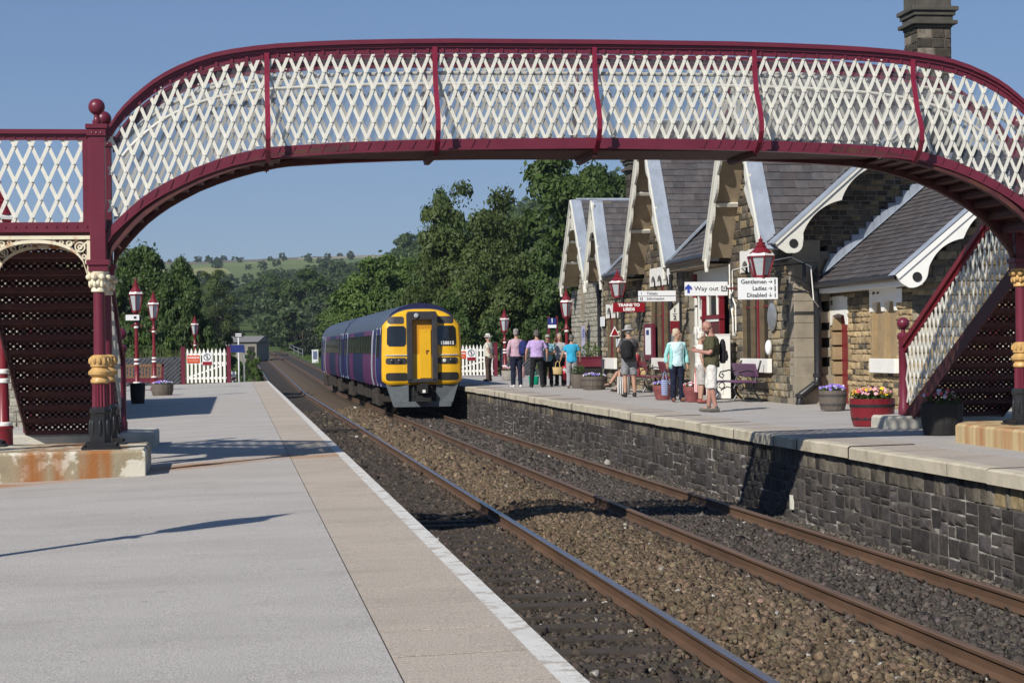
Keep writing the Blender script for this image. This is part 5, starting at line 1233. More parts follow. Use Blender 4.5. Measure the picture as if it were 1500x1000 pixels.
mb = MB(); mb.prism([(-.16, -.135), (.16, -.135), (0, .18)], lambda a, b, d: Vector((p.x-.12+a, p.y+d, p.z+b)), .0, .02); mb.box((p.x-.14, p.y+.02, p.z-.02), (p.x+.1, p.y+.04, p.z+.02)); mb.build('border', plaster, t)
t, w_, h_ = board('banner_sign', 851.5, 857.5, 477, 522, 60., M('lilac_banner', (.34, .34, .46), .6), 'narrow pale lilac upright banner by the arched doorway'); text(t, 'Settle', .13, (0, -.004, .25), (rad(90), rad(-90), 0), inkblue)
t, w_, h_ = board('lamp_sign', 184, 204, 461, 469, 56.1, plaster, 'small white sign fixed beside the tallest near platform lamp post'); mb = MB(); mb.box((w_*.1, -.004, -h_*.2), (w_*.3, -.001, h_*.2)); mb.build('mark', ink, t); mb = MB(); mb.box((w_/2-.02, .03, -.03), (w_/2+.12, .08, .03)); mb.build('bracket', black, t)
t, w_, h_ = board('station_board', 802.5, 815, 466, 480, 74., signblue, 'small blue and white board on maroon posts near the far lamp'); mb = MB(); mb.box((-w_/2, -.01, -h_/2), (w_/2, 0, -h_/2+.12)); mb.build('strip', plaster, t); stick(t, 0, .1, .2, plaster)
mb = MB(); 
for x in (-w_/2+.04, w_/2+.03): mb.box((x-.04, .03, -2.6), (x+.04, .1, h_/2+.08))
mb.build('post', maroon, t)
# ------------------------------------------------------------------ picket gates and trellis
def picket(name, x0, x1, y, zb, zt, n, label):
    t = thing(name, label, 'picket gate', ((x0+x1)/2, y, zb)); h = zt-zb; L_ = x1-x0; mb = MB()
    for i in range(n):
        x = -L_/2+L_*(i+.5)/n; w_ = L_/n*.27
        mb.prism([(x-w_, .05), (x+w_, .05), (x+w_, h-.14), (x, h), (x-w_, h-.14)], lambda a, b, d: Vector((a, d, b)), -.012, .012)
    mb.build('pales', white, t); mb = MB()
    for z in (.2, h*.55, h-.3): mb.box((-L_/2, .014, z), (L_/2, .055, z+.09))
    mb.bar((-L_/2, .035, .25), (L_/2, .035, h*.55), .07, .03, up=(0, 1, 0)); mb.build('rail', white, t)
    for s in (-1, 1):
        mb = MB(); x = s*(L_/2+.1); mb.box((x-.085, -.085, -.1), (x+.085, .085, h+.03)); mb.box((x-.095, -.095, h+.03), (x+.095, .095, h+.07)); mb.build('gate_post', maroon, t)
    return t, L_, h
def notices(t, xo, xp, h, flip):
    a = MB(); a.box((xo-.26, -.03, h-.62), (xo+.26, -.015, h-.3)); o = a.build('warning_plate', orange, t); text(o, 'WARNING', .1, (xo, -.033, h-.4), FR, plaster, bold=.003); text(o, 'Do not trespass', .055, (xo, -.033, h-.52), FR, plaster)
    a = MB(); a.box((xp-.2, -.035, h-.72), (xp+.2, -.018, h-.2)); o = a.build('trespass_plate', plaster, t); a = MB(); a.box((xp-.19, -.042, h-.71), (xp+.19, -.036, h-.57)); a.build('plate_strip', signred, o)
    a = MB(); k = 18; R_ = [(xp+r*math.cos(2*math.pi*i/k), h-.38+r*math.sin(2*math.pi*i/k)) for r in (.15,) for i in range(k+1)]; I_ = [(xp+.12*math.cos(2*math.pi*i/k), h-.38+.12*math.sin(2*math.pi*i/k)) for i in range(k+1)]
    a.strip(I_, R_, lambda x, z, d: Vector((x, d, z)), -.042, -.036); a.bar((xp-.1, -.04, h-.28), (xp+.1, -.04, h-.48), .025, .006, up=(0, 1, 0)); a.build('plate_symbol', ink, o); stick(o, xp, h-.38, .2)
    for q in o.children:
        if q.name.startswith('pictogram'): q.location.y = -.034
t, L_, h = picket('picket_gate', -2.12, -.42, 80.0, zl(-1.3)-.02, 1.43, 10, 'white picket gate between maroon posts at the end of the near platform'); notices(t, -.52, .05, h, 0)
x0, x1 = atY(655, 553, 83.).x, atY(723, 553, 83.).x
t, L_, h = picket('picket_gate', x0, x1, 83., zr(10.), 1.44, 13, 'white picket gate on the far platform beside the man in a white hat'); notices(t, -.45, .05, h, 1)
def trellis(x0, x1, y, zb, h, label):
    t = thing('trellis_fence', label, 'fence', (x0, y, zb)); L_ = x1-x0; mb = MB(); x = -h
    while x < L_:
        a, b = max(0, x), min(L_, x+h*1.1)
        if b > a: mb.bar((a, -.03, (a-x)/1.1), (b, -.03, (b-x)/1.1), .1, .03, up=(0, 1, 0))
        x += .19
    mb.box((0, 0, h-.1), (L_, .04, h)); mb.box((0, 0, 0), (L_, .04, .12)); x = .05
    while x < L_: mb.box((x-.05, .0, 0), (x+.05, .1, h+.05)); x += 1.6
    mb.build('slats', M('tarred_timber', (.065, .07, .08), .6, var=.4), t); mb = MB(); mb.box((0, .11, 0), (L_, .13, h-.05)); mb.build('backing', blackm, t)
trellis(-9., -2.32, 80.2, zl(-3)-.05, 1.2, 'dark slanting slat fence behind the bench on the near platform'); x1_ = atY(734, 553, 83.).x
trellis(x1_, 14.5, 83.2, zr(12), 1.2, 'dark slanting slat fence behind the passengers on the far platform')
mb = MB(); p = atY(285-10+515, 500, 80)  # trespass board on the platform ramp end
mb = MB(); a, b = atY(339, 544, 80.6), atY(346, 557, 80.6); mb.box((a.x, 80.6, b.z), (b.x, 80.63, a.z)); mb.box((a.x+.03, 80.63, -1.3), (b.x-.03, 80.68, a.z)); t = mb.build('trespass_board', plaster); tag(t, 'small white board with red text at the end of the near platform', 'sign'); mb = MB(); mb.box((a.x+.02, 80.59, b.z+.03), (b.x-.02, 80.6, b.z+.13)); mb.build('strip', signred, t)
a, b = atY(337, 505, 81.5), atY(357, 516, 81.5); t = thing('blue_board', 'dark blue board seen at an angle beyond the end of the near platform', 'sign', ((a.x+b.x)/2, 81.5, b.z)); mb = MB(); mb.prism([(-.33, 0), (.36, -.0), (.28, .33), (-.33, .33)], lambda x, z, d: Vector((x, d, z)), 0, .04); mb.build('board', signblue, t); mb = MB()
for x in (-.33, .3): mb.box((x-.03, .04, -2.0), (x+.03, .1, .34))
mb.build('post', galv, t)
p = atY(350, 540, 83.); q = atY(350, 492, 83.); t = thing('speed_post', 'thin white trackside post carrying a small black and white board', 'track sign', (p.x, 83., -1.3)); mb = MB(); mb.tube([(0, 0, 0), (0, 0, q.z+1.3)], .035, 8); mb.build('post', plaster, t)
z = q.z+1.3; mb = MB(); mb.box((-.2, -.04, z-.05), (.2, -.02, z+.15)); b_ = mb.build('board', blackm, t); mb = MB(); mb.box((-.13, -.046, z-.02), (.13, -.041, z+.03)); mb.box((-.13, -.046, z+.06), (.13, -.041, z+.11)); mb.build('stripe', plaster, b_)
# trackside things beyond the train
mb = MB(); mb.box((-.34, -.3, -.9), (.34, .3, 1.1)); mb.box((-.38, -.34, 1.1), (.38, .34, 1.18)); t = mb.build('equipment_cabinet', plaster, loc=(8.75, 212., .12)); tag(t, 'pale grey lineside cabinet on the grass beside the rear railcar', 'cabinet'); mb = MB(); mb.box((-.24, -.32, .1), (.24, -.3, 1.0)); mb.build('door', M('cabinet_blue', (.12, .15, .24), .5), t)
t = thing('handrail_fence', 'galvanised lineside handrail fence on the grass bank beyond the train', 'fence', (0, 0, 0)); mb = MB(); pts = [Vector((8.7, Y, float(hgt(8.7, Y))+1.)) for Y in (335, 310, 288, 268, 250)]
for a, b in zip(pts, pts[1:]):
    for z in (-.45, .1): mb.tube([(a.x, a.y, a.z+z), (b.x, b.y, b.z+z)], .05, 6)
mb.build('rail', galv, t)
for a in pts: mb = MB(); mb.tube([(a.x, a.y, a.z-1.2), (a.x, a.y, a.z+.12)], .055, 6); mb.build('post', galv, t)
# ------------------------------------------------------------------ benches
def iron_bench(p, rz, label, m, L_=1.9):
    t = thing('bench', label, 'bench', p, rz, 'cast iron platform benches')   # sitter faces local +y
    mb = MB()
    for i, yy in enumerate((-.05, .07, .19, .31)): mb.box((-L_/2, yy, .42-.01*(i == 0)), (L_/2, yy+.1, .45))
    mb.build('seat', m, t, bevel=.006); mb = MB()
    mx = Matrix.Translation((0, -.1, .5)) @ Matrix.Rotation(rad(-14), 4, 'X') ; mb.box((-L_/2, -.02, .05), (L_/2, .02, .34), mx=mx.inverted() if False else mx); mb.build('backrest', m, t, bevel=.006)
    for s in (-1, 1):
        mb = MB(); x = s*(L_/2-.15)
        mb.tube([(x, .36, .43), (x, .42, .3), (x, .36, .15), (x, .44, .02)], .022, 6); mb.tube([(x, -.05, .43), (x, -.02, .25), (x, -.12, .1), (x, -.2, .02)], .022, 6)
        mb.tube([(x, -.05, .43), (x, -.1, .55), (x, -.2, .9)], .022, 6); mb.tube([(x, -.13, .64), (x, .1, .68), (x, .3, .64), (x, .33, .55), (x, .26, .5), (x, .22, .56), (x, .27, .6)], .018, 6)
        mb.tube([(x, -.05, .42), (x, .36, .42)], .02, 6); mb.tube([(x, .0, .26), (x, .15, .3), (x, .3, .22)], .014, 6)
        mb.tube([(x, .27+.07*math.cos(a*.6), .33+.07*math.sin(a*.6)) for a in range(11)], .012, 5); mb.build('leg', black, t)
    return t
benchp = M('faded_purple_paint', (.13, .055, .12), .4, var=.15, stretch=(.4, 3, 3)); benchm = M('maroon_bench_paint', (.17, .03, .05), .35, var=.15, stretch=(.4, 3, 3))
iron_bench((11.25, 41.0, zr(11.2)), rad(90), 'faded purple bench with scrolled black iron ends behind the man in an olive shirt', benchp)
iron_bench((11.2, 48.2, zr(11.2)), rad(90), 'maroon bench behind the man with a black backpack', benchm, 2.4)
iron_bench((10.95, 51.0, zr(11.2)), rad(90), 'maroon bench holding the seated person with crossed bare legs', benchm, 2.2)
t = thing('bench', 'slatted timber bench with maroon arms behind the lamp posts on the near platform', 'bench', (-3.55, 70., zl(-3.5))); mb = MB(); x = -.85
while x < .85: mb.box((x, .22, .5), (x+.06, .25, .88)); x += .115
mb.box((-.9, .2, .86), (.9, .27, .96)); mb.box((-.9, .2, .46), (.9, .26, .53)); mb.build('backrest', timber, t); mb = MB(); mb.box((-.9, -.25, .41), (.9, .2, .45)); mb.box((-.9, -.27, .3), (.9, -.24, .41)); mb.build('seat', maroon, t)
for s in (-1, 1):
    mb = MB(); x = s*.87; mb.box((x-.04, -.27, 0), (x+.04, -.19, .65)); mb.box((x-.04, .2, 0), (x+.04, .28, .98)); mb.box((x-.05, -.3, .63), (x+.05, .24, .68)); mb.build('leg', maroon, t)
# ------------------------------------------------------------------ tubs, pots and flowers
def flowers(parent, r, z, cols, n=90, hgt_=.14, ry=None, leafm=leaf_a, seed=1):
    rn = random.Random(seed); ry = ry or r
    lf = MB()
    for i in range(n*3):
        a = rn.random()*6.283; q = math.sqrt(rn.random()); x, y = r*q*math.cos(a), ry*q*math.sin(a); zz = z+rn.random()*hgt_*(1.05-q*.4); s = rn.uniform(.025, .05)
        d = Vector((rn.uniform(-1, 1), rn.uniform(-1, 1), rn.uniform(.2, 1))).normalized(); e = d.cross(Vector((rn.random(), rn.random(), .3))).normalized()
        p = Vector((x, y, zz)); lf.add([p-e*s*.5, p+d*s, p+e*s*.5, p-d*s], [(0, 1, 2, 3)])
    lf.build('foliage', leafm, parent, fixn=False)
    for m in cols:
        fb = MB()
        for i in range(n//len(cols)):
            a = rn.random()*6.283; q = math.sqrt(rn.random()); x, y = r*q*math.cos(a), ry*q*math.sin(a); zz = z+hgt_*(.75+rn.random()*.45)*(1.05-q*.35); s = rn.uniform(.022, .04)
            c = Vector((x, y, zz)); N_ = Vector((rn.uniform(-1, 1), rn.uniform(-1.3, .3), rn.uniform(.2, 1))).normalized(); e = N_.cross(Vector((0, 0, 1))).normalized(); f_ = N_.cross(e)
            fb.add([c+N_*.008]+[c+(e*math.cos(k*1.2566)+f_*math.sin(k*1.2566))*s for k in range(5)], [(0, 1+k, 1+(k+1) % 5) for k in range(5)])
        fb.build('blossom', m, parent, fixn=False)
pet_p = M('violet_petals', (.22, .15, .55), .6, var=.4, scale=40); pet_w = M('white_petals', (.6, .56, .62), .6, var=.2); pet_r = M('pink_red_petals', (.5, .07, .1), .6, var=.5, scale=30); pet_k = M('pale_pink_petals', (.62, .33, .36), .6, var=.3); pet_y = M('yellow_petals', (.7, .5, .02), .6)
oak = M('weathered_oak', (.115, .095, .078), .85, var=.35, scale=6, stretch=(4, 4, .4), bump=.3)
def tub(p, r, h, m, bands, label, cols, cat='flower tub', name='half_barrel', seed=1, fh=.14, n=90, leafm=leaf_a, taper=.85):
    t = thing(name, label, cat, p); mb = MB(); k = 28; prof = [(r*taper, 0), (r*(taper+.1), h*.35), (r*.99, h*.75), (r, h), (r*.92, h), (r*.9, h-.06)]; vs = []
    for rr_, z in prof:
        for j in range(k*2):
            q = rr_*(1 if j % 4 else .985); a = math.pi*j/k; vs.append((q*math.cos(a), q*math.sin(a), z))
    n2_ = k*2; mb.add(vs, [(i*n2_+j, i*n2_+(j+1) % n2_, (i+1)*n2_+(j+1) % n2_, (i+1)*n2_+j) for i in range(5) for j in range(n2_)]); mb.build('tub', m, t)
    mb = MB(); mb.lathe((0, 0, 0), [(r*.88, h-.07), (r*.4, h-.04)], 20); mb.build('soil', soil, t)
    if bands:
        mb = MB()
        for f_ in (.22, .68):
            rr_ = r*(taper+.1*min(1, f_/.35)+(.99-taper-.1)*max(0, (f_-.35)/.4)*1.0)+.006; mb.lathe((0, 0, 0), [(rr_-.006, h*f_), (rr_, h*f_+.004), (rr_+.003, h*f_+.045), (rr_-.003, h*f_+.05)], 28)
        mb.build('hoop', bands, t)
    flowers(t, r*.9, h-.05, cols, n, fh, seed=seed, leafm=leafm); return t
def sized(px, py, wpx):   # ground point and radius of a tub seen wpx wide
    p = G(px, py); d = p.x*ST+p.y*CT; return p, wpx/2*d/F
p, r = sized(1220, 600, 41); tub(p, r, .37, oak, M('iron_hoop', (.05, .045, .042), .7), 'grey oak half barrel of violet pansies by the wing wall', [pet_p, pet_p, pet_w], seed=2)
p, r = sized(1278, 623, 66); tub(p, r, .42, red, blackm, 'red half barrel of pink and yellow flowers near the ball topped post', [pet_r, pet_k, pet_k, pet_y], seed=3, fh=.2, n=120)
p, r = sized(1380, 636, 62); tub(p, r, .43, blackm, None, 'large black tub in the shade at the foot of the perforated stairs', [pet_r, pet_w], seed=4, fh=.22, n=24, leafm=leaf_b)
p, r = sized(870, 570, 38); tub(p, r, .38, oak, M('iron_hoop2', (.06, .05, .045), .7), 'grey half barrel of pale violet flowers under the red trough', [pet_p, pet_w], seed=5)
p, r = sized(848, 568, 24); tub(p, r, .42, oak, None, 'small oak tub with green foliage beside the woman in turquoise', [], seed=6, n=60, fh=.4)
p, r = sized(238, 579, 33); tub(p, r, .36, oak, None, 'grey half barrel of violet flowers near the bench on the near platform', [pet_p, pet_w], seed=7)
terr = M('red_plastic_pot', (.20, .06, .06), .5, var=.1)
p, r = sized(971, 585, 30); tub(p, r, .34, terr, None, 'red pot of lavender flowers left of the woman in navy trousers', [pet_p, pet_w], seed=8, cat='flower pot', name='flower_pot', taper=.7)
p, r = sized(1014, 588, 27); tub(p, r, .34, terr, None, 'red pot of pink flowers between the aqua woman and the olive shirted man', [pet_r, pet_w], seed=9, cat='flower pot', name='flower_pot', taper=.7)
p, r = sized(202, 591, 22); tub((p.x, p.y, p.z), r, .55, blackm, None, 'black bin beside the stairs on the near platform', [pet_w], name='planter', cat='planter', seed=10, n=4, fh=.04)
p = atY(1012, 548, 44.6); t = thing('hanging_basket', 'dark grey wall basket of green leaves beside the red porch', 'hanging basket', (XF-.35, 43.6, p.z-.1)); mb = MB(); mb.ball((0, 0, 0), (.24, .24, .26), 16); mb.build('basket', M('dark_grey_basket', (.06, .065, .065), .6), t, smooth=True); flowers(t, .22, .12, [pet_y], 12, .16, seed=12, leafm=leaf_d); mb = MB(); mb.box((-.02, -.02, -.2), (.34, .02, .0)); mb.build('bracket', black, t)
a, b = atX(846, 522, 11.0), atX(880, 537, 11.0); ym = 58.9; t = thing('planter_trough', 'red trough with bushy green plants raised on a dark stand by the far block', 'planter', (11.05, 58.6, zr(11))); zt = atY(862, 522, 58.6).z-zr(11); zb = atY(862, 537, 58.6).z-zr(11); mb = MB(); mb.box((-.42, -.2, zb), (.38, .2, zt)); mb.box((-.45, -.23, zt-.04), (.41, .23, zt)); mb.build('trough', maroon, t); mb = MB(); mb.box((-.36, -.15, 0), (.36, .15, zb)); mb.build('stand', blackm, t); mb = MB(); flowers(t, .38, zt, [], 90, .5, .18, seed=13, leafm=leaf_d)
mb = MB(); a = G(1075, 588); mb.box((-.17, -.3, 0), (.17, .3, 1.48)); mb.box((-.18, -.31, 1.48), (.18, .31, 1.51)); mb.box((-.15, -.31, .1), (-.01, -.302, 1.4)); t = mb.build('meter_cabinet', white, loc=(11.3, 43.15, zr(11.3)), bevel=.006); tag(t, 'tall white cabinet between the red porch and the purple bench', 'cabinet')
mb = MB(); mb.tube([(XF-.03, 43.3, 1.5), (XF-.03, 43.3, 3.05), (XF-.03, 41.0, 3.1)], .016, 6); mb.tube([(XF-.06, 43.2, 1.5), (XF-.06, 43.2, 1.9), (XF-.06, 43.45, 2.4), (XF-.06, 43.45, 3.2)], .018, 6); mb.tube([(XF-.06, 43.05, 1.5), (XF-.06, 42.95, 1.62), (XF-.06, 42.95, 2.2), (XF-.06, 43.6, 2.7)], .018, 6); mb.tube([(XF-.1, 41.0, 3.1), (XF-.1, 38.3, 3.12), (XF+.2, 37.9, 2.9), (XF+.25, 37.9, 2.2), (XF+.5, 38.2, 2.0)], .013, 6)
tag(mb.build('cable_conduit', white), 'white conduits and cable running up the wall from the white cabinet', 'conduit')
mb = MB(); mb.tube([(.1, -.1, .55), (0, -.13, .62), (-.1, -.1, .55)], .01, 6)
# waiting room on the near platform, behind the stairs (casts the broad shadow)
wr = thing('waiting_room', 'grey stone waiting room hidden behind the stairs at the left edge', 'building'); mb = MB()
masonry(mb, (-8.2, 37.7, 0), (1, 0, 0), (0, -1, 0), -.3, 3.1, lambda z: [(0, 4.4)], ch=(.12, .18), pal=greypal, rough=.03); masonry(mb, (-3.8, 37.7, 0), (0, 1, 0), (1, 0, 0), -.3, 3.1, lambda z: [(0, 15)], [(2, 3, 0, 2.1), (5, 6.2, .9, 2.3), (9, 10.2, .9, 2.3)], ch=(.12, .18), pal=greypal, rough=.03); mb.build('wall', [stone, mortar], wr, fixn=False)
mb = MB(); mb.box((-8., 37.95, -.3), (-4.05, 52.6, 3.1)); mb.build('inner_core', blackm, wr)
mb = MB(); mb.add([(-8.4, 37.5, 3.1), (-3.55, 37.5, 3.1), (-3.55, 52.9, 3.1), (-8.4, 52.9, 3.1), (-6, 39.9, 4.2), (-6, 50.5, 4.2)], [(0, 1, 4), (1, 2, 5, 4), (2, 3, 5), (3, 0, 4, 5), (3, 2, 1, 0)]); mb.build('roof', M('plain_slate', (.1, .1, .105), .6, var=.3), wr)
# ------------------------------------------------------------------ people
skin = M('skin', (.40, .235, .165), .5, var=.1, scale=8); skin_p = M('flushed_skin', (.37, .19, .145), .5, var=.15, scale=8)
CL = {}
def cloth(n, c, **k):
    if n not in CL: CL[n] = M('cloth_'+n, c, .85, var=k.pop('var', .16), scale=k.pop('scale', 9), bump=.35, bscale=26, spec=.15, **k)
    return CL[n]
def remesh(o, vox, it=3, fac=.5):
    m = o.modifiers.new('join', 'REMESH'); m.mode = 'VOXEL'; m.voxel_size = vox; m.use_smooth_shade = True
    s = o.modifiers.new('soft', 'SMOOTH'); s.iterations = it; s.factor = fac
FOLD = bpy.data.textures.new('cloth_folds', 'CLOUDS'); FOLD.noise_scale = .11; FOLD.noise_depth = 2
def folds(o, k=.03):
    d = o.modifiers.new('folds', 'DISPLACE'); d.texture = FOLD; d.strength = k; d.mid_level = .5; d.texture_coords = 'GLOBAL'
def person(p, rz, label, H=1.75, top='plain', shirt=None, trou=None, shoe=None, hair=None, hat=None, sleeve=.45, leg='long', arms=None, legs=None, head=(0, 0), sit=None, build_=1., female=False, openc=None, hairlen=0., beard=None, glasses=False, skinm=None, belt=None):
    sk_ = skinm or skin
    t = thing('person', label, 'person', p, rz); s = H/1.75; t.scale = (s, s, s); B = build_
    J = dict(sL=Vector((-.165*B, 0, 1.395)), sR=Vector((.165*B, 0, 1.395)), eL=Vector((-.25*B, -.02, 1.14)), eR=Vector((.25*B, -.02, 1.14)), wL=Vector((-.26*B, .06, .90)), wR=Vector((.26*B, .06, .90)),
             hL=Vector((-.09, 0, .92)), hR=Vector((.09, 0, .92)), kL=Vector((-.105, .015, .50)), kR=Vector((.105, .015, .50)), aL=Vector((-.115, -.02, .085)), aR=Vector((.115, -.02, .085)), fL=Vector((-.135, .15, .03)), fR=Vector((.135, .15, .03)))
    for d in (arms or {}), (legs or {}):
        for k, v in d.items(): J[k] = Vector(v)
    dz = Vector((0, 0, 0))
    if sit: dz = Vector(sit)
    for k in ('sL', 'sR', 'hL', 'hR'): J[k] = J[k]+dz
    if sit and not arms:
        for k in ('eL', 'eR', 'wL', 'wR'): J[k] = J[k]+dz
    ell = dict(n=14, up=(1, 0, 0))
    def torso(mb, e, z0, z1):
        W = [(.86, .150, .105), (.93, .165, .118), (1.0, .150 if female else .158, .112), (1.08, .132 if female else .152, .105), (1.2, .15, .115), (1.3, .166, .118), (1.37, .165, .105), (1.415, .138, .088), (1.455, .095, .068), (1.49, .062, .058)]
        W = [(z, a*B, b*(B*1.06 if B > 1 else 1)) for z, a, b in W if z0-.001 <= z <= z1+.001]
        mb.tube([Vector((0, -.005, z))+dz for z, _, _ in W], [a+e for _, a, _ in W], 18, ry=[b+e for _, _, b in W], up=(1, 0, 0))
    # bare body: one continuous surface
    b = MB(); torso(b, 0, .86, 1.5)
    b.tube([Vector((0, 0, 1.46))+dz, Vector((0, .012, 1.53))+dz, Vector((0, .02, 1.60))+dz], [.06, .052, .054], 12)
    hm = Matrix.Translation(Vector((0, .02, 1.56))+dz) @ Matrix.Rotation(rad(head[0]), 4, 'Z') @ Matrix.Rotation(rad(-head[1]), 4, 'X')
    b.ball((0, .0, .105), (.075, .093, .105), 16, mx=hm); b.ball((0, .035, .045), (.056, .058, .062), 12, mx=hm); b.ball((0, .055, .005), (.034, .034, .03), 10, mx=hm)
    P = [hm @ Vector(q) for q in ((0, .085, .115), (0, .108, .075), (0, .1, .062))]; b.tube(P, [.009, .015, .012], 8)
    b.ball((0, .088, .122), (.05, .012, .01), 10, mx=hm)
    for sx in (-1, 1): b.ball((sx*.077, -.005, .085), (.012, .022, .032), 8, mx=hm); b.ball((sx*.035, .075, .06), (.02, .02, .022), 8, mx=hm)
    b.ball((0, .094, .033), (.026, .01, .011), 8, mx=hm)
    for S in 'LR':
        sx = -1 if S == 'L' else 1
        b.tube([J['s'+S]+Vector((-sx*.07, 0, .0)), J['s'+S], (J['s'+S]+J['e'+S])/2, J['e'+S]], [.05, .054, .045, .038], 10); b.tube([J['e'+S], J['e'+S].lerp(J['w'+S], .35), J['w'+S]], [.038, .041, .027], 10)
        d = (J['w'+S]-J['e'+S]).normalized(); side = Vector((0, 1, 0)) if abs(d.z) > .5 else Vector((0, 0, 1)); side = (side-d*side.dot(d)).normalized(); flat = d.cross(side).normalized()
        w0 = J['w'+S]; b.tube([w0, w0+d*.045, w0+d*.085], [.022, .036, .036], 10, ry=[.02, .018, .015], up=side)
        for i, (o_, ln) in enumerate(((-.028, .062), (-.009, .074), (.010, .070), (.027, .055))):      # four fingers, slightly curled
            q0 = w0+d*.08+side*o_; crl = flat*(-sx); q1 = q0+d*ln*.5+crl*.006; q2 = q1+d*ln*.4+crl*.02; b.tube([q0, q1, q2], [.0105, .010, .0075], 6)
        q0 = w0+d*.03+side*.03; b.tube([q0, q0+side*.025+d*.025, q0+side*.03+d*.055-flat*sx*.01], [.013, .012, .009], 6)
        b.tube([J['h'+S]+Vector((0, 0, .03)), J['h'+S].lerp(J['k'+S], .4), J['k'+S]], [.088, .078, .053], 12); b.tube([J['k'+S], J['k'+S].lerp(J['a'+S], .3), J['a'+S]], [.052, .056, .036], 12); b.tube([J['a'+S], J['a'+S].lerp(J['f'+S], .9)], [.036, .03], 8)
    bo = b.build('body', sk_, t, smooth=True); remesh(bo, .009, 2)
    e = MB()
    for sx in (-1, 1): e.ball((sx*.034, .0835, .098), (.013, .008, .009), 10, mx=hm)
    e.build('eye', ink, bo)
    if not beard:
        m_ = MB(); m_.ball((0, .1, .033), (.022, .006, .006), 8, mx=hm); m_.build('mouth', M('lips', (.35, .12, .1), .5) if 'lips' not in MATS else MATS['lips'], bo)
    # shirt
    sh = MB(); torso(sh, .02, .86 if top != 'tucked' else .93, 1.46)
    for S in 'LR':
        sx = -1 if S == 'L' else 1; e0, w0 = J['e'+S], J['w'+S]; r0 = .066
        pts = [J['s'+S]+Vector((-sx*.07, 0, .015)), J['s'+S]+Vector((0, 0, .0))]
        if sleeve <= 1: pts += [J['s'+S].lerp(e0, sleeve)]; rs_ = [.055, r0-.004, .062]
        else: pts += [e0, e0.lerp(w0, sleeve-1)]; rs_ = [.06, r0, .053, .043]
        sh.tube(pts, rs_, 12)
    so_ = sh.build('shirt', shirt, t, smooth=True); remesh(so_, .0125, 3); folds(so_)
    # trousers / shorts
    tr = MB(); W = [(.86, .158, .12), (.93, .172, .13), (1.0, .162, .124), (1.03, .158, .12)]
    tr.tube([Vector((0, -.005, z))+dz for z, _, _ in W], [a*B+.008 for _, a, _ in W], 18, ry=[b_*max(1, B*.98)+.006 for _, _, b_ in W], up=(1, 0, 0))
    for S in 'LR':
        h, k, a = J['h'+S], J['k'+S], J['a'+S]
        if leg == 'long': tr.tube([h+Vector((0, 0, .03)), h.lerp(k, .45), k, k.lerp(a, .5), a+Vector((0, .01, -.03))], [.108, .098, .075, .07, .068], 14)
        else: f_ = .86 if leg == 'short' else 1.08; kk = h.lerp(k, f_) if f_ < 1 else k+(a-k)*.12; tr.tube([h+Vector((0, 0, .03)), h.lerp(k, .45), kk], [.108, .105, .098], 14)
    to = tr.build('trousers' if leg == 'long' else 'shorts', trou, t, smooth=True); remesh(to, .0125, 3); folds(to)
    for S in 'LR':
        so2 = MB(); a, f_ = J['a'+S], J['f'+S]; d = (f_-a); d.z = 0; d = d.normalized() if d.length > .01 else Vector((0, 1, 0)); upv = Vector((0, 0, 1))
        base = Vector((a.x, a.y, a.z-.045))
        so2.tube([base-d*.07, base-d*.03, base+d*.08, base+d*.16, base+d*.195], [.03, .046, .05, .046, .025], 12, ry=[.04, .046, .042, .032, .02], up=d.cross(upv)); so2.tube([a+Vector((0, 0, .03)), base], [.045, .046], 10)
        so2.box((base.x-.04, base.y-.06, base.z-.045), (base.x+.04, base.y+.05, base.z-.03)) if False else None
        sb = so2.build('shoe', shoe, t, smooth=True); remesh(sb, .01, 2)
    if openc:   # open cardigan / jacket with long sleeves
        c = MB(); W = [(.80, .19, .135), (.95, .18, .13), (1.1, .16, .122), (1.3, .178, .13), (1.38, .165, .108), (1.44, .105, .075)]; n = 18; vs = []
        for z, a, b_ in W:
            for j in range(n+1):
                q = rad(138)+rad(264)*j/n; vs.append(Vector(((a*B+.012)*math.cos(q), (b_+.014)*math.sin(q), z))+dz)
        c.add(vs, [(i*(n+1)+j, i*(n+1)+j+1, (i+1)*(n+1)+j+1, (i+1)*(n+1)+j) for i in range(len(W)-1) for j in range(n)]); co_ = c.build('cardigan', openc, t, smooth=True, fixn=False); so3 = co_.modifiers.new('thick', 'SOLIDIFY'); so3.thickness = .014
        c = MB()
        for S in 'LR': c.tube([J['s'+S]+Vector((0, 0, .01)), J['s'+S].lerp(J['e'+S], .5), J['e'+S], J['e'+S].lerp(J['w'+S], .85)], [.066, .062, .055, .05], 12)
        cs_ = c.build('cardigan_sleeve', openc, t, smooth=True); remesh(cs_, .0125, 3); folds(cs_)
    if hair:
        hb = MB(); hb.ball((0, -.012, .118), (.083, .096, .1), 16, mx=hm); hb.ball((0, -.055, .07), (.072, .055, .07+hairlen), 14, mx=hm)
        rn = random.Random(len(label))
        for i in range(26):
            a = rn.uniform(0, 6.28); q = rn.uniform(.2, 1.2); v = Vector((.08*math.cos(a)*math.sin(q), -.02+.09*math.sin(a)*math.sin(q), .125+.09*math.cos(q))); hb.ball(v, rn.uniform(.014, .024), 6, mx=hm)
        ho = hb.build('hair', hair, t, smooth=True)
        # keep the face clear
        for v in ho.data.vertices:
            l = hm.inverted() @ v.co
            if l.y > .035 and l.z < .165: l.y = .035-(l.y-.035)*.3; v.co = hm @ l
        remesh(ho, .009, 1)
    if beard:
        bb_ = MB(); bb_.ball((0, .05, .018), (.058, .052, .05), 12, mx=hm); bb_.ball((0, .06, -.015), (.04, .035, .035), 10, mx=hm); bb_.build('beard', beard, t, smooth=True)
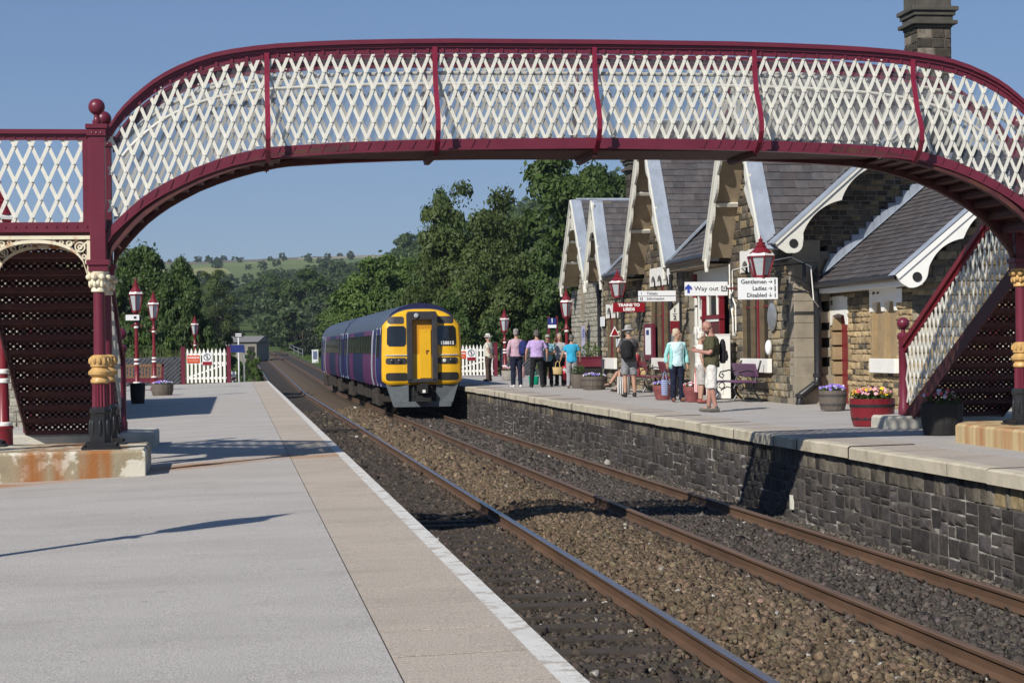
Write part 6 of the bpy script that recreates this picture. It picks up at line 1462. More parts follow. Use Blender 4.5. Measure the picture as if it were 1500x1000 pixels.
    if hat:
        hm_, kind = hat; hb = MB()
        if kind == 'cap': hb.ball((0, -.005, .14), (.086, .1, .075), 14, mx=hm); hb.add([hm @ Vector(q) for q in ((-.065, .07, .14), (.065, .07, .14), (.05, .16, .125), (-.05, .16, .125), (-.065, .07, .15), (.065, .07, .15), (.05, .16, .132), (-.05, .16, .132))], [(0, 1, 2, 3), (7, 6, 5, 4), (0, 4, 5, 1), (1, 5, 6, 2), (2, 6, 7, 3), (3, 7, 4, 0)])
        else:
            br = .15 if kind == 'brim' else .165
            prof = [(.088, .1), (br, .085 if kind == 'brim' else .075), (br, .093), (.093, .115), (.088, .19), (.06, .215), (.001, .205)]
            o0 = len(hb.v); hb.lathe((0, 0, .02), prof, 20); hb.v[o0:] = [tuple(hm @ Vector(v)) for v in hb.v[o0:]]
        hb.build('hat', hm_, t, smooth=True)
        if kind == 'brim':
            hb = MB(); o0 = 0; hb.lathe((0, 0, .02), [(.095, .112), (.094, .14)], 20); hb.v = [tuple(hm @ Vector(v)) for v in hb.v]; hb.build('hat_band', cloth('band', (.06, .06, .06)), t)
    if glasses:
        gb = MB()
        for sx in (-1, 1): gb.ball((sx*.035, .088, .1), (.028, .012, .02), 10, mx=hm)
        gb.build('sunglasses', blackm, t)
    if belt:
        bl_ = MB(); bl_.tube([Vector((0, -.005, z)) for z in (.985, 1.02)], .178*B, 18, ry=.137, up=(1, 0, 0)); bl_.build('belt', belt, t)
    return t
grey_hair = cloth('greyhair', (.25, .235, .22), var=.35, scale=40); dkgrey_hair = cloth('dkgreyhair', (.11, .1, .095), var=.35, scale=40); white_hair = cloth('whitehair', (.62, .58, .52), var=.2, scale=40); blond = cloth('blonde', (.47, .40, .30), var=.25, scale=40); sandy = cloth('sandy', (.33, .25, .17), var=.3, scale=40)
navyc = cloth('navy', (.014, .017, .035)); blackc = cloth('black', (.014, .014, .016)); brownc = cloth('brown', (.075, .05, .038)); creamc = cloth('cream', (.55, .52, .44)); lilac = cloth('lilac', (.42, .31, .56)); greyc = cloth('grey', (.10, .095, .1)); greylt = cloth('greylight', (.22, .22, .235)); olive = cloth('olive', (.075, .07, .037)); offw = cloth('offwhite', (.62, .6, .56)); aqua = cloth('aqua', (.27, .55, .53)); aquat = cloth('aquatop', (.52, .72, .76)); turq = cloth('turquoise', (.035, .32, .52)); blueg = cloth('bluegrey', (.2, .38, .46)); blackshoe = M('black_shoe', (.015, .014, .013), .5, var=.2); brownshoe = M('brown_shoe', (.16, .06, .035), .5, var=.2); greyshoe = M('grey_shoe', (.11, .1, .085), .7, var=.25); whiteshoe = M('white_shoe', (.6, .58, .55), .6, var=.1)
strp = M('pink_stripe_shirt', (.36, .17, .25), .8, var=.1)
def stripes(m, c2, sc, axis=0):
    nt = m.node_tree; N = nt.nodes; L = nt.links; b = N['Principled BSDF']; wv = N.new('ShaderNodeTexWave'); wv.bands_direction = 'XYZ'[axis]; wv.inputs['Scale'].default_value = sc; wv.inputs['Distortion'].default_value = .6
    L.new(N['Texture Coordinate'].outputs['Object'], wv.inputs['Vector']); r = N.new('ShaderNodeMapRange'); r.inputs[1].default_value = .45; r.inputs[2].default_value = .6; L.new(wv.outputs['Fac'], r.inputs[0])
    mx = N.new('ShaderNodeMix'); mx.data_type = 'RGBA'; L.new(r.outputs[0], mx.inputs[0]); L.new(b.inputs['Base Color'].links[0].from_socket, mx.inputs[6]); mx.inputs[7].default_value = (*c2, 1); L.new(mx.outputs[2], b.inputs['Base Color'])
stripes(strp, (.55, .45, .5), 11)
strp2 = M('grey_stripe_top', (.12, .13, .17), .8, var=.1); stripes(strp2, (.5, .5, .5), 12, 2)
def gp(px, py): p = G(px, py); return (p.x, p.y, zr(p.x))
person(gp(716, 558), rad(62), 'man in a white brimmed hat, cream shirt and brown trousers by the far gate', 1.78, shirt=creamc, trou=brownc, shoe=blackshoe, hair=white_hair, hat=(offw, 'brim'), sleeve=.7, arms=dict(eR=(.25, -.08, 1.15), eL=(-.25, -.1, 1.15), wR=(.14, -.17, .98), wL=(-.12, -.18, .96)), build_=1.08)
person(gp(757, 567), rad(8), 'tall man in a pink striped shirt and navy trousers seen from behind', 1.86, shirt=strp, trou=navyc, shoe=whiteshoe, hair=grey_hair, sleeve=1.75, head=(-25, 0), build_=1.05, top='tucked', arms=dict(eL=(-.27, -.02, 1.14), wL=(-.24, .08, .9)))
person(gp(787, 567), rad(-4), 'man in a lilac short sleeved shirt and black trousers seen from behind', 1.80, shirt=lilac, trou=blackc, shoe=blackshoe, hair=dkgrey_hair, sleeve=.75, build_=1.2, top='tucked', arms=dict(eL=(-.32, .0, 1.14), wL=(-.33, .08, .9), eR=(.32, .0, 1.14), wR=(.32, .08, .9)), legs=dict(kL=(-.14, .02, .5), aL=(-.17, -.02, .085), fL=(-.2, .15, .03), kR=(.14, .02, .5), aR=(.16, -.02, .085), fR=(.2, .15, .03)))
person(gp(803, 566), rad(172), 'woman in a cap, sunglasses and blue grey top facing the camera', 1.66, shirt=blueg, trou=blackc, shoe=blackshoe, hair=dkgrey_hair, hat=(cloth('capgrey', (.3, .3, .28)), 'cap'), sleeve=.55, female=True, glasses=True, arms=dict(eL=(-.24, -.02, 1.13), wL=(-.1, .2, 1.12), eR=(.24, -.0, 1.13), wR=(.06, .19, 1.24)), build_=1.05)
person((gp(830, 566)[0], gp(830, 566)[1]+1.2, zr(10.6)), rad(150), 'grey haired person in a striped top standing behind the woman in turquoise', 1.68, shirt=strp2, trou=blackc, shoe=blackshoe, hair=grey_hair, sleeve=.5, female=True, arms=dict(eR=(.27, .05, 1.15), wR=(.12, .17, 1.5)), hairlen=.03, head=(25, 12))
person(gp(838, 568), rad(-14), 'woman in a turquoise short sleeved top and grey trousers seen from behind', 1.62, shirt=turq, trou=cloth('greytrouser', (.27, .27, .29)), shoe=brownshoe, hair=dkgrey_hair, sleeve=.6, female=True, arms=dict(eL=(-.3, .02, 1.13), wL=(-.38, .12, .93), eR=(.27, .03, 1.13), wR=(.27, .13, .93)), hairlen=.02, build_=1.05)
person(gp(922, 581), rad(6), 'man in a grey sun hat, grey shirt and grey shorts seen from behind', 1.76, shirt=greyc, trou=greylt, shoe=blackshoe, hair=grey_hair, hat=(cloth('hatgrey', (.34, .34, .33)), 'wide'), sleeve=.7, leg='short', head=(-5, 8), arms=dict(eR=(.26, .08, 1.16), wR=(.14, .24, 1.08), eL=(-.25, .08, 1.16), wL=(-.14, .24, 1.08)), build_=1.05, legs=dict(kR=(.12, .02, .5), aR=(.14, .0, .085), fR=(.17, .17, .03)))
pz = zr(11.0)
person((10.72, 50.9, pz), rad(90), 'seated person with bare crossed legs and brown boots on the maroon bench', 1.7, shirt=cloth('red', (.3, .05, .06)), trou=cloth('paleblue', (.25, .31, .36)), shoe=M('brown_boot', (.045, .032, .025), .8, var=.3), hair=grey_hair, sleeve=.7, leg='short', sit=(0, -.22, -.40), legs=dict(kL=(-.1, .26, .56), kR=(.07, .30, .55), aL=(-.13, .36, .09), aR=(-.12, .58, .22), fL=(-.14, .53, .03), fR=(-.16, .74, .2)), arms=dict(eL=(-.26, -.15, .78), eR=(.26, -.15, .78), wL=(-.12, .1, .68), wR=(.12, .1, .68)))
person(gp(992, 588), rad(187), 'blonde woman in a pale aqua cardigan and navy trousers looking towards the building', 1.63, shirt=aquat, trou=navyc, shoe=brownshoe, hair=blond, sleeve=.5, female=True, openc=aqua, head=(55, 0), hairlen=.0, arms=dict(eR=(.27, -.02, 1.13), wR=(.27, .02, .92), eL=(-.26, -.02, 1.13), wL=(-.26, .02, .9)), legs=dict(aL=(-.13, -.03, .085), aR=(.10, -.0, .085)), build_=1.05)
person((11.0, 46.2, pz), rad(165), 'person in a blue shirt mostly hidden behind the woman in pale aqua', 1.56, shirt=cloth('royal', (.03, .06, .35)), trou=cloth('tan', (.3, .2, .15)), shoe=brownshoe, hair=white_hair, sleeve=.6, leg='short')
p = gp(1027, 590); person((p[0], p[1], p[2]), rad(-95), 'white haired woman in a white top mostly hidden behind the man in an olive shirt', 1.55, shirt=offw, trou=cloth('palegrey', (.4, .38, .36)), shoe=M('red_shoe', (.2, .045, .04), .5), hair=white_hair, sleeve=.4, leg='crop', female=True, head=(0, 10))
person(gp(1043, 603), rad(82), 'bald bearded man in an olive shirt and white shorts looking down at his hands', 1.75, shirt=olive, trou=offw, shoe=greyshoe, sleeve=.75, leg='crop', head=(6, 32), build_=1.12, beard=cloth('beard', (.10, .06, .045), var=.3, scale=50), skinm=skin_p, arms=dict(eL=(-.25, .04, 1.13), wL=(-.08, .27, 1.17), eR=(.25, .04, 1.13), wR=(.08, .28, 1.19)), legs=dict(aL=(-.12, -.06, .085), fL=(-.14, .12, .03), aR=(.12, .05, .085), fR=(.15, .22, .03)))
# ------------------------------------------------------------------ bags
def backpack(p, rz, sc, m, label):
    t = thing('backpack', label, 'backpack', p, rz); mb = MB()
    mb.tube([(0, 0, 0), (0, 0, .06), (0, 0, .3), (0, 0, .42), (0, 0, .47)], [.1*sc, .14*sc, .145*sc, .11*sc, .05*sc], 14, ry=[.07*sc, .1*sc, .1*sc, .075*sc, .03*sc], up=(1, 0, 0)); mb.build('sack', m, t, smooth=True)
    mb = MB(); mb.tube([(0, -.09*sc, .05), (0, -.1*sc, .12), (0, -.09*sc, .24)], [.07, .1, .07], 12, ry=[.03, .045, .03], up=(1, 0, 0)); mb.build('pocket', m, t, smooth=True); mb = MB()
    for s in (-1, 1): mb.tube([(s*.07, .08, .44), (s*.08, .14, .5), (s*.09, .2, .44), (s*.09, .2, .3)], .014, 6)
    mb.build('strap', blackm, t); return t
q = gp(757, 567); backpack((q[0]+.2, q[1]-.2, q[2]+1.03), rad(-25), 1.1, cloth('bluepack', (.02, .025, .11)), 'navy backpack hanging from the right shoulder of the man in a pink striped shirt')
q = gp(922, 581); backpack((q[0]-.09, q[1]-.22, q[2]+.95), rad(10), 1.2, cloth('packblack', (.018, .018, .02)), 'black backpack on the back of the man in the grey sun hat')
q = gp(1043, 603); backpack((q[0]+.24, q[1]+.05, q[2]+.93), rad(80), .65, cloth('packblack', (0, 0, 0)), 'small black bag behind the man in an olive shirt')
def bag(p, w_, d_, h, m, label, handle=True, name='bag', top_=1.1, rz=0.):
    t = thing(name, label, 'bag', p, rz); mb = MB(); n = 16
    mb.tube([(0, 0, .0), (0, 0, .02), (0, 0, h*.6), (0, 0, h)], [w_*.42, w_*.48, w_*.5, w_*.5*top_], n, ry=[d_*.42, d_*.48, d_*.5, d_*.4], up=(1, 0, 0)); mb.build('body', m, t, smooth=True)
    if handle: mb = MB(); mb.tube([(-w_*.25, 0, h-.02), (-w_*.18, 0, h+.14), (0, 0, h+.19), (w_*.18, 0, h+.14), (w_*.25, 0, h-.02)], .012, 6); mb.build('handle', m, t)
    return t
q = gp(838, 568); straw = M('straw', (.50, .36, .17), .8, var=.3, scale=60, bump=.5, bscale=80)
b_ = atY(817, 548, q[1]-.1); bag((b_.x, b_.y, b_.z), .3, .16, .22, straw, 'straw basket hanging between the capped woman and the woman in turquoise', name='straw_basket')
b_ = atY(831, 556, q[1]+.2); uj = M('red_flag_cloth', (.5, .03, .05), .7, var=.1); t = bag((b_.x, b_.y, b_.z), .28, .1, .42, uj, 'red, white and blue flag pattern bag beside the woman in turquoise'); mb = MB(); mb.bar((-.13, -.06, .35), (.13, -.06, .08), .08, .01, up=(0, 1, 0)); mb.build('white_stripe', plaster, t); mb = MB(); mb.box((-.1, -.058, .28), (-.0, -.052, .36)); mb.build('blue_field', signblue, t)
q = G(780, 563); bag((q.x+.05, q.y-.0, zr(q.x)), .34, .2, .28, cloth('greenbag', (.0, .25, .14)), 'bright green bag on the ground behind the man in lilac')
q = G(763, 558); bag((q.x, q.y, zr(q.x)+.12), .3, .2, .42, cloth('pinkbag', (.55, .33, .32)), 'pale pink bag standing between the two men seen from behind')
q = G(916, 578); pat = M('black_white_pattern', (.6, .6, .57), .7, var=.05); stripes(pat, (.02, .02, .02), 6, 0); bag((q.x+.1, q.y+.7, zr(q.x)), .36, .2, .46, pat, 'black and white patterned bag on the ground under the seated person')
q = atY(974, 585, 42.6); pat2 = M('blue_pattern', (.07, .10, .30), .7, var=.2); stripes(pat2, (.42, .46, .58), 7, 2); bag((q.x, q.y, zr(q.x)+.12), .17, .12, .36, pat2, 'blue and white patterned carrier bag held beside the woman in navy trousers')
q = G(1022, 588); pat3 = M('red_pattern', (.5, .05, .07), .7, var=.1); stripes(pat3, (.7, .66, .62), 9, 0); b_ = atY(1021, 574, q.y-.4); bag((b_.x, b_.y, b_.z), .13, .1, .42, pat3, 'narrow red and white striped bag beside the man in white shorts', top_=.8)
q = G(925, 560); bag((11.05, 50.2, zr(11)+.46), .3, .22, .2, straw, 'small straw bag standing on the maroon bench', handle=False)
st = M('grey_planter_stone', (.3, .28, .25), .9, var=.25, bump=.4)
q = G(742, 556); tub((q.x+.1, q.y, zr(q.x)), .3, .36, st, None, 'grey stone planter beside the tall man in pink stripes', [pet_k, pet_w], seed=21, n=30, fh=.2, name='planter', cat='planter')
# ------------------------------------------------------------------ trees
def crown_mesh(name, nblob, nleaf, leaf, shape, mat, seed, droop=0., flat=.8):
    """crown of unit radius (x, y) and height 0..2 made of leaf-sized faces spread through clumps of twigs"""
    r = np.random.default_rng(seed); C_, R_ = [], []
    tries = 0
    while len(C_) < nblob and tries < 9000:
        tries += 1; p = r.uniform(-1, 1, 3)
        z = (p[2]+1)/2
        if shape == 'round': w_ = math.sqrt(max(0, 1-(2*z-1)**2))*.98+.06; w_ *= (.85+.3*math.sin(5*math.atan2(p[1], p[0])+seed)*.5)
        elif shape == 'tall': w_ = (.55+.45*math.sin(math.pi*min(1, z*1.15)))*(1-z**3*.75)
        elif shape == 'cone': w_ = (1-z)*.95+.06
        elif shape == 'bush': w_ = math.sqrt(max(0, 1-z*z))
        else: w_ = (math.sin(math.pi*z**.8))**.6
        d = math.hypot(p[0], p[1])
        if d > w_ or d < w_*r.uniform(.0, .75): continue
        C_.append((p[0], p[1], z*2)); R_.append(r.uniform(.10, .27)*(.8 if shape in ('cone', 'tall') else 1))
    C_ = np.array(C_); R_ = np.array(R_); nb = len(C_)
    k = r.choice(nb, nleaf, p=(R_**2)/(R_**2).sum())
    d = r.normal(size=(nleaf, 3)); d /= np.linalg.norm(d, axis=1, keepdims=True); d[:, 2] = np.where(r.random(nleaf) < .3, -d[:, 2], np.abs(d[:, 2])*1.0)
    rad_ = r.random(nleaf)**.45
    P = C_[k]+d*(R_[k]*rad_)[:, None]*np.array([1.15, 1.15, flat])
    P[:, 2] -= droop*rad_*R_[k]
    # twigs sticking out beyond the clumps
    tw = r.random(nleaf) < .06; P[tw] += d[tw]*R_[k][tw][:, None]*.3
    Nn = d*.75+r.normal(size=(nleaf, 3))*.55+np.array([0, 0, .35]); Nn /= np.linalg.norm(Nn, axis=1, keepdims=True)
    A = np.cross(Nn, r.normal(size=(nleaf, 3))); A /= np.linalg.norm(A, axis=1, keepdims=True); B_ = np.cross(Nn, A)
    s = leaf*r.lognormal(0, .3, nleaf)[:, None]
    V = np.stack([P-A*s, P-B_*s*.55+Nn*s*.12, P+A*s, P+B_*s*.55+Nn*s*.12], 1).reshape(-1, 3)
    me = bpy.data.meshes.new(name); me.vertices.add(nleaf*4); me.vertices.foreach_set('co', V.ravel().astype(np.float32)); me.loops.add(nleaf*4); me.loops.foreach_set('vertex_index', np.arange(nleaf*4)); me.polygons.add(nleaf); me.polygons.foreach_set('loop_start', np.arange(nleaf)*4); me.update(); me.validate()
    me.materials.append(mat); return me, C_
def trunk_mesh(name, C_, seed, lean=.04):
    rn = random.Random(seed); mb = MB(); P = [Vector((0, 0, -.4))]
    for i in range(1, 7): P.append(Vector((rn.uniform(-lean, lean)*i, rn.uniform(-lean, lean)*i, -.4+i*.3)))
    mb.tube(P, [.085, .07, .06, .05, .04, .028, .015], 8)
    for c in rn.sample(list(C_), min(14, len(C_))):
        q = P[rn.choice((2, 3, 4, 5))]; c = Vector(c); mb.tube([q, q.lerp(c, .5)+Vector((0, 0, .06)), c], [.03, .018, .006], 5)
    me_o = mb.build('trunk', bark); me = me_o.data; bpy.data.objects.remove(me_o); return me
KIND = {}
def kind(n, *a, **k):
    me, C_ = crown_mesh('crown_'+n, *a, **k); KIND[n] = (me, trunk_mesh('trunk_'+n, C_, a[5]))
kind('oak', 80, 40000, .031, 'round', leaf_a, 1); kind('chestnut', 90, 48000, .033, 'round', leaf_b, 2, droop=.3); kind('ash', 110, 46000, .025, 'egg', leaf_c, 3); kind('maple', 80, 40000, .033, 'egg', leaf_d, 4)
kind('willow', 100, 36000, .024, 'egg', leaf_c, 5, droop=.6); kind('pale', 65, 18000, .045, 'round', leaf_g, 6); kind('fir', 70, 14000, .036, 'cone', leaf_k, 7, droop=.5); kind('bush', 36, 9000, .05, 'bush', leaf_a, 8); kind('bushd', 36, 9000, .055, 'bush', leaf_d, 9); kind('dark', 80, 40000, .033, 'round', leaf_b, 10); kind('farround', 44, 4600, .085, 'round', leaf_e, 11); kind('faregg', 44, 4600, .085, 'egg', leaf_e, 12)
def tree(kd, px, ytop, Y, wpx, label, grp='trees beyond the station', name='tree', cat='tree', zb=None, ybot=None, crown0=.12):
    top_ = atY(px, ytop, Y); d = top_.x*ST+Y*CT; R_ = wpx/2*d/F
    z0 = float(hgt(top_.x, Y))-.3 if zb is None else zb
    H = top_.z-z0
    c0 = crown0*H if ybot is None else max(0, atY(px, ybot, Y).z-z0)
    t = thing(name, label, cat, (top_.x, Y, z0), random.uniform(0, 6.28), grp)
    cm, tm = KIND[kd]
    o = bpy.data.objects.new('crown', cm); COL.objects.link(o); o.parent = t; o.location = (0, 0, c0); o.scale = (R_, R_, (H-c0)/2.05)
    o = bpy.data.objects.new('trunk', tm); COL.objects.link(o); o.parent = t; o.location = (0, 0, c0); sc = min(R_, 3.5); o.scale = (R_, R_, (H-c0)/2.05*.9)
    if c0 > .3: mb = MB(); mb.tube([(0, 0, 0), (0, 0, c0+.3)], [.11*sc**.5, .1*sc**.5], 8); mb.build('trunk_base', bark, t)
    return t
tree('chestnut', 830, 216, 108, 215, 'tall dark broadleaf tree rising highest behind the gabled buildings', crown0=.1)
tree('chestnut', 890, 262, 116, 110, 'dark tree whose top shows beside the far chimney', crown0=.2)
tree('ash', 690, 252, 104, 190, 'feathery grey green tree left of the tallest dark tree', crown0=.08)
tree('oak', 650, 285, 118, 90, 'broadleaf tree whose branch ends reach left of the feathery tree')
tree('maple', 565, 366, 128, 150, 'bright green rounded tree above the rear of the train', crown0=.04)
tree('oak', 625, 385, 112, 140, 'mid green tree directly above the yellow cab', crown0=.03)
tree('ash', 740, 345, 97, 170, 'olive green tree behind the man in a white hat', crown0=.02)
tree('dark', 800, 372, 96, 150, 'dark green tree behind the far lamp post and blue board', crown0=.02)
tree('maple', 690, 400, 98, 120, 'yellow green tree right of the train roof', crown0=.02)
tree('dark', 655, 440, 94, 100, 'dark low tree between the train and the picket gate', crown0=.0)
tree('pale', 498, 412, 265, 100, 'pale grey green tree left of the train roof', crown0=.03)
tree('maple', 512, 428, 230, 90, 'bright green tree just behind the rear railcar', crown0=.02)
tree('fir', 460, 430, 275, 50, 'narrow dark conifer left of the rear railcar', crown0=.0)
tree('fir', 443, 455, 310, 40, 'short dark conifer beside the taller one', crown0=.0)
tree('maple', 425, 440, 430, 80, 'bright green tree on the bank left of the dark conifer', crown0=.0)
tree('oak', 405, 402, 480, 110, 'large rounded tree in the middle of the valley', crown0=.0)
tree('pale', 396, 410, 530, 72, 'pale flowering tree beside the gap of green field', crown0=.0)
tree('dark', 448, 396, 370, 100, 'dark rounded tree behind the bright bank', crown0=.0)
tree('willow', 312, 388, 250, 84, 'tall loose brownish green tree above the white picket gate', crown0=.02)
tree('dark', 222, 366, 98, 150, 'dense dark tree behind the two near lamp posts', crown0=.02)
tree('oak', 262, 384, 94, 95, 'mid green tree behind the farthest near lamp', crown0=.02)
tree('oak', 175, 372, 100, 110, 'green tree partly hidden by the maroon bridge column', crown0=.02)
for i, (px, yt, Y, w_, kd, l) in enumerate(((300, 470, 92, 60, 'bush', 'bush behind the left post of the near picket gate'), (325, 482, 96, 44, 'bush', 'bush above the blue board'), (210, 455, 90, 90, 'bush', 'bush behind the timber bench'), (340, 506, 135, 34, 'bushd', 'bush in front of the distant barn'), (366, 509, 150, 28, 'bush', 'low scrub between the barn and the line'), (374, 516, 112, 26, 'bushd', 'low bush beside the white speed post'), (362, 534, 86, 30, 'bush', 'dark bush at the ramp end beyond the near platform'), (255, 480, 88, 60, 'bushd', 'bush behind the slanting dark fence on the near platform'),
        (700, 455, 92, 90, 'bush', 'bush behind the far picket gate'), (760, 460, 91, 90, 'bush', 'bush behind the far platform lamp post'), (810, 480, 82, 60, 'bushd', 'bright bush behind the woman in a cap'), (780, 520, 86, 50, 'bushd', 'low bright shrub behind the man in lilac'), (835, 500, 80, 40, 'bushd', 'shrub against the pale far block'), (446, 492, 310, 60, 'bushd', 'low scrub on the right bank of the line'), (412, 500, 450, 46, 'bush', 'scrub beside the distant barn'), (482, 500, 235, 56, 'bushd', 'scrub behind the grey lineside cabinet'), (525, 470, 190, 70, 'bushd', 'scrub behind the rear railcar'))):
    tree(kd, px, yt, Y, w_, l, 'bushes beyond the platforms', 'bush', 'bush', crown0=0)
# reeds behind the near fence
mb = MB(); rn = random.Random(5)
for i in range(900):
    x = rn.uniform(-5.2, -.6); y = rn.uniform(82, 86); h = rn.uniform(.9, 2.1); s = .018; dx, dy = rn.uniform(-.25, .25), rn.uniform(-.2, .2); z = -1.5
    a = Vector((x, y, z)); mb.add([a+Vector((-s, 0, 0)), a+Vector((s, 0, 0)), a+Vector((dx+s*.3, dy, h+.9)), a+Vector((dx-s*.3, dy, h+.9))], [(0, 1, 2, 3)])
o = mb.build('tall_grass', reed, fixn=False); o['kind'] = 'stuff'; tag(o, 'tall pale reeds and grass behind the near platform fence', 'tall grass')
# grass on the banks
mb = MB()
for i in range(9000):
    side = rn.random() < .5; y = rn.uniform(88, 260); x = rn.uniform(-9, .8) if side else rn.uniform(8.4, 17); z = float(-1.42)
    if not side and y < 100: continue
    h = rn.uniform(.15, .5); s = .03; a = Vector((x, y, z)); mb.add([a+Vector((-s, 0, -.05)), a+Vector((s, 0, -.05)), a+Vector((rn.uniform(-.2, .2), rn.uniform(-.2, .2), h))], [(0, 1, 2)])
Zg = hgt(np.array([v[0] for v in mb.v]), np.array([v[1] for v in mb.v])); mb.v = [(v[0], v[1], v[2]+1.42+z_) for v, z_ in zip(mb.v, Zg)]
o = mb.build('grass', leaf_d, fixn=False); o['kind'] = 'stuff'; tag(o, 'rough green grass on the banks beside the line', 'grass')
# woods on the valley side: one mass
def woods(name, n, xr, yr, sz, label, seed, cond=None, mat=leaf_e):
    r = np.random.default_rng(seed); Vs = []; src = []
    for kd in ('farround', 'faregg'):
        me = KIND[kd][0]; a = np.empty(len(me.vertices)*3, np.float32); me.vertices.foreach_get('co', a); src.append(a.reshape(-1, 3))
    got = 0
    while got < n:
        x, y = r.uniform(*xr), r.uniform(*yr)
        if cond and not cond(x, y, r): continue
        s = r.uniform(*sz); base = src[r.integers(2)]; q = base.reshape(-1, 4, 3); keep = r.random(len(q)) < .55; q = q[keep].reshape(-1, 3)
        a = r.uniform(0, 6.28); R2 = np.array([[math.cos(a), -math.sin(a), 0], [math.sin(a), math.cos(a), 0], [0, 0, 1]])
        h = s*r.uniform(.75, 1.25); Vs.append((q@R2.T)*np.array([s, s, h*.95])+np.array([x, y, float(hgt(x, y))-.5])); got += 1
    V = np.concatenate(Vs); m = len(V)//4; me = bpy.data.meshes.new(name); me.vertices.add(len(V)); me.vertices.foreach_set('co', V.ravel().astype(np.float32)); me.loops.add(m*4); me.loops.foreach_set('vertex_index', np.arange(m*4)); me.polygons.add(m); me.polygons.foreach_set('loop_start', np.arange(m)*4); me.update(); me.validate(); me.materials.append(mat)
    o = bpy.data.objects.new(name, me); COL.objects.link(o); o['kind'] = 'stuff'; tag(o, label, 'woodland'); return o
woods('woodland', 230, (-45, 90), (300, 640), (3.2, 5.4), 'dense green wood filling the valley beyond the line', 1, lambda x, y, r: x > -.06*y-8 and x < .16*y+10 and not (abs(x-(y*.003+1)) < 5 and y < 560))
woods('hillside_wood', 300, (16, 190), (260, 820), (4.2, 6.6), 'dark wood covering the hillside that rises to the right', 2, lambda x, y, r: x > 8+y*.072 and x < y*.22+6, leaf_a)
woods('distant_wood', 420, (-60, 120), (560, 850), (2.9, 4.3), 'distant hazy wood below the hay fields', 3, lambda x, y, r: -.065*y-5 < x < .14*y and r.random() < 1.2-(y-600)/300)
woods('hedgerow_trees', 60, (-80, 130), (840, 1260), (1.5, 2.8), 'small dark hedgerow trees scattered over the far hay fields', 4, lambda x, y, r: -.06*y-5 < x < .11*y and (abs((y+x*.7) % 140-70) < 9 or abs((x+y*.15) % 46-23) < 3))
# single trees and walls on the skyline
for px, yt, w_, kd, l in ((305, 373, 14, 'farround', 'leftmost rounded tree on the skyline field'), (327, 373, 13, 'farround', 'second rounded tree on the skyline'), (345, 373, 16, 'faregg', 'larger tree below the skyline wall'), (354, 376, 8, 'farround', 'small tree touching the skyline right of the larger one'), (395, 376, 6, 'farround', 'tiny tree alone on the bare skyline'), (413, 367, 11, 'faregg', 'square topped lone tree tallest on the skyline'), (441, 372, 10, 'faregg', 'tree standing at the top edge of the distant wood'), (496, 380, 7, 'farround', 'small tree in the yellow field'), (290, 374, 12, 'farround', 'tree at the skyline above the farthest lamp')):
    Y = 1380; p = atY(px, yt, Y); tree(kd, px, yt, Y, w_, l, 'lone trees on the skyline fields', 'skyline_tree', crown0=0, zb=p.z-(7 if w_ > 9 else 4)-1)
for k, (pts, l) in enumerate((([(-90, 1300), (60, 1330), (190, 1290)], 'grey drystone wall crossing the upper hay fields'), ([(-60, 1180), (40, 1215), (120, 1190)], 'lower grey drystone wall across the fields'), ([(40, 1215), (62, 1330)], 'short drystone wall climbing between the two long field walls'), ([(-120, 1440), (30, 1450), (260, 1440)], 'drystone wall along the skyline'))):
    mb = MB()
    for (xa, ya), (xb, yb) in zip(pts, pts[1:]):
        n = 30
        P = [Vector((xa+(xb-xa)*i/n, ya+(yb-ya)*i/n, 0)) for i in range(n+1)]
        for p in P: p.z = float(hgt(p.x, p.y))+.5+random.uniform(-.15, .15)
        for a, b in zip(P, P[1:]): mb.bar(a, b, .6, 1.6)
    tag(mb.build('drystone_wall', M('drystone', (.2, .19, .17), .95)), l, 'wall', 'drystone walls on the hill')
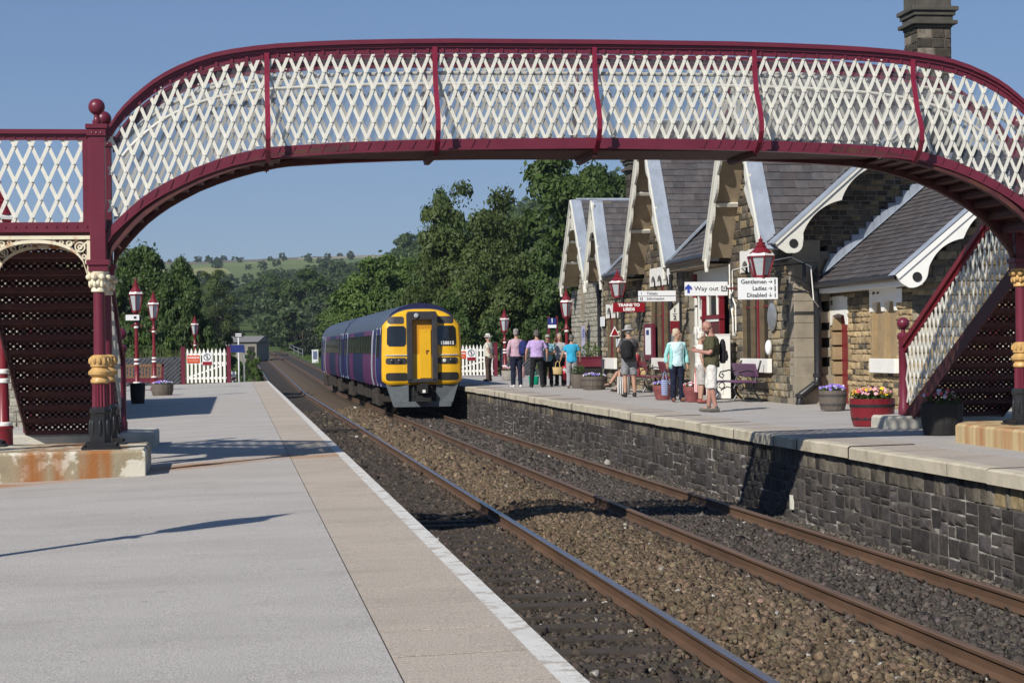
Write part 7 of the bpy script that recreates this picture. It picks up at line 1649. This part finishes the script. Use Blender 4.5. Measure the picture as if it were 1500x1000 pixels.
# distant barn by the line
bp = atY(358, 512, 215); t = thing('barn', 'low pale stone barn with a grey roof beyond the end of the near platform', 'barn', (bp.x, 215, float(hgt(bp.x, 215))), rad(-12)); t.scale = (.8, .9, 1); z0 = t.location.z
zb_, zc = atY(352, 501, 215).z-z0, atY(352, 492, 215).z-z0
mb = MB(); mb.box((-2.2, -2, -.5), (2.2, 6, zb_)); mb.build('wall', M('pale_render', (.22, .2, .17), .9), t); mb = MB(); mb.add([(-2.5, -2.3, zb_), (2.5, -2.3, zb_), (2.5, 6.3, zb_), (-2.5, 6.3, zb_), (-2.5, 2, zc), (2.5, 2, zc)], [(0, 1, 5, 4), (2, 3, 4, 5), (0, 4, 3), (1, 2, 5), (3, 2, 1, 0)]); mb.build('roof', M('barn_roof', (.2, .19, .18), .8), t)
mb = MB(); mb.box((1.0, -2.05, 0), (1.9, -1.99, 1.9)); mb.build('door', blackm, t)
mb = MB(); bp = atY(354, 458, 620); g_ = float(hgt(bp.x, 620)); mb.box((-2.5, -3, 0), (2.5, 3, 3)); mb.add([(-2.8, -3.3, 3), (2.8, -3.3, 3), (2.8, 3.3, 3), (-2.8, 3.3, 3), (-2.8, 0, 4.6), (2.8, 0, 4.6)], [(0, 1, 5, 4), (2, 3, 4, 5), (0, 4, 3), (1, 2, 5), (3, 2, 1, 0)])
tag(mb.build('farmhouse', M('farm_stone', (.4, .37, .32), .9), loc=(bp.x, 620, g_)), 'tiny stone farmhouse among the valley trees above the barn', 'farmhouse')
# air: far things fade towards blue
HAZE = 0.00016
if HAZE:
    mb = MB(); mb.box((-1700, -80, -60), (1700, 2700, 160)); o = mb.build('haze', []) if False else None
    me = bpy.data.meshes.new('haze'); hb = MB(); hb.box((-1700, -70, -80), (1700, 2700, 170)); me.from_pydata(hb.v, [], hb.f); o = bpy.data.objects.new('haze', me); COL.objects.link(o); o['kind'] = 'stuff'; tag(o, 'thin pale summer haze over the valley', 'haze')
    m = bpy.data.materials.new('air'); m.use_nodes = True; nt = m.node_tree; nt.nodes.clear(); ou = nt.nodes.new('ShaderNodeOutputMaterial'); v = nt.nodes.new('ShaderNodeVolumePrincipled'); v.inputs['Color'].default_value = (.72, .82, .95, 1); v.inputs['Density'].default_value = HAZE; v.inputs['Anisotropy'].default_value = .2; nt.links.new(v.outputs[0], ou.inputs['Volume']); me.materials.append(m)
    SC.cycles.volume_step_rate = 10; SC.cycles.volume_max_steps = 64
finish_texts()
